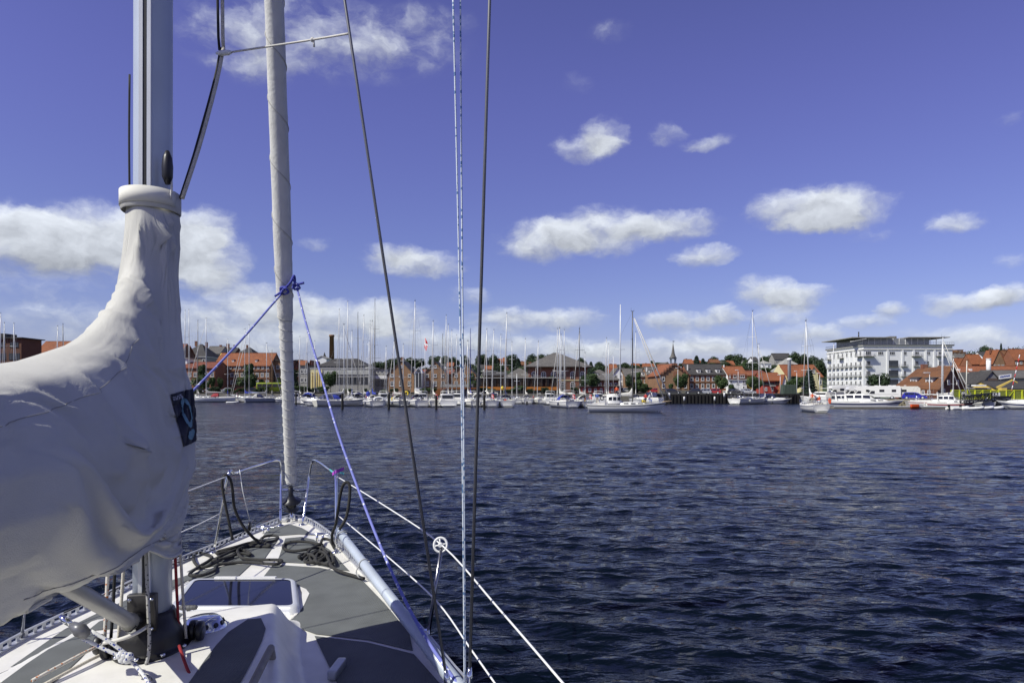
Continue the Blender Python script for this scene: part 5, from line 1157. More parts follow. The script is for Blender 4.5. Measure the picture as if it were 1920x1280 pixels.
rf = part('roof', MB().prism([e0, e1, rg1, rg0], (0, .05, .25)), TILE_B, hh); part('roof', MB().prism([gr, rb, rg0, rg1], (0, .05, .25)), TILE_B, hh)
def onroof(u, v): return e0.lerp(e1, u).lerp(rg0.lerp(rg1, u), v)
for u in (.24, .60):
    a = onroof(u, .26); b = onroof(u+.16, .26); dv = (b-a).normalized(); nv = Vector((dv.y, -dv.x, 0)); rzd = math.atan2(dv.y, dv.x)
    dm = part('dormer', MB().prism([a, b, b+Vector((0, 0, 1.0)), a+Vector((0, 0, 1.0))], -nv*1.6), WFRAME, rf); part('dormer_roof', MB().prism([a+Vector((0, 0, 1.02))-dv*.3+nv*.3, b+Vector((0, 0, 1.02))+dv*.3+nv*.3, b+Vector((0, 0, 1.3))+dv*.3-nv*2, a+Vector((0, 0, 1.3))-dv*.3-nv*2], (0, 0, .14)), SLATED, rf)
    m_ = (a+b)/2; window(dm, m_.x-org(hh).x, m_.z+.5-zb_, (b-a).length*.86, .78, 'cross', m_.y-org(hh).y-.02, rzd)
gd = (gr-e1).normalized(); grz = math.atan2(gd.y, gd.x)
for u, y in ((.36, 716.5), (.68, 716.5), (.2, 733), (.5, 733)):
    q = e1.lerp(gr, u)+Vector((-.2, .36, 0)); zz_ = zat(y, q.y); window(hh, q.x-org(hh).x, zz_-zb_, 1.05, .95, 'cross', q.y-org(hh).y, grz)
ed = (e1-e0).normalized(); erz = math.atan2(ed.y, ed.x)
for i in range(6):
    q = e0.lerp(e1, .30+i*.125)+Vector((0, .34, 0)); window(hh, q.x-org(hh).x, zat(735.5, q.y)-zb_, .62, .95, 'cross', q.y-org(hh).y, erz)
part('chimney', MB().box(onroof(.22, 1.0)+Vector((0, .3, .3)), (1.2, .9, 1.6)), BRICK, rf)
# ---- sheds on the right
h = House('long_hall', 1798, 1990, 190, 711, 688, 'side', BRICKO, TILE_O, 'long brick hall with plain orange roof, roof vents and skylights', D=18)
for px in (1823, 1846): h.box('roof_vent', px, 690, 694, 4, 1, WFRAME, 6)
for px in (1832, 1836, 1843): h.box('skylight', px, 702, 706, 3, 1.4, PANE, 3)
h.row(719, 5, 14, 7, style='thin', dark=True)
c = MB().tube([P(1853.5, 706, 184), P(1853.5, 673, 184)], .55, 14); c.tube([P(1853.5, 674, 184), P(1853.5, 672, 184)], .62, 14); solo('silo_pipe', c, WFRAME, 'tall white cylindrical vent pipe in front of the long orange roof', 'vent pipe')
h = House('grey_shed', 1843, 1876, 168, 716, 697, 'front', mat('grey_cladding', lin(122, 122, 124), .8), SLATED, 'grey gabled shed with brown sliding door', D=16); h.box('sliding_door', 1861, 709, 727, 18, .2, mat('brown_steel', lin(92, 78, 70), .7), -.05)
h = House('grey_shed', 1876, 1990, 172, 709, 696, 'side', GREYW, SLATE, 'long pale grey shed roof behind the banner', D=14)
bn = thing('banner', P(1884.5, 711, 166), 'white banner with blue unreadable lettering on the shed', 'banner'); q0 = P(1873, 703.5, 166); q1 = P(1896.5, 700.5, 166); part('cloth', MB().prism([q0, q1, q1+Vector((0, 0, -.95)), q0+Vector((0, 0, -.95))], (0, .06, 0)), WFRAME, bn)
lt = MB(); rr = random.Random(4)
for i in range(13):
    a = q0.lerp(q1, .1+.062*i)+Vector((0, -.02, -.42)); lt.box(a+Vector((0, 0, rr.uniform(-.06, .06))), (.13, .02, rr.uniform(.22, .42))); lt.box(a+Vector((.06, 0, rr.uniform(-.15, .15))), (.16, .02, .08))
part('lettering', lt, mat('blue_print', (.05, .09, .35), .7), bn)
h = House('yellow_workshop', 1868, 1990, 158, 729, 716, 'side', YELW, SLATED, 'yellow workshop with dark roof and raised yellow gable', D=10); h.row(735, 6, 6, 6)
part('yellow_gable', MB().prism([P(1869, 725, 155), P(1899, 711, 155), P(1908, 716, 155), P(1908, 718, 155), P(1899, 713.6, 155), P(1871, 729, 155)], (0, .3, 0)), YELW, h.o); h.box('yellow_bay', 1874, 727, 738, 10, 1.5, YELW, -.8)
h = House('low_shed', 1810, 1850, 160, 729, 726, 'flat', BRICKD, GREYW, 'low shed with pale awnings and blue shutters beside the gangway', D=5, ov=.6); h.box('blue_shutter', 1830, 730, 734, 34, .2, mat('blue_paint', lin(70, 90, 140), .6), -.1); h.box('white_awning', 1832, 721, 724, 20, 1.5, WFRAME, -.6)
# ================================================================== the hillside: houses and trees
hs = [(68,128,420,655,640,2),(200,250,420,660,646,2),(300,335,430,650,640,1),(1,1,1,1,1,1)]
HILL = [(1143,1157,470,690,683,0,'orange-roofed house'),(1158,1172,520,689,684,1,'pale house'),(1186,1200,520,688,682,0,'low orange-roofed house'),(1207,1228,500,689,682,0,'wide orange-roofed house'),(1230,1244,540,688,683,2,'brown-roofed house'),
 (1286,1300,430,682,674,0,'white-gabled red house'),(1302,1316,470,683,676,0,'red house'),(1333,1350,460,680,674,2,'brown house'),(1352,1362,480,684,678,3,'grey-roofed house'),(1366,1378,430,684,677,0,'small orange-roofed house'),(1412,1422,420,676,670,1,'pale house'),(1428,1446,400,681,676,4,'white villa with pale roof'),
 (1452,1484,430,673,663,5,'long dark-roofed house'),(1468,1494,400,682,672,4,'large white villa with broad pale roof'),(1458,1472,380,694,686,4,'grey and white modern villa'),(1500,1512,420,684,677,1,'white cottage'),(1396,1406,450,682,676,3,'grey house'),(1376,1392,520,676,670,3,'low grey house'),
 (893,904,470,676,668,1,'white house with dark roof'),(928,941,480,680,673,0,'small red-roofed house'),(943,956,500,678,671,0,'bright orange-roofed house'),(898,912,430,690,684,1,'white gabled cottage'),(910,924,420,692,686,0,'red-tiled cottage'),(956,968,470,682,676,4,'pale house'),(838,850,460,686,680,0,'red cottage'),(975,988,480,684,678,2,'brown house'),
 (1786,1811,520,660,650,6,'long flat brick apartment block'),(1796,1812,430,674,664,3,'grey flat house'),(1812,1838,470,664,660,7,'flat dark-roofed terrace'),(1798,1826,360,690,672,0,'orange house with white gable'),(1822,1846,350,682,665,0,'dark red house with steep orange roof and white windows'),(1842,1862,400,668,660,1,'white villa'),(1862,1884,340,680,656,8,'brick house with tall orange gabled roof'),
 (1886,1900,420,668,658,2,'brown-roofed house'),(1902,1935,350,674,655,0,'large red-roofed house'),(1860,1890,560,656,649,6,'far brick terrace on the ridge'),(1893,1935,540,658,648,6,'long far brick block on the ridge'),(1935,1980,430,668,655,0,'red-roofed house at the slope end'),(1795,1806,560,656,651,6,'small far brick block')]
HW = [BRICKO, WHITEW, BRICKD, GREYW, WHITEW, GREYW, BRICKY, GREYW, BRICKY]; HR = [TILE_O, SLATED, TILE_B, SLATE, GREYW, SLATED, BRICKO, SLATED, TILE_O]
for i, (a, b, Y, ev, rd, k, lab) in enumerate(HILL):
    kd = 'front' if k in (8,) else ('flat' if k in (6, 7) else ('hip' if k == 4 else 'side'))
    near = 'above the marina' if b < 1100 else ('above the old warehouses' if b < 1300 else ('above the red house' if b < 1520 else 'on the slope behind the sheds'))
    h = House('hillside_house', a, b, Y, ev, rd, kd, HW[k], HR[k], f'{lab} {near}', D=9, ov=.4, group='houses on the hillside', z0=min(ground_z(xat((a+b)/2, Y), Y), zat(ev, Y)-2.6))
    n = max(1, int((b-a)/7)); zr = ev+max(3, min(6, 900/Y*2.4)); h.row(zr, 1.5*F/Y*.9, n, 1.4*F/Y*.8)
    if k in (0, 2, 8): h.chimney(a+(b-a)*.3, rd-1.5, 1.0*F/Y*.7)
# waterfront trees
for (px, top, Y, w, k, lab) in [(377, 682, 228, 25, 2, 'leafy street tree before the low orange brick building'), (396, 700, 226, 17, 4, 'small bushy tree beside the low orange brick building'), (413, 703, 228, 12, 1, 'little round tree before the long brown brick building'), (465, 680, 228, 32, 2, 'tall dense tree before the long orange-roofed building'),
  (492, 706, 230, 14, 1, 'small tree beside the green bus'), (524, 704, 230, 12, 1, 'small round tree before the brick wing'), (552, 690, 228, 16, 7, 'slim tree behind the furled headsail'), (620, 689, 226, 29, 1, 'big round tree before the yellow-fronted office'), (884, 698, 214, 18, 2, 'slim tree beside the wooden restaurant'), (900, 712, 222, 10, 4, 'small bush on the restaurant roof edge'),
  (1034, 700, 222, 12, 1, 'small round tree before the arched windows'), (1112, 694, 214, 30, 1, 'full green tree between red hall and grey roof'), (1095, 700, 216, 16, 0, 'darker tree at the corner of the red brick hall'), (1180, 698, 212, 18, 0, 'dark tree behind the ketch'), (1196, 696, 216, 18, 2, 'upright tree beside the brick town house'), (1210, 714, 204, 16, 4, 'low bushy tree beside the parked cars'), (1277, 694, 195, 30, 1, 'full round tree before the gabled brown warehouse'), (1258, 714, 198, 12, 4, 'small bush beside the gabled brown warehouse'),
  (1353, 698, 190, 28, 1, 'round quay tree at the end of the orange brick warehouse'), (1372, 716, 186, 14, 4, 'loose bush on the black quay beside the white house'), (1416, 700, 190, 34, 1, 'broad tree before the yellow house'), (1491, 699, 190, 36, 1, 'broad dark-green tree before the large orange roof'), (1517, 690, 188, 34, 5, 'dark fir beside the small sailing boat mast'), (1648, 696, 200, 42, 0, 'round dark tree before the white apartment block')]:
    tree(px, top, Y, w, k, lab, 'trees on the waterfront')
# trees on the skyline and slope
SK = [(709,676,520,26,0),(727,672,500,28,6),(745,668,480,32,0),(766,668,500,28,6),(784,670,520,26,0),(817,664,480,28,0),(838,664,500,26,6),(851,667,520,20,0),(871,663,500,19,6),(904,661,470,26,0),(925,662,480,22,6),(960,661,460,24,0),(972,672,430,22,5),(936,676,470,22,3),(998,660,470,22,6),(1013,661,480,30,0),(1030,662,500,26,6),(1090,668,480,20,0),
 (1108,678,460,18,5),(1124,676,480,18,0),(1172,678,500,16,6),(1186,682,520,20,3),(1198,679,540,20,3),(1222,675,560,6,7),(1226,676,560,5,7),(1240,676,520,26,4),(1286,676,500,22,3),(1306,667,440,24,5),(1318,672,460,20,5),(1338,666,470,20,6),(1356,671,500,30,3),(1376,662,480,34,0),(1394,664,460,36,3),(1404,668,440,30,4),(1420,676,420,30,4),(1436,666,470,24,6),(1446,664,460,22,0),
 (1490,656,410,22,6),(1506,660,420,22,0),(1524,663,430,24,6),(1538,668,400,22,0),(1436,686,400,30,4),(1460,680,420,20,4),(1410,684,400,30,3),(1390,680,420,30,4),(1446,694,360,26,4),(1478,690,380,24,4),(1520,680,380,22,4),
 (1846,644,470,20,6),(1853,648,440,18,0),(1877,644,450,11,5),(1891,661,380,18,6),(1838,668,400,16,4),(1808,684,380,30,3),(1826,688,340,30,4),(1848,688,330,30,3),(1872,684,320,36,4),(1898,682,320,30,3),(1916,684,320,30,4),(1800,670,420,20,3),(1882,676,350,24,4),(1910,650,470,16,6),(1790,668,450,16,0),
 (1130,686,430,22,4),(1210,684,450,22,4),(1252,682,450,24,3),(1330,676,450,24,4),(1360,682,420,24,4),(985,684,440,24,3),(920,692,400,24,4),(870,684,440,26,3),(950,694,390,22,4),(800,684,440,26,3),(700,686,440,24,3),(355,660,420,18,0),(560,676,430,22,6),(540,672,460,20,0),(590,674,420,16,6)]
for i, (px, top, Y, w, k) in enumerate(SK):
    kindn = {0: 'round dark tree', 6: 'round dark tree', 1: 'round tree', 3: 'spreading dark bushy tree', 4: 'spreading green bushy tree', 5: 'dark pointed fir', 7: 'slender poplar'}[k]
    lab = f'{kindn} on the slope behind {landmark(px)}'; tree(px, top, Y, w*1.12, k, lab, 'trees on the slope')
r_ = random.Random(21)
for i in range(46):
    px = 862+i*15+r_.uniform(-6, 6); Y = r_.uniform(400, 540); k = r_.choice((3, 4, 3, 0, 6)); top = (684 if px < 1240 else 678)+r_.uniform(-5, 8); kindn = {0: 'smaller round tree', 6: 'smaller round tree', 3: 'dark garden tree', 4: 'green garden tree'}[k]
    tree(px, top, Y, r_.uniform(20, 34), k, f'{kindn} among the hillside gardens behind {landmark(px)}', 'trees among the hillside gardens')
# mass of shrubs and gardens over the slope
def shrubs():
    r = random.Random(11); mb = MB()
    for i in range(34000):
        px = r.uniform(-120, 2040); Y = r.uniform(300, 640); X = xat(px, Y)
        if 1530 < px < 1790 and Y < 400: continue
        if mnoise.noise(Vector((X*.035, Y*.035, 0))) < -.12: continue
        z = ground_z(X, Y)+abs(r.gauss(0, 1.5)); c = Vector((X, Y, z)); nn = Vector((r.gauss(0, 1), r.gauss(0, 1)-.5, r.gauss(0, 1)+.6)).normalized(); t = nn.orthogonal().normalized(); b = nn.cross(t); s = r.uniform(.35, .95)
        mb.v += [tuple(c-t*s), tuple(c-b*s*.7), tuple(c+t*s), tuple(c+b*s*.7)]; n = len(mb.v); mb.f.append((n-4, n-3, n-2, n-1))
    me = bpy.data.meshes.new('hillside_shrubbery'); me.from_pydata(mb.v, [], mb.f); me.materials.append(mat('shrub_leaf', (.03, .055, .016), .8, var=.5, vs=.12)); o = link('hillside_shrubbery', me); tag(o, 'green shrubs and gardens covering the hillside between houses', 'shrubs', kind='stuff')
shrubs()
# ================================================================== boats: local +y is the bow, x to starboard, z up from the waterline
STRIPE = mat('dark_blue_stripe', (.02, .03, .10), .4, var=.05); ANTIF = mat('dark_antifouling', (.015, .015, .02), .7, var=.2); FEND = mat('fender_vinyl', (.62, .62, .6), .5, var=.1)
def hull_rings(L, B, fb, sheer=.35, over=.9, tr=.78, n=20, rake=.35):
    rings = []
    for i in range(n+1):
        u = i/n; y = -L/2+L*u
        b = B/2*(tr+(1-tr)*math.sin(min(1, u/.45)*math.pi/2)) if u < .45 else B/2*max(.015, 1-((u-.45)/.55)**2.3)
        zs = fb+sheer*(abs(u-.35)/.65)**2; row = []
        for v in (0, .18, .36, .5, .66, .84, 1.):
            z = -.35+(zs+.35)*v; hw = b*(1-(1-v)**2.6)**.62 if v > 0 else .01
            yy = y+(over*(z/zs-1)*sstep(u, .72, 1.)) + (rake*(z/zs-1)*-1*sstep(u, .2, 0)*(1 if rake else 0))
            row.append((hw, yy, z))
        rings.append(row)
    return rings
def hull_mb(rings):
    mb = MB(); full = [[Vector((x, y, z)) for x, y, z in r[::-1]]+[Vector((-x, y, z)) for x, y, z in r[1:]] for r in rings]
    mb.loft(full, False); n = len(full[0]); mb.add(full[0], [tuple(range(n))]); return mb
def deck_mb(rings, dz=-.02, crown=.06):
    mb = MB(); rows = []
    for r in rings:
        x, y, z = r[-1]; rows.append([Vector((x*k, y, z+dz+crown*(1-k*k))) for k in (-1, -.5, 0, .5, 1)])
    mb.loft(rows, False); return mb
def band(rings, v0, v1, off=.012):
    mb = MB()
    def at(r, v):
        k = v*(len(r)-1); i = min(int(k), len(r)-2); f = k-i; a, b = r[i], r[i+1]; return [a[q]+(b[q]-a[q])*f for q in range(3)]
    for s in (-1, 1): mb.loft([[Vector((s*(at(r, v)[0]+off), at(r, v)[1], at(r, v)[2])) for v in (v0, v1)] for r in rings], False)
    return mb
def cabin_mb(y0, y1, w, h, z, taper=.72):
    mb = MB(); rows = []
    for t, hk, wk in ((0, .05, .9), (.03, .92, 1), (.35, 1, 1), (.75, .8, taper+.05), (1, .08, taper*.6)):
        y = y0+(y1-y0)*t; hh = h*hk; ww = w/2*wk; rows.append([Vector((ww, y, z)), Vector((ww*.93, y, z+hh*.75)), Vector((ww*.78, y, z+hh)), Vector((0, y, z+hh*1.08)), Vector((-ww*.78, y, z+hh)), Vector((-ww*.93, y, z+hh*.75)), Vector((-ww, y, z))])
    mb.loft(rows, False, True, True); return mb
def sailboat(mx, top, wl, hd, L, label, cover=SAILC, hood=None, hull=WHITE, mastm=ALUW, stripe=STRIPE, group=None, jib=True, boom=True, mizzen=None, flag=None, B=None, fb=None, Y=None, lean=0, bimini=None, fenders=0, dinghy=None, simple=False, furl=SAILC, sheer=.35, mtk=1.2):
    Y = 3900/(wl-CY) if Y is None else Y; B = B or L*.315; fb = fb or .55+.055*L; H = zat(top, Y); my = .08*L; rz = R(hd)-math.atan2(mx-CX, F)
    rot = Matrix.Rotation(rz, 3, 'Z'); loc = Vector((xat(mx, Y), Y, 0))-rot@Vector((0, my, 0))
    o = thing('sailing_boat', loc, label, 'sailboat', group, rz); o.rotation_euler = (0, R(lean), rz)
    rg = hull_rings(L, B, fb, sheer); pl = lambda n, mb, m, p=o: part(n, mb, m, p, True)
    hb = pl('hull', hull_mb(rg), hull); pl('waterline', band(rg, .12, .27), ANTIF, hb)
    if stripe: pl('stripe', band(rg, .84, .91), stripe, hb)
    pl('deck', deck_mb(rg), DECKW); cz = fb-.02; cb = pl('cabin', cabin_mb(-.10*L, .30*L, B*.58, .42, cz+.03), hull if hull == CREAM else WHITE)
    for s in (-1, 1):
        for q in range(3): pl('cabin_window', MB().prism([(s*B*.285, -.04*L+q*.09*L, cz+.18), (s*B*.285, .02*L+q*.09*L, cz+.18), (s*B*.278, .02*L+q*.09*L, cz+.32), (s*B*.278, -.04*L+q*.09*L, cz+.32)], (s*.02, 0, 0)), DGLASS, cb)
    ck = pl('cockpit', MB().box((B*.26, -.27*L, cz+.16), (.12, .30*L, .34)).box((-B*.26, -.27*L, cz+.16), (.12, .30*L, .34)).box((0, -.13*L, cz+.16), (B*.5, .12, .36)), DECKW); pl('cockpit_well', MB().box((0, -.275*L, cz+.02), (B*.46, .27*L, .12)), mat('cockpit_sole', (.20, .18, .15), .8), ck)
    pl('steering_wheel', MB().tube([(.42*math.cos(a), -.34*L, cz+.75+.42*math.sin(a)) for a in [k*math.pi/8 for k in range(17)]], .025, 5).tube([(0, -.335*L, cz), (0, -.335*L, cz+.8)], .08, 6), STEEL, ck)
    r = .075*mtk; zm = cz+.35; m = pl('mast', MB().tube([(0, my, zm-.3), (0, my, H*.7), (0, my, H)], [r, r, r*.7], 8), mastm)
    for f, ww in ((.40, .36), (.70, .28)): pl('spreader', MB().tube([(-B*ww, my-.15, zm+(H-zm)*f), (0, my, zm+(H-zm)*f-.05), (B*ww, my-.15, zm+(H-zm)*f)], .03, 5), mastm, m)
    pl('masthead_gear', MB().box((0, my, H+.05), (.12, .5, .06)).tube([(0, my-.2, H), (0, my-.2, H+.55)], .015, 4).box((.1, my+.2, H+.25), (.3, .02, .05)), BLACKP, m)
    bow = Vector((0, L/2-.1, fb+sheer)); st = Vector((0, -L/2+.15, fb+.1))
    w = .011; pl('backstay', MB().tube([st, (0, my, H)], w, 4), WIRE)
    for s in (-1, 1): pl('shroud', MB().tube([(s*B*.44, my-.2, fb), (s*B*.36, my-.15, zm+(H-zm)*.40), (s*B*.28, my-.15, zm+(H-zm)*.70), (0, my, H-.2)], w, 4), WIRE)
    if jib: pl('furled_headsail', MB().tube([bow+Vector((0, -.15, .35)), bow.lerp(Vector((0, my, H*.97)), .5), Vector((0, my+.1, H*.94))], [.075, .07, .035], 7), furl)
    else: pl('forestay', MB().tube([bow, (0, my, H-.2)], w, 4), WIRE)
    if boom:
        bz = zm+1.05; pts = [(0, my-.1, bz), (0, my-.16*L, bz+.02), (0, my-.36*L, bz+.05)]; pl('boom', MB().tube(pts, .06, 6), mastm)
        if cover: 
            mb = MB(); rows = []
            for u, hh, ww in ((0, 1.5, .10), (.04, 1.25, .14), (.12, .62, .17), (.4, .46, .16), (.8, .32, .12), (1, .16, .05)):
                y = my+.04-u*.38*L; rows.append([Vector((ww*math.cos(a)*(1 if math.sin(a) < 0 else .75), y, bz-.06+hh*(.42+.5*math.sin(a)))) for a in [k*math.pi/5 for k in range(10)]])
            pl('sail_cover', mb.loft(rows, True, True, True), cover)
    if hood:
        mb = MB(); rows = []
        for u, k in ((0, .35), (.25, .85), (.6, 1), (1, .97)):
            y = -.02*L-u*.14*L; rows.append([Vector((B*.30*math.cos(a), y, cz+.30+.95*k*math.sin(a))) for a in [q*math.pi/8 for q in range(9)]])
        hp = pl('sprayhood', mb.loft(rows, False), hood); pl('sprayhood_window', MB().box((0, -.035*L, cz+.72), (B*.36, .03, .22)), DGLASS, hp)
    if bimini: 
        b_ = pl('bimini', MB().loft([[Vector((B*.4*k, y, cz+2.0+.12*(1-k*k)-abs(y+.3*L)*.05)) for k in (-1, -.5, 0, .5, 1)] for y in (-.40*L, -.30*L, -.20*L)], False), bimini)
        pl('bimini_frame', MB().tube([(-B*.4, -.40*L, cz), (-B*.4, -.38*L, cz+2), (B*.4, -.38*L, cz+2), (B*.4, -.40*L, cz)], .02, 5).tube([(-B*.4, -.28*L, cz), (-B*.4, -.2*L, cz+2), (B*.4, -.2*L, cz+2), (B*.4, -.28*L, cz)], .02, 5), STEEL, b_)
    # rails
    rail = MB(); sp = [rg[i][-1] for i in range(1, len(rg)-1, 3)]
    for s in (-1, 1):
        for x, y, z in sp: rail.tube([(s*x*.97, y, z), (s*x*.97, y, z+.62)], .013, 4)
        rail.tube([(s*x*.97, y, z+.62) for x, y, z in sp], .010, 4); rail.tube([(s*x*.97, y, z+.33) for x, y, z in sp], .008, 4)
    pl('guard_rail', rail, STEEL)
    x0, y0, z0 = rg[0][-1]; pl('pushpit', MB().tube([(-x0*.95, y0+1.1, z0+.62), (-x0*.95, y0+.1, z0+.62), (x0*.95, y0+.1, z0+.62), (x0*.95, y0+1.1, z0+.62)], .022, 5).tube([(-x0*.95, y0+.1, z0), (-x0*.95, y0+.1, z0+.62)], .02, 5).tube([(x0*.95, y0+.1, z0), (x0*.95, y0+.1, z0+.62)], .02, 5), STEEL)
    pl('pulpit', MB().tube([(-.55, L/2-1.3, fb+sheer), (-.4, L/2-.6, fb+sheer+.68), (0, L/2-.05, fb+sheer+.7), (.4, L/2-.6, fb+sheer+.68), (.55, L/2-1.3, fb+sheer)], .022, 5), STEEL)
    if hd == 0 or abs(hd) < 60: pl('transom_step', MB().rbox((0, -L/2-.12, .32), (B*tr_w(B), .5, .12), .1), WHITE, hb)
    for i in range(fenders):
        s = -1 if i % 2 else 1; k = 5+4*(i//2); x, y, z = rg[min(k, 16)][-1]; pl('fender', MB().lathe((s*(x+.14), y, z-.75), [(.03, 0), (.12, .08), (.13, .3), (.12, .52), (.03, .6)], 8).tube([(s*(x+.14), y, z-.15), (s*x, y, z+.05)], .012, 4), STRIPE if i % 3 == 1 else FEND)
    if flag: flag_part(o, (-.2, -L/2+.1, fb+.3), flag)
    if dinghy: pl('dinghy', MB().tube(spline([(-.75, -L/2-.75, fb+.1), (-.8, -L/2-.7, fb+.5), (0, -L/2-.62, fb+.72), (.8, -L/2-.7, fb+.5), (.75, -L/2-.75, fb+.1)], 4), .24, 8), WHITE if dinghy == 'w' else GREYC)
    if mizzen:
        my2, top2 = mizzen; H2 = zat(top2, Y); m2 = pl('mizzen_mast', MB().tube([(0, my2, fb), (0, my2, H2)], [.09, .06], 8), mastm); pl('spreader', MB().tube([(-.9, my2, H2*.56), (.9, my2, H2*.56)], .025, 5), mastm, m2)
        pl('stay', MB().tube([(0, my2, H2), st], w, 4), WIRE)
        for s in (-1, 1): pl('shroud', MB().tube([(s*B*.4, my2-.4, fb), (0, my2, H2*.95)], w, 4), WIRE)
    return o, rg
def tr_w(B): return .5
FLAGR = mat('flag_red', (.55, .02, .03), .7, var=.08); FLAGW = mat('flag_white', (.8, .8, .8), .7, var=.03); FLAGK = mat('flag_black', (.015, .015, .015), .8, var=0); FLAGY = mat('flag_gold', (.75, .5, .02), .7, var=.05)
def flag_part(o, at, kind, w=.62, h=.8, staff=1.2):
    x, y, z = at; sf = part('flag_staff', MB().tube([(x, y, z-.3), (x, y-.25, z+staff)], .018, 5), WFRAME, o, True)
    cols = [FLAGK, FLAGR, FLAGY] if kind == 'de' else ([FLAGR] if kind == 'dk' else [FLAGW]); top = Vector((x, y-.22, z+staff-.05))
    def pt(u, v): return top+Vector((.05*math.sin(v*5+u*4)+u*.10, -u*.22, -v*h))+Vector((w*u*.55, 0, -u*.25))
    n = len(cols)
    for i, c in enumerate(cols):
        mb = MB().loft([[pt(u/6, (i+v/3)/n) for v in range(4)] for u in range(7)], False); part('flag_band' if n > 1 else 'flag_cloth', mb, c, sf, True)
    if kind == 'dk':
        for (u0, u1, v0, v1) in ((0, 1, .43, .57), (.28, .44, 0, 1)):
            for e in (.006, -.006): part('flag_cross', MB().loft([[pt(u0+(u1-u0)*a/5, v0+(v1-v0)*b/5)+Vector((0, e, 0)) for b in range(6)] for a in range(6)], False), FLAGW, sf, True)
G1 = 'sailing boats moored stern-to in the front row'; G2 = 'sailing boats moored in the rows behind'
# ---- far left, beyond the sail cover
sailboat(1, 588, 755, 20, 12, 'tall sloop with dark rigging before the modern office block', NAVY, group=G2)
sailboat(8, 606, 756, 10, 10, 'sloop with thick white rolled headsail before the modern office block', SAILC, group=G2)
sailboat(26, 607, 757, -15, 9.5, 'slim-masted sloop before the modern office block', GREYC, group=G2)
sailboat(108, 612, 755, 15, 10, 'sloop with pale mast before the long dark warehouse', SAILC, group=G2); sailboat(118, 608, 756, -10, 10, 'sloop with dark mast before the long dark warehouse', BLUE, mastm=ALUD, group=G2)
# ---- left, between cover and furled headsail
sailboat(347, 583, 752.5, 8, 11.5, 'slim sloop behind the red-hooded yacht, one of two close grey masts', SAILC, group=G2); sailboat(354, 581, 752, -6, 11.5, 'sloop with the taller of two close grey masts near the cover', NAVY, group=G2)
sailboat(371, 601, 752.5, 5, 11, 'sloop with dark-topped mast behind the red-hooded yacht', GREYC, mastm=ALUD, group=G2)
sailboat(386.5, 597, 754.2, 82, 13.5, 'long white yacht with red sprayhood lying broadside, grey boom', GREYC, hood=REDC, stripe=mat('grey_stripe', (.3, .32, .36), .5), furl=SAILC, mtk=1.4, flag='dk')
sailboat(427, 637, 752, 0, 9, 'small sloop with short mast before the long brown brick building', BLUE, group=G2); sailboat(459, 617, 752.5, 70, 11, 'sloop with blue boom cover beside the tall dense tree', BLUE, group=G2)
sailboat(467, 609, 753.6, 84, 11.5, 'white yacht with raked mast and pale blue boom cover', mat('pale_blue_canvas', (.28, .32, .5), .8), hood=GREYC, fenders=3); sailboat(500, 643, 754, -78, 10.5, 'pale grey-hulled yacht with navy window panel lying broadside', GREYC, hood=NAVY, hull=mat('pale_grey_gelcoat', (.36, .38, .42), .3, var=.05))
sailboat(510, 657, 752, 0, 8, 'small boat with short brown mast beside the green bus', GREYC, mastm=mat('spruce_mast', (.30, .18, .08), .6), group=G2); sailboat(562, 632, 752, 6, 10, 'sloop with thin grey mast behind the furled headsail', SAILC, group=G2)
sailboat(576, 624, 754, 12, 11, 'sloop with tall pale mast beside the flat grey block', GREYC, fenders=2, group=G2); sailboat(590, 640, 752, -8, 9, 'sloop with short thin mast before the yellow-fronted office', SAILC, group=G2)
# ---- centre-left cluster
sailboat(636, 581, 756, 10, 12, 'sloop with dark instruments on a tall grey mast near the big round tree', NAVY, hood=NAVY, group=G2, mtk=1.1); sailboat(645, 608, 761, -68, 11, 'cream-decked sloop moored by the first black pile, thick rolled headsail', SAILC, hull=CREAM, mtk=1.4, hood=BLUE)
sailboat(652, 566, 755, 5, 13.5, 'sloop with the tallest white mast beside the first black pile', SAILC, mastm=ALUW, group=G2, mtk=1.3); sailboat(660, 621, 757, 0, 10, 'sloop with blue hatch cover beside the first black pile', BLUE, group=G2, mtk=1.2)
sailboat(671, 587, 754, -5, 11.5, 'sloop with two dark blocks high on its mast', NAVY, mastm=ALUD, group=G2); sailboat(682, 592, 755, 14, 11, 'sloop with slightly raked grey mast before the dark office roof', GREYC, group=G2); sailboat(692, 640, 758, 0, 9, 'small sloop hidden behind the boat with grey dinghy', SAILC, group=G2)
sailboat(698, 603, 761.8, 10, 11, 'white yacht with an inflatable dinghy slung across its stern and blue cover', BLUE, hood=SAILC, dinghy='w', fenders=2, group=G1, B=4.0); sailboat(694, 602, 755, -4, 10.5, 'sloop with one of two close white masts behind the slung dinghy', SAILC, group=G2)
sailboat(703, 562, 754, 4, 13.5, 'sloop with very tall dark mast behind the slung dinghy', NAVY, hood=NAVY, mastm=ALUD, group=G2, mtk=1.15); sailboat(724, 650, 756, 10, 9, 'low sloop beside the second black pile', GREYC, hood=GREYC, group=G2)
sailboat(739, 640, 761.5, 20, 10.5, 'grey sloop with yellow horseshoe buoy at the second black pile', GREYC, hood=GREYC, hull=mat('grey_gelcoat', (.34, .35, .36), .35), fenders=2, group=G1)
sailboat(778, 565, 761.8, 12, 12.5, 'white round-sterned sloop with tall mast behind the inner shroud', SAILC, hood=NAVY, fenders=4, group=G1, mtk=1.15); sailboat(756, 646, 757, 0, 9.5, 'sloop with white canvas awning beside the tall round-sterned sloop', SAILC, bimini=WHITE, group=G2)
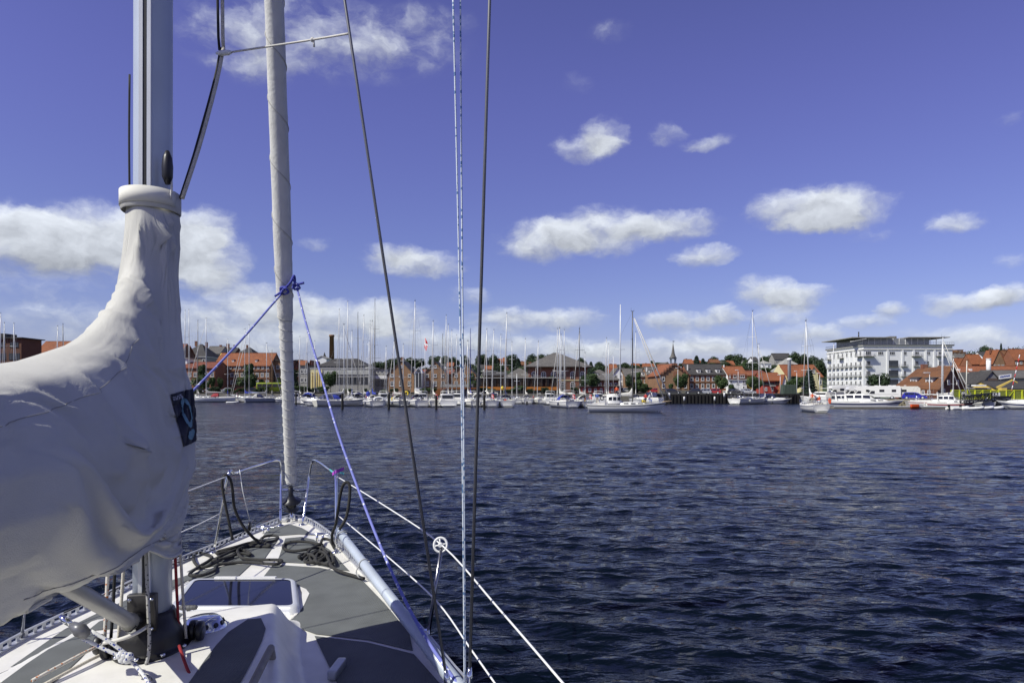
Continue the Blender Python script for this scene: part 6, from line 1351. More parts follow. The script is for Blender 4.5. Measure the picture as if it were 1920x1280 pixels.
sailboat(812, 603, 762, 6, 10.5, 'cream-hulled sloop with teak stern rail beside the white motor cruiser', SAILC, hull=CREAM, flag='dk', fenders=3, group=G1); sailboat(830, 627, 755, 0, 10, 'sloop with short dark mast behind the white motor cruiser', GREYC, mastm=ALUD, group=G2)
sailboat(836.5, 592, 755, 8, 12, 'sloop with tall dark-capped mast behind the white motor cruiser', NAVY, group=G2, mtk=1.1); sailboat(840.5, 609, 756, 3, 11, 'sloop with white raked mast behind the white motor cruiser', SAILC, group=G2, mtk=1.2); sailboat(847, 620, 754, -4, 10, 'sloop with thin grey mast beside the curved timber kiosk', SAILC, group=G2); sailboat(856, 629, 754, 0, 9.5, 'sloop with thin short mast beside the curved timber kiosk', GREYC, group=G2)
sailboat(877, 640, 761.5, 18, 10, 'white sloop with pale awning half hidden by the flag lines', SAILC, bimini=SAILC, fenders=2, group=G1); sailboat(882, 618, 757, 6, 11, 'sloop with a dark blue sail bag up its mast beside the outer shroud', BLUE, mastm=mat('blue_mast_bag', (.03, .05, .22), .7), group=G2)
sailboat(912.5, 618, 762, 10, 11, 'white sloop under a grey tent awning by the black pile', SAILC, bimini=GREYC, fenders=2, flag='dk', group=G1, mtk=1.2); sailboat(922, 619, 757, 3, 11, 'sloop with raked mast close beside the tent awning', SAILC, group=G2, lean=1.6, mtk=1.2); sailboat(939, 628, 756, 0, 10, 'sloop with thin white mast before the wooden restaurant', SAILC, group=G2)
sailboat(947, 588, 761.8, 4, 11.5, 'white sloop with orange lifebuoy and navy covers on its stern', NAVY, hood=NAVY, group=G1, lean=1.0, mtk=1.25); sailboat(960, 642, 756, 0, 9, 'sloop with short mast and cross-bar before the wooden restaurant', GREYC, group=G2)
sailboat(985, 636, 756.3, 8, 9.8, 'white sloop in the gap with upright sail bundle, before the restaurant', SAILC, hood=GREYC, group='sailing boats in the gap before the restaurant'); sailboat(1007, 641, 756.3, 14, 9.8, 'white sloop with slanting forestay beside the one with upright sail bundle', None, jib=True, lean=1.2, group='sailing boats in the gap before the restaurant')
sailboat(969, 700, 756.3, 6, 8.5, 'small white motor-sailer at the edge of the gap before the restaurant', GREYC, boom=False, jib=False, group='sailing boats in the gap before the restaurant')
sailboat(1049, 616, 763.5, 22, 11.5, 'white sloop with white bimini and blue cockpit dodger before the red hall', SAILC, bimini=WHITE, hood=BLUE, flag='dk', fenders=2, mtk=1.2); sailboat(1045, 617, 757, 0, 11, 'sloop with thin pale mast before the red hall', SAILC, group=G2); sailboat(1052, 628, 756, 4, 10.5, 'sloop with grey ladder-like mast before the red hall', GREYC, group=G2); sailboat(1058, 619, 756.5, -4, 11, 'sloop with raked dark-topped mast before the red hall', SAILC, group=G2, mtk=1.3)
sailboat(1086.5, 616, 763, 18, 11, 'white sloop with blue-and-grey boom cover beside the ketch', GREYC, hood=SAILC, stripe=STRIPE, flag='dk', fenders=2, mtk=1.3, mastm=ALUD); sailboat(1097, 662, 756, 0, 8.5, 'small sloop with thin short mast beside the full green tree', SAILC, group=G2)
sailboat(1137, 635, 757, 6, 10, 'sloop with pale mast and navy bimini behind the ketch', SAILC, bimini=NAVY, group=G2, mtk=1.2); sailboat(1141, 645, 756.5, 3, 10, 'sloop with slanting rolled headsail behind the ketch', SAILC, group=G2, mtk=1.2); sailboat(1192, 623, 757, 0, 10.5, 'sloop with tall pale mast behind the ketch bow', SAILC, hood=NAVY, group=G2, mtk=1.2)
# ---- the ketch under way
ket, krg = sailboat(1186, 584, 772.2, -84, 11.6, 'white ketch under way with grey mainmast, deckhouse and dark sheer stripe', SAILC, stripe=mat('black_stripe', (.01, .01, .015), .4), mastm=ALUD, flag='de', mizzen=None, B=3.3, fb=1.05, sheer=.42, mtk=1.25, hood=None)
kp = lambda n, mb, m, p=ket: part(n, mb, m, p, True)
mz = kp('second_mast', MB().tube([(0, -.9, 1.2), (.35, -.9, 9), (.7, -.9, zat(576, 100)+.6)], [.09, .09, .06], 8), ALUW); kp('spreader', MB().tube([(.35, -1.6, 9.2), (.35, -.2, 9.2)], .03, 5), ALUW, mz)
dh = kp('deckhouse', cabin_mb(-2.9, -.6, 2.3, 1.35, 1.25, .95), WHITE)
for s in (-1, 1):
    for q in range(3): kp('deckhouse_window', MB().box((s*1.10, -2.4+q*.62, 1.98), (.05, .46, .5)), DGLASS, dh)
kp('deck_box', MB().rbox((0, 2.6, 1.62), (.8, .6, .35), .08), YELLOW); kp('life_ring', MB().tube([(1.45, -3.6+.26*math.cos(a), 2.05+.26*math.sin(a)) for a in [k*math.pi/8 for k in range(17)]], .06, 6), BLACKP); kp('bowsprit', MB().tube([(0, 5.3, 1.5), (0, 6.6, 1.62)], .09, 8), TEAK)
kp('furled_genoa', MB().tube([(0, 6.4, 1.9), (0, 3.7, 8), (0, 1.2, 13.8)], [.10, .095, .05], 8), SAILC)
# ---- right-hand boats
sb, sbr = sailboat(1520, 602, 771.3, 16, 9.4, 'small white sailing boat under way with red life ring on its stern', WHITE, hood=GREYC, lean=-3.0, mtk=1.1, jib=True, stripe=STRIPE)
sp_ = lambda n, mb, m, p=sb: part(n, mb, m, p, True)
sp_('life_ring', MB().tube([(1.15, -4.6, 1.55+0)]+[(1.15+.30*math.cos(a)*.4, -4.65, 1.6+.34*math.sin(a)) for a in [k*math.pi/8 for k in range(17)]], .085, 6), ORANGE); sp_('folded_sail', MB().blob((0, -.6, 2.1), (.5, 1.0, .5), 10, 7), WHITE)
sailboat(1411, 583, 757.3, -32, 13.5, 'large white sloop with tall pale mast and bimini at the black quay', SAILC, bimini=WHITE, mastm=WFRAME, fenders=2, mtk=1.25); sailboat(1424, 645, 756.6, -70, 9, 'small sloop with thin raked mast beside the large white sloop', None, boom=False, lean=-2, group=G2)
sailboat(1557, 645, 757, 10, 9, 'sloop with thin leaning white mast before the apartment block', None, lean=3, jib=False, mastm=WFRAME); sailboat(1768, 632, 764.5, -75, 10.5, 'white boat with red gunwale and tall mast before the brick harbour house', None, stripe=REDC, Y=129, lean=0, mastm=ALUW, mtk=1.2, fenders=2)
sailboat(1765, 645, 763.5, -70, 9.5, 'sloop with raked grey mast close to the red-gunwaled boat', None, Y=131, lean=2.2, mtk=1.2); sailboat(1787, 672, 764, -72, 8.5, 'sloop with short white mast and cross-trees before the gable', SAILC, Y=130, lean=1.2, mtk=1.1); sailboat(1811, 676, 764.5, 110, 8, 'small sloop with leaning cream mast before the yellow fence', None, Y=130.5, lean=-3, mastm=CREAM, jib=False)
# ---- motor boats
def motorboat(cx, wl, hd, L, label, kind='cruiser', Y=None, canopy=None, stripe=STRIPE, fb=None, B=None):
    Y = 3900/(wl-CY) if Y is None else Y; B = B or L*.34; fb = fb or .5+.06*L; o = thing('motor_boat', (xat(cx, Y), Y, 0), label, 'motorboat', None, R(hd)-math.atan2(cx-CX, F)); rg = hull_rings(L, B, fb, .35, 1.5, .95, 18, 0); pl = lambda n, mb, m, p=o: part(n, mb, m, p, True)
    hb = pl('hull', hull_mb(rg), WHITE); pl('waterline', band(rg, .12, .26), ANTIF, hb)
    if stripe: pl('stripe', band(rg, .66, .80), stripe, hb)
    pl('deck', deck_mb(rg), DECKW); z = fb
    if kind == 'cruiser':
        c = pl('cabin', cabin_mb(-.10*L, .34*L, B*.74, .55, z, .6), WHITE)
        u = pl('wheelhouse', MB().loft([[Vector((sx*B*.36*wk, y, zz_)) for sx, zz_ in ((1, z+.1), (.94, z+h_*.65), (.8, z+h_), (-.8, z+h_), (-.94, z+h_*.65), (-1, z+.1))] for y, h_, wk in ((-.30*L, 1.35, 1), (-.05*L, 1.45, 1), (.03*L, 1.3, .95), (.13*L, .5, .85))], False, True, True), WHITE)
        for s in (-1, 1):
            for q in range(3): pl('side_window', MB().prism([(s*B*.352, -.27*L+q*.11*L, z+.72), (s*B*.352, -.18*L+q*.11*L, z+.72), (s*B*.315, -.18*L+q*.11*L, z+1.18), (s*B*.315, -.27*L+q*.11*L, z+1.18)], (s*.02, 0, 0)), DGLASS, u)
            for q in range(2): pl('cabin_window', MB().prism([(s*B*.352, .05*L+q*.1*L, z+.2), (s*B*.345, .12*L+q*.1*L, z+.2), (s*B*.335, .12*L+q*.1*L, z+.36), (s*B*.345, .05*L+q*.1*L, z+.36)], (s*.02, 0, 0)), DGLASS, c)
        pl('windscreen', MB().prism([(-B*.30, .045*L, z+1.2), (B*.30, .045*L, z+1.2), (B*.31, .115*L, z+.62), (-B*.31, .115*L, z+.62)], (0, .02, .03)), DGLASS, u); pl('aft_glazing', MB().box((0, -.302*L, z+.85), (B*.6, .04, .62)), PANE, u)
        pl('radar_arch', MB().tube([(-B*.4, -.26*L, z+.4), (-B*.34, -.30*L, z+1.9), (B*.34, -.30*L, z+1.9), (B*.4, -.26*L, z+.4)], .06, 6), WHITE)
    elif kind == 'sport':
        c = pl('cabin', cabin_mb(-.05*L, .42*L, B*.8, .5, z, .55), WHITE); pl('windscreen', MB().loft([[Vector((B*.38*math.sin(a), -.02*L+.16*L*math.cos(a), z+.2)), Vector((B*.34*math.sin(a), -.06*L+.12*L*math.cos(a), z+.95))] for a in [R(-85+k*17) for k in range(11)]], False), DGLASS)
        pl('coaming', MB().box((B*.42, -.28*L, z+.18), (.14, .4*L, .4)).box((-B*.42, -.28*L, z+.18), (.14, .4*L, .4)).box((0, -.47*L, z+.1), (B*.8, .2, .4)), WHITE)
        pl('arch', MB().tube([(-B*.42, -.30*L, z+.2), (-B*.38, -.24*L, z+1.5), (B*.38, -.24*L, z+1.5), (B*.42, -.30*L, z+.2)], .08, 6), WHITE)
    elif kind == 'catamaran':
        for s in (-1, 1): pl('side_hull', hull_mb([[(x*.42+0, y, zz_) for x, y, zz_ in r] for r in rg]), WHITE).location.x = s*B*.52
        u = pl('saloon', MB().loft([[Vector((sx*B*.5, y, zz_)) for sx, zz_ in ((1, z+.1), (.96, z+h_*.7), (.82, z+h_), (-.82, z+h_), (-.96, z+h_*.7), (-1, z+.1))] for y, h_ in ((-.34*L, 1.25), (.05*L, 1.3), (.2*L, .4))], False, True, True), WHITE)
        pl('window_band', MB().box((0, -.12*L, z+.85), (B*.985, .42*L, .38)), DGLASS, u); pl('hard_top', MB().rbox((0, -.32*L, z+2.05), (B*.95, .36*L, .12), .2), WHITE, u); pl('top_posts', MB().tube([(-B*.42, -.46*L, z), (-B*.42, -.46*L, z+2)], .04, 5).tube([(B*.42, -.46*L, z), (B*.42, -.46*L, z+2)], .04, 5), STEEL, u)
    if canopy:
        cp = pl('canopy', MB().loft([[Vector((B*.42*math.cos(a), y, z+.55+h_*math.sin(a))) for a in [q*math.pi/8 for q in range(9)]] for y, h_ in ((.02*L, .55), (-.06*L, .95), (-.24*L, 1.05), (-.40*L, .7))], False), canopy)
        for s in (-1, 1): pl('canopy_window', MB().box((s*B*.40, -.14*L, z+.95), (.05, .14*L, .32)), PANE, cp)
    rail = MB(); sp = [rg[i][-1] for i in range(8, len(rg)-1, 2)]
    for s in (-1, 1):
        for x, y, zz_ in sp: rail.tube([(s*x*.95, y, zz_), (s*x*.95, y, zz_+.5)], .014, 4)
        rail.tube([(s*x*.95, y, zz_+.5) for x, y, zz_ in sp], .016, 4)
    pl('bow_rail', rail, STEEL); pl('bathing_platform', MB().rbox((0, -L/2-.3, .35), (B*.8, .7, .1), .12), WHITE, hb); return o
motorboat(605, 761, 72, 9.5, 'white sports cruiser with navy canopy lying broadside by the first black pile', 'sport', canopy=NAVY); motorboat(835, 762.5, 8, 9.5, 'white motor cruiser seen from astern between two black piles', 'cruiser', B=3.5, fb=1.15)
motorboat(1450, 756.8, -80, 8.5, 'white sports boat with navy canopy at the black quay', 'sport', canopy=NAVY); motorboat(1546, 758.5, 40, 10, 'white catamaran with dark window band beside the green container', 'catamaran', B=5.2, fb=1.7)
motorboat(1624, 765, -86, 12.2, 'long white motor yacht with blue stripe behind the floating pontoon', 'cruiser', Y=127, B=3.6, fb=1.15); motorboat(1588, 762, -70, 8.5, 'white cabin boat behind the motor yacht stern', 'cruiser', Y=136, stripe=None); motorboat(1785, 765, -95, 7.5, 'white cabin cruiser with wheelhouse beside the gangway foot', 'cruiser', Y=126.5, stripe=REDC, B=2.8)
motorboat(1934, 767, 80, 10, 'white cruiser with dark portlights by the stone quay end', 'sport', Y=118)
motorboat(533, 753.5, 80, 8, 'white boat with cream radar arch behind the furled headsail', 'cruiser', Y=196)
def dinghy(px, Y, hd, L, label):
    o = thing('inflatable_dinghy', (xat(px, Y), Y, 0), label, 'dinghy', 'inflatable dinghies at the gangway', R(hd)); p = [(-.6, -L/2, .22), (-.62, 0, .24), (-.45, L*.35, .32), (0, L/2, .42), (.45, L*.35, .32), (.62, 0, .24), (.6, -L/2, .22)]
    part('tube', MB().tube(spline(p, 4), .21, 8), WHITE, o, True); part('floor', MB().box((0, -.05*L, .16), (1.0, L*.8, .06)), GREYC, o, True); part('transom', MB().box((0, -L*.44, .32), (1.0, .06, .42)), WHITE, o, True); part('outboard', MB().rbox((0, -L*.5, .62), (.26, .36, .42), .08).tube([(0, -L*.5, .5), (0, -L*.5, -.3)], .06, 6), BLACKP, o, True)
for px, Y, hd, L, lab in ((1797, 115.5, -80, 3.6, 'white inflatable dinghy lying nearest the cabin cruiser'), (1822, 115, -100, 3.4, 'white inflatable dinghy under the middle of the gangway'), (1843, 116, -85, 3.4, 'white inflatable dinghy with raised outboard before the stone quay'), (1862, 116.5, -95, 3.0, 'small dinghy with black outboard beside the dark gangway pier'), (436, 178, -80, 2.8, 'small white tender between the two broadside yachts')): dinghy(px, Y, hd, L, lab)

FILL = [(548, 757, 15, 8, 'cruiser', None, 'white cabin cruiser behind the slim black pile'), (583, 757.5, -20, 7.5, 'sport', BLUE, 'white sports boat with blue canopy behind the sports cruiser'), (664, 757, 10, 8.5, 'cruiser', None, 'white cabin cruiser behind the first black pile'), (676, 760, -10, 7, 'sport', NAVY, 'small white boat with navy canopy beside the slung dinghy'),
 (716, 759, 12, 8, 'cruiser', None, 'white cabin cruiser between slung dinghy and second black pile'), (747, 758, -8, 7.5, 'sport', REDC, 'white boat with dark red canopy behind the second black pile'), (790, 758.5, 8, 8, 'cruiser', None, 'white cabin cruiser below the flagpole'), (858, 759, -6, 8, 'cruiser', None, 'white cabin boat beside the motor cruiser astern'), (893, 758.5, 10, 7.5, 'sport', GREYC, 'white boat with grey canopy behind the outer shroud'),
 (928, 759.5, -12, 7.5, 'sport', NAVY, 'white boat with navy canopy beside the tent awning'), (1028, 758.5, 10, 8, 'cruiser', None, 'white cabin cruiser beside the white bimini sloop'), (1070, 760, -8, 7.5, 'sport', SAILC, 'white boat with pale canopy between the two sloops before the red hall'), (1118, 758, 12, 8, 'cruiser', None, 'white cabin cruiser behind the ketch stern'), (1212, 757.5, 60, 8, 'sport', NAVY, 'white boat with navy canopy behind the ketch bow')]
for px, wl, hd, L, k, cv, lab in FILL: motorboat(px, wl, hd, L, lab, k, canopy=cv, fb=1.25, stripe=STRIPE if px % 2 else None)
# ================================================================== piles, pontoons, gangway, fence
def pile(px, y0, y1, Y, label, w=4.6, cap=False, group='black mooring piles'):
    X = xat(px, Y); r = w/F*Y/2; zt = zat(y0, Y); o = thing('mooring_pile', (X, Y, -1), label, 'pile', group)
    part('post', MB().lathe((X, Y, -1.2), [(r, 0), (r*1.03, 1.2), (r, zt+1.1), (r*.8, zt+1.2)], 10), WOODP, o)
    if cap: part('white_cap', MB().lathe((X, Y, zt-.9), [(r*1.12, 0), (r*1.12, .9), (r*.6, 1.0)], 10), WFRAME, o)
for px, y0, y1, lab in ((642, 737, 767, 'black mooring pile beside the navy-canopied sports cruiser'), (729, 738, 767, 'black mooring pile before the grey sloop'), (818, 741, 767, 'black mooring pile beside the cream-hulled sloop'), (908, 740, 767, 'black mooring pile before the tent awning')): pile(px, y0, y1, 3900/(y1-CY), lab)
for px, y0, lab in ((555, 735, 'slim black pile behind the furled headsail'), (988, 752, 'low pile stump in the gap before the restaurant'), (1249, 738, 'dark pile at the bow of the ketch')): pile(px, y0, 759, 160, lab, 3)
for px in (1283, 1340, 1393, 1448): pile(px, 744, 757, 170, 'pile with white top along the black quay', 3, True, 'white-topped piles along the black quay')
pile(1255, 737, 757, 168, 'taller white-topped pile at the corner of the black quay', 3, True); pile(1358, 737, 757, 172, 'taller white-topped pile beside the round quay tree', 3, True)
# floating walkways behind the front row
def pontoon(p0, p1, w, label, m=CONC):
    a, b = Vector(p0), Vector(p1); d = (b-a).normalized(); n = Vector((-d.y, d.x, 0)); o = thing('pontoon', (a+b)/2, label, 'pontoon'); L = (b-a).length
    part('float', MB().prism([a+n*w/2+Vector((0, 0, -.3)), b+n*w/2+Vector((0, 0, -.3)), b-n*w/2+Vector((0, 0, -.3)), a-n*w/2+Vector((0, 0, -.3))], (0, 0, .62)), m, o); k = max(4, int(L/2.4))
    for i in range(k):
        q = a.lerp(b, (i+.5)/k)+Vector((0, 0, .36)); part('plank_section', MB().box(q, (L/k*.96, w+.1, .07), math.atan2(d.y, d.x)), mat('grey_planks', (.30, .28, .25), .9, var=.25, vs=2), o)
    part('kerb', MB().bar(a-n*w/2+Vector((0, 0, .42)), b-n*w/2+Vector((0, 0, .42)), .14), WFRAME, o)
pontoon((xat(1562, 122), 122.5, 0), (xat(1800, 121.5), 121.5, 0), 2.0, 'long low floating pontoon with pale edge beside the motor yacht')
pontoon((xat(560, 172), 172, 0), (xat(1100, 172), 172, 0), 2.2, 'grey floating pontoon between the rows of sailing boats')
pontoon((xat(-60, 200), 200, 0), (xat(560, 198), 198, 0), 2.2, 'grey floating pontoon behind the broadside yachts')
bx = thing('rescue_box', P(1715, 766, 121), 'bright orange-red box on the edge of the long pontoon', 'box'); q = P(1715, 763, 120.6); part('shell', MB().rbox((q.x, q.y, .45), (1.35, .5, .62), .1), ORANGE, bx); part('lid', MB().box((q.x, q.y, .80), (1.4, .56, .07)), ORANGE, bx)
# gangway
gw = thing('gangway', P(1840, 757, 121), 'dark lattice gangway sloping from quay to pontoon', 'gangway'); A0, A1 = P(1811, 756, 122), P(1871, 748.5, 130); BLK = mat('black_steel', (.012, .012, .012), .5, var=.2)
for off in (0, 1.5):
    a = A0+Vector((0, off, 0)); b = A1+Vector((0, off, 0)); up = Vector((0, 0, 1.25)); part('chord', MB().bar(a, b, .16), BLK, gw); part('chord', MB().bar(a+up, b+up, .12), BLK, gw); n = 9
    for i in range(n+1): q = a.lerp(b, i/n); part('upright', MB().bar(q, q+up, .09), BLK, gw)
    for i in range(n):
        q, r_ = a.lerp(b, i/n), a.lerp(b, (i+1)/n); part('diagonal', MB().bar(q, r_+up, .06), BLK, gw); part('diagonal', MB().bar(q+up, r_, .06), BLK, gw)
part('deck', MB().prism([A0, A0+Vector((0, 1.5, 0)), A1+Vector((0, 1.5, 0)), A1], (0, 0, .08)), BLK, gw)
pr_ = P(1866, 757, 130.5); solo('gangway_pier', MB().prism([pr_+Vector((-1.2, -.4, -1.5)), pr_+Vector((1.2, -.4, -1.5)), pr_+Vector((2.0, -.4, 1.5)), pr_+Vector((-.6, -.4, 1.5))], (0, -1.2, 0)), BLK, 'dark leaning pier carrying the upper end of the gangway', 'pier')
# yellow fence
MESHY = mat('fence_mesh', lin(120, 128, 52), .8, var=.3, vs=4)
fy = 137.; x0_, x1_ = 1784, 1990; n = 14; fn = thing('fence', P((x0_+x1_)/2, 747, fy), 'bright yellow-green mesh fence along the stone quay', 'fence'); zg = 1.42
for i in range(n+1):
    px = x0_+(x1_-x0_)*i/n; X = xat(px, fy); part('post', MB().box((X, fy, zg+.95), (.22 if i % 3 == 0 else .12, .14, 1.95)), YFENCE, fn)
    if i < n:
        X2 = xat(x0_+(x1_-x0_)*(i+1)/n, fy); part('mesh_panel', MB().box(((X+X2)/2, fy+.05, zg+.95), (X2-X-.24, .03, 1.6)), MESHY, fn); part('rail', MB().box(((X+X2)/2, fy, zg+1.85), (X2-X-.23, .1, .1)), YFENCE, fn); part('rail', MB().box(((X+X2)/2, fy, zg+.12), (X2-X-.23, .1, .1)), YFENCE, fn)
        if i % 2: part('brace', MB().bar((X+.1, fy-.04, zg+.15), (X2-.1, fy-.04, zg+1.8), .06), YFENCE, fn)
sg_ = thing('notice_board', P(1868, 745, 136), 'plain white notice board on the yellow fence', 'sign'); part('board', MB().box((xat(1868, 136), 136, zg+1.05), (1.5, .06, .75)), WFRAME, sg_)
# red and white leaning crane mast
cm = thing('lattice_mast', P(1897, 745, 140), 'slender red and white lattice mast leaning over the yellow workshop', 'mast'); a, b = P(1894, 744, 140), P(1912, 665, 140)
for i in range(11): part('segment', MB().tube([a.lerp(b, i/11), a.lerp(b, (i+1)/11)], .075, 6), FLAGR if i % 2 else FLAGW, cm)
# ================================================================== vehicles
def wheel(o, x, y, r=.32):
    w = part('wheel', MB().lathe((x, y-.09, r), [(r*.6, 0), (r*.95, .01), (r, .05), (r, .14), (r*.95, .18), (r*.6, .19)], 18, (0, 1, 0)), TYRE, o, True); part('rim', MB().lathe((x, y-.1, r), [(r*.2, 0), (r*.62, .005), (r*.62, .2), (r*.2, .205)], 12, (0, 1, 0)), ALUW, w, True)
def car(px, Y, hd, paint, label, group=None, L=4.4, z=None, estate=True):
    """local x is the length, nose at +x"""
    X = xat(px, Y); z = ground_z(X, Y)+.04 if z is None else z; o = thing('parked_car', (X, Y, z), label, 'car', group, R(hd)); W = 1.76; k = L/4.4
    low = [(-2.15, .32), (-2.2, .62), (-2.12, .88), (-.9, .93), (.75, .90), (1.75, .78), (2.12, .62), (2.18, .38), (2.0, .26), (-2.0, .26)]
    mb = MB(); rings = []
    for y, s in ((-W/2, .93), (-W/2+.08, 1), (W/2-.08, 1), (W/2, .93)): rings.append([Vector((x*k*(.985 if s < 1 else 1), y, .26+(zz_-.26)*s+(0 if s == 1 else .02))) for x, zz_ in low])
    b = part('body', mb.loft(rings, True, True, True), paint, o, True)
    top = [(-2.02, .88), (-1.75, 1.38), (-1.2, 1.46), (.0, 1.45), (.55, 1.32), (1.15, .88)] if estate else [(-1.75, .88), (-1.15, 1.36), (-.5, 1.43), (.1, 1.42), (.5, 1.30), (1.1, .88)]
    gh = part('cabin', MB().loft([[Vector((x*k, y*(1 if zz_ < .9 else .86), zz_)) for x, zz_ in top] for y in (-W/2+.06, W/2-.06)], True, True, True), paint, o, True)
    xs = [(-1.72, -1.05), (-.97, -.12), (-.04, .78)] if estate else [(-1.2, -.6), (-.5, -.05), (.03, .72)]
    for s in (-1, 1):
        for a, c in xs:
            ta = min(1.34, interp(a, top)-.09); tc_ = min(1.34, interp(c, top)-.09); part('window', MB().prism([(a*k, s*(W/2-.055), .95), (c*k, s*(W/2-.055), .95), (c*k-.02, s*(W/2-.10), tc_), (a*k+.04, s*(W/2-.10), ta)], (0, s*.02, 0)), DGLASS, gh, True)
    part('windscreen', MB().prism([(1.06*k, -.68, .95), (1.06*k, .68, .95), (.60*k, .60, 1.29), (.60*k, -.60, 1.29)], (.03, 0, .02)), DGLASS, gh, True); part('rear_window', MB().prism([(top[0][0]*k+.04, -.66, .97), (top[0][0]*k+.04, .66, .97), (top[1][0]*k+.02, .58, 1.32), (top[1][0]*k+.02, -.58, 1.32)], (-.03, 0, .02)), DGLASS, gh, True)
    for x in (-1.35, 1.35):
        for s in (-1, 1): wheel(o, x*k, s*(W/2-.08))
    for s in (-1, 1): part('headlight', MB().rbox((2.06*k, s*.62, .64), (.16, .36, .14), .04), HEADL, o, True); part('tail_light', MB().rbox((-2.14*k, s*.66, .78), (.1, .24, .18), .03), FLAGR, o, True)
    return o
CBLUE = mat('car_blue', (.025, .03, .34), .25, var=.03, coat=.6); CSIL = mat('car_silver', (.42, .43, .45), .3, .3, var=.03, coat=.5); CDRK = mat('car_dark', (.03, .03, .035), .3, var=.03, coat=.5); CRED = mat('car_red', (.35, .03, .03), .3, var=.03, coat=.5); CWHT = mat('car_white', (.75, .75, .75), .3, var=.03, coat=.4); CGRN = mat('van_green', (.02, .10, .06), .35, var=.05)
car(1714.5, 136.2, -27, CBLUE, 'bright blue estate car parked on the stone quay before the white caravan')
CARS = [(372, CDRK), (398, CSIL), (425, CWHT), (448, CRED), (476, CDRK), (508, CSIL), (545, CDRK), (568, CWHT), (600, CSIL), (1160, CDRK), (1180, CSIL), (1200, CWHT), (1218, CDRK), (1228, CRED), (1262, CDRK), (1300, CDRK), (1318, CSIL), (1336, CRED), (1380, CDRK), (1402, CSIL)]
nm = {CDRK: 'dark', CSIL: 'silver', CWHT: 'white', CRED: 'red'}
for px, c in CARS:
    zone = 'before the long brown brick building' if px < 560 else ('before the yellow-fronted office' if px < 700 else ('behind the ketch bow' if px < 1240 else ('before the brick warehouses' if px < 1345 else 'before the white house')))
    Y = q_edge(px)+5.5+(px % 3); car(px, Y, -math.degrees(math.atan2(px-CX, F))+rnd.choice((0, 180)), c, f'{nm[c]} car parked on the quay {zone}', f'{nm[c]} cars {zone}', estate=px % 2 == 0)
def camper(px, Y, hd, L, label, kind='motorhome'):
    X = xat(px, Y); o = thing('motorhome' if kind == 'motorhome' else 'caravan', (X, Y, ground_z(X, Y)+.04), label, kind, None, R(hd)); W = 2.2; H = 2.75
    prof = [(-L/2, .45), (-L/2, H-.2), (-L/2+.2, H), (L/2-1.4, H), (L/2-.55, H-.1), (L/2-.35, H-.75), (L/2-.75, 1.75), (L/2-.25, 1.15), (L/2, .95), (L/2, .45)] if kind == 'motorhome' else [(-L/2, .5), (-L/2+.1, H-.5), (-L/2+.5, H-.1), (L/2-.5, H-.1), (L/2-.08, H-.5), (L/2, 1.3), (L/2-.1, .5)]
    part('body', MB().loft([[Vector((x, y, zz_)) for x, zz_ in prof] for y in (-W/2, W/2)], True, True, True, smooth=False), CREAM if kind != 'motorhome' else WHITE, o, True)
    for s in (-1, 1):
        for a, w_ in ((-L*.3, .8), (L*.05, .9)): part('window', MB().box((a, s*(W/2+.01), 1.75), (w_, .04, .5)), DGLASS, o, True)
        if kind == 'motorhome': part('cab_window', MB().prism([(L/2-1.5, s*(W/2+.01), 1.15), (L/2-.45, s*(W/2+.01), 1.15), (L/2-.9, s*(W/2+.01), 1.72), (L/2-1.5, s*(W/2+.01), 1.72)], (0, s*.02, 0)), DGLASS, o, True)
        part('stripe', MB().box((-.2, s*(W/2+.008), 1.05), (L*.8, .02, .08)), GREYC, o, True)
    if kind == 'motorhome': part('windscreen', MB().prism([(L/2-.22, -.85, 1.2), (L/2-.22, .85, 1.2), (L/2-.70, .8, 1.72), (L/2-.70, -.8, 1.72)], (.03, 0, .02)), DGLASS, o, True)
    part('roof_hatch', MB().box((-L*.2, 0, H+.06), (.6, .6, .12)).box((L*.1, 0, H+.05), (.4, .4, .1)), WFRAME, o, True)
    for x in ((-L*.25, L*.34) if kind == 'motorhome' else (0,)):
        for s in (-1, 1): wheel(o, x, s*(W/2-.05), .34)
camper(1690, 142, -22, 6.6, 'long cream caravan behind the blue estate car', 'caravan'); camper(1656, 143, 155, 6.2, 'white motorhome facing the cream caravan with dark windscreen'); camper(1630, 147, 160, 6.4, 'white motorhome beside the round dark tree'); camper(1612, 152, 170, 6.0, 'white motorhome half hidden by the motor yacht'); camper(1578, 160, 175, 6.0, 'white motorhome behind the catamaran')
bs = thing('bus', (xat(511, 221), 221, ground_z(xat(511, 221), 221)), 'yellow-green bus behind the boats beside the brick wing', 'bus', None, R(18)); part('body', MB().rbox((0, 0, 1.75), (9.5, 2.5, 2.7), .25), mat('bus_green', lin(178, 196, 66), .4, var=.04), bs, True)
for i in range(6): part('window', MB().box((-3.9+i*1.55, -1.26, 2.2), (1.35, .04, 1.0)), DGLASS, bs, True)
for x in (-3, 3):
    for s in (-1, 1): wheel(bs, x, s*1.2, .48)
ct = thing('container', (xat(1478.5, 178.5), 178.5, 2.35), 'grey-green steel container at the edge of the black quay', 'container'); part('shell', MB().box((xat(1478.5, 178.5), 178.5, 3.6), (3.1, 2.4, 2.4)), mat('container_green', lin(74, 86, 74), .7, var=.15), ct)
for i in range(9): part('rib', MB().box((xat(1478.5, 178.5)-1.45+i*.36, 177.27, 3.6), (.12, .08, 2.3)), MATS['container_green'], ct)
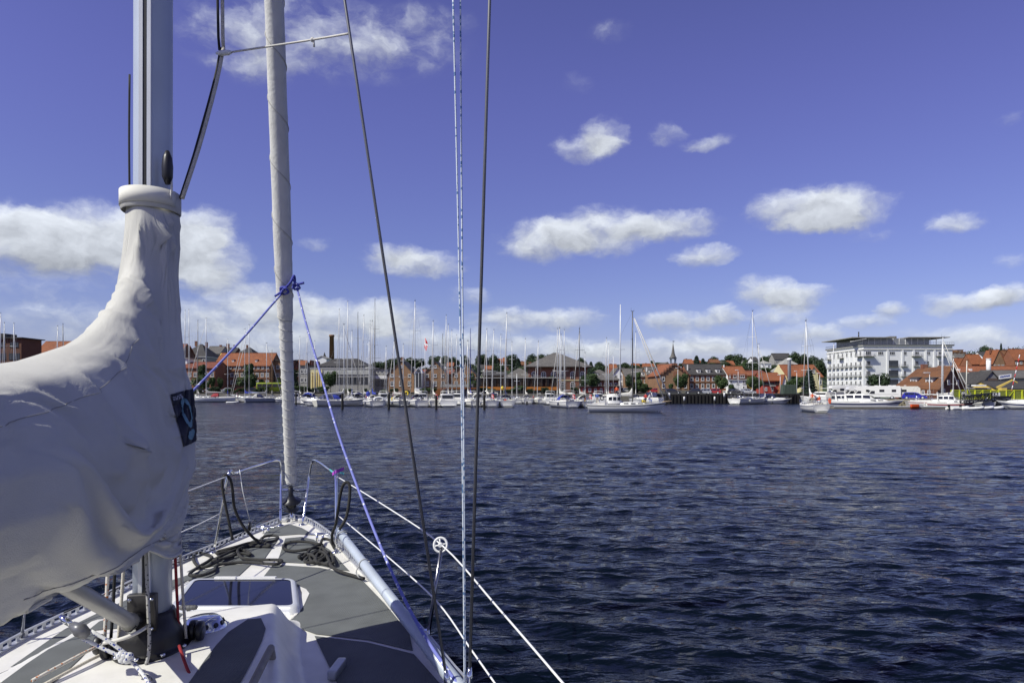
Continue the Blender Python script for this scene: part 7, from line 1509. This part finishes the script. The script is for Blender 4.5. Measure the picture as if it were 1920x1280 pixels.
tp = thing('blue_tarpaulin', P(1506, 735, 178), 'bright blue tarpaulin on a frame beside the fir', 'tarpaulin'); part('sheet', MB().loft([[P(1500, 738, 180), P(1502, 727, 180), P(1508, 725, 180), P(1511, 737, 180)], [P(1500, 738, 177), P(1501.5, 728, 177), P(1508, 726, 177), P(1511, 737, 177)]], False, smooth=False), BLUE, tp)
# lamps, flagpole, aerials
def lamp(px, top, Y, label, arm=1.2, group='street lamps on the quay'):
    X = xat(px, Y); z = ground_z(X, Y); o = thing('street_lamp', (X, Y, z), label, 'street lamp', group); part('post', MB().tube([(X, Y, z), (X, Y, zat(top, Y))], [.09, .05], 7), ALUW, o)
    part('lantern', MB().rbox((X-arm*.4, Y, zat(top, Y)+.05), (arm, .35, .16), .08), WFRAME, o)
lamp(1649, 702, 150, 'street lamp beside the round dark tree and motorhomes', 1.0); lamp(1743, 699, 140, 'street lamp standing before the brick harbour house', 1.3); lamp(1463, 703, 182, 'white globe lamp before the small white gable', .8); lamp(1537, 700, 178, 'slim lamp beside the fir', .8)
lamp(791, 678, 210, 'tall lamp beside the glazed porch', 1.0); lamp(1271, 690, 182, 'thin lamp before the gabled brown warehouse', .7); lamp(1384, 694, 184, 'thin double lamp before the white house', .9); lamp(1494, 696, 186, 'thin lamp before the broad dark-green tree', .8)
fp = thing('flagpole', (xat(797, 205), 205, 2.3), 'white flagpole flying a red flag with white cross above the marina', 'flagpole'); X = xat(797, 205); part('pole', MB().tube([(X, 205, 2.3), (X, 205, zat(632, 205))], [.11, .06], 8), WFRAME, fp); zt = zat(633, 205)
def fpt(u, v): return Vector((X-.1+.5*u*math.sin(v*2.2+.4)+.12*math.sin(v*7+u*5)+u*.35, 205-.3*u-.08*math.sin(v*9), zt-3.4*v-.5*u))
part('flag', MB().loft([[fpt(u/6, v/10) for v in range(11)] for u in range(7)], False), FLAGR, fp)
for e in (.02, -.02):
    part('flag_cross', MB().loft([[fpt(u/6, .42+.16*v/4)+Vector((0, e, 0)) for v in range(5)] for u in range(7)], False), FLAGW, fp); part('flag_cross', MB().loft([[fpt(.30+.16*u/3, v/10)+Vector((0, e*1.3, 0)) for v in range(11)] for u in range(4)], False), FLAGW, fp)
for px, c, lab in ((827, FLAGW, 'white club pennant on a pole before the second gabled house'), (1150, FLAGW, 'small white pennant by the white gabled house')):
    o = thing('pennant_pole', (xat(px, 200), 200, 2.3), lab, 'flagpole'); X_ = xat(px, 200); part('pole', MB().tube([(X_, 200, 2.3), (X_, 200, zat(668, 200))], .05, 6), WFRAME, o); part('pennant', MB().add([P(px, 669, 200), P(px-4, 678, 199.9), P(px-.5, 681, 200)], [(0, 1, 2)]).add([P(px, 669, 200.02), P(px-4, 678, 199.92), P(px-.5, 681, 200.02)], [(0, 1, 2)]), c, o)
# ================================================================== people
def person(loc, hd, label, top, legs, pose='stand', hat=None, lean=0, parent_z=0):
    """one skinned body; local +y is where the person faces"""
    v = []; e = []; rr = []; reg = []
    def add(p, r_, g, frm=None):
        v.append(Vector(p)); rr.append(r_); reg.append(g)
        if frm is not None: e.append((frm, len(v)-1))
        return len(v)-1
    hip = .92 if pose == 'stand' else .52
    pel = add((0, 0, hip), .14, 'l'); ch = add((0, .02, hip+.30), .145, 't', pel); sh = add((0, .0, hip+.48), .12, 't', ch); nk = add((0, .01, hip+.58), .055, 's', sh); hd_ = add((0, .03, hip+.68), .085, 's', nk); hd2 = add((0, .03, hip+.79), .09, 'h', hd_); add((0, .13, hip+.70), .02, 's', hd_)
    for s in (-1, 1):
        add((s*.09, .02, hip+.71), .018, 's', hd_)
        h0 = add((s*.10, 0, hip-.06), .095, 'l', pel)
        if pose == 'stand': kn = add((s*.11, .03, .48), .062, 'l', h0); an = add((s*.11, -.01, .08), .042, 'l', kn); add((s*.12, .14, .035), .035, 'b', an)
        else: kn = add((s*.12, .42, hip-.02), .07, 'l', h0); an = add((s*.12, .44, .10), .045, 'l', kn); add((s*.13, .58, .045), .035, 'b', an)
        s0 = add((s*.19, 0, hip+.48), .062, 't', sh); el = add((s*.25, .04 if pose == 'stand' else .12, hip+.20), .046, 't', s0); wr = add((s*.22, .24, hip+.10 if pose == 'stand' else hip+.16), .032, 's', el); pm = add((s*.21, .31, hip+.10 if pose == 'stand' else hip+.17), .034, 's', wr)
        for k, (dx, L_) in enumerate(((-.03, .075), (-.01, .085), (.012, .08), (.032, .065))): f1 = add((s*.21+dx, .31+L_*.6, hip+.10), .010, 's', pm); add((s*.21+dx, .31+L_, hip+.07), .008, 's', f1)
        add((s*.165, .34, hip+.12), .010, 's', pm)
    me = bpy.data.meshes.new('p'); me.from_pydata(v, e, []); ob = bpy.data.objects.new('p', me); COL.objects.link(ob); md = ob.modifiers.new('s', 'SKIN'); sk = me.skin_vertices[0].data
    for i, r_ in enumerate(rr): sk[i].radius = (r_, r_)
    sk[0].use_root = True; ob.modifiers.new('d', 'SUBSURF').levels = 1
    dg = bpy.context.evaluated_depsgraph_get(); ev = ob.evaluated_get(dg); m2 = bpy.data.meshes.new_from_object(ev); bpy.data.objects.remove(ob)
    ms = {'s': SKIN, 't': top, 'l': legs, 'h': HAIR if hat is None else hat, 'b': BLACKP}; ks = list(ms); m2.materials.clear()
    for k in ks: m2.materials.append(ms[k])
    for p in m2.polygons:
        c = p.center; i = min(range(len(v)), key=lambda q: (v[q]-c).length-rr[q]*.6); p.material_index = ks.index(reg[i]); p.use_smooth = True
    m2.name = 'person'; o = link('person', m2, None, loc); o.rotation_euler = (R(lean), 0, R(hd)); tag(o, label, 'person'); return o
VEST = mat('orange_vest', (.65, .10, .03), .8, var=.1); SHIRTW = mat('white_shirt', (.72, .72, .70), .85, var=.05); SHIRTB = mat('blue_shirt', (.07, .14, .42), .85, var=.1); JEANS = mat('dark_trousers', (.03, .035, .06), .9, var=.1); BEIGET = mat('beige_trousers', (.42, .36, .26), .9, var=.1); REDS = mat('red_shirt', (.5, .04, .03), .85, var=.1)
def on_boat(o, x, y, z): return o.matrix_basis @ Vector((x, y, z))
bpy.context.view_layer.update()
person(on_boat(ket, -.5, -4.2, 1.1), 180, 'person in blue shirt steering at the stern of the ketch', SHIRTB, BEIGET, 'stand', SHIRTW); person(on_boat(ket, .1, 3.3, 1.45), 200, 'person in white top leaning forward on the ketch foredeck', SHIRTW, SHIRTB, 'sit', lean=-15); person(on_boat(ket, .35, 2.8, 1.45), 150, 'person in red shirt sitting on the ketch foredeck', REDS, JEANS, 'sit'); person(on_boat(ket, .1, -1.4, 2.5), 170, 'person in orange jacket behind the ketch boom', VEST, JEANS, 'sit')
person(on_boat(sb, -.55, -2.2, 1.15), 160, 'person in orange vest standing in the small boat cockpit', VEST, BEIGET, 'stand'); person(on_boat(sb, .15, -3.2, 1.1), 20, 'person in orange vest seated at the small boat stern, back turned', VEST, SHIRTW, 'sit', JEANS)
person((xat(1807, 134.5), 134.5, 1.48), 170, 'person in white shirt standing on the stone quay by the gangway', SHIRTW, JEANS, 'stand')
for px, t, lg, b_, lab in ((687, REDS, JEANS, 0, 'person in red shirt on the pontoon beside the first black pile'), (1000, VEST, BEIGET, 0, 'person in orange shirt on the pontoon before the restaurant'), (755, SHIRTB, JEANS, 0, 'person in blue shirt on the pontoon behind the grey sloop')): person((xat(px, 172), 172, .40), rnd.uniform(0, 360), lab, t, lg)
# loose colourful gear on the moored boats
def gear(px, y, Y, r, m, label, cat, shape='ring'):
    c = P(px, y, Y); mb = MB()
    if shape == 'ring': mb.tube([c+Vector((r*math.cos(a), 0, r*math.sin(a))) for a in [k*math.pi/8 for k in range(17)]], r*.35, 7)
    elif shape == 'horseshoe': mb.tube([c+Vector((r*math.cos(a), 0, r*math.sin(a))) for a in [R(-60)+k*R(300)/12 for k in range(13)]], r*.4, 7)
    else: mb.blob(c, (r, r, r*1.2), 10, 8)
    solo('lifebuoy' if shape != 'ball' else 'fender_ball', mb, m, label, cat)
gear(1018*0+948, 752, 137.5, .30, ORANGE, 'orange lifebuoy on the stern of the navy-covered sloop', 'lifebuoy'); gear(762, 737, 139, .34, YELLOW, 'yellow horseshoe buoy on the stern rail behind the inner shroud', 'lifebuoy', 'horseshoe'); gear(737, 748, 140, .30, YELLOW, 'yellow horseshoe buoy beside the second black pile', 'lifebuoy', 'horseshoe'); gear(690, 738, 139, .42, BLUE, 'round blue fender ball on the dinghy-carrying yacht', 'fender', 'ball'); gear(942, 727, 140, .30, YELLOW, 'yellow rescue bag on the stern of the navy-covered sloop', 'rescue bag', 'ball'); gear(774, 748, 141, .28, REDC, 'dark red fender ball between two round-sterned sloops', 'fender', 'ball')
# low planting along the promenade
for i in range(34):
    px = 350+i*26+rnd.uniform(-8, 8)
    if px > 1236: break
    Y = q_edge(px)+2.2+rnd.uniform(0, 2); X = xat(px, Y); o = thing('hedge_shrub', (X, Y, 2.25), f'low green shrub at the quay edge before {landmark(px)}', 'shrub', 'low shrubs along the promenade', rnd.random()*6); h_ = rnd.uniform(1.0, 2.2); o.scale = (h_*2.2, h_*2.2, h_*1.5); link('stem', TK[3][1], o); link('foliage', TK[rnd.choice((3, 4))][0], o)
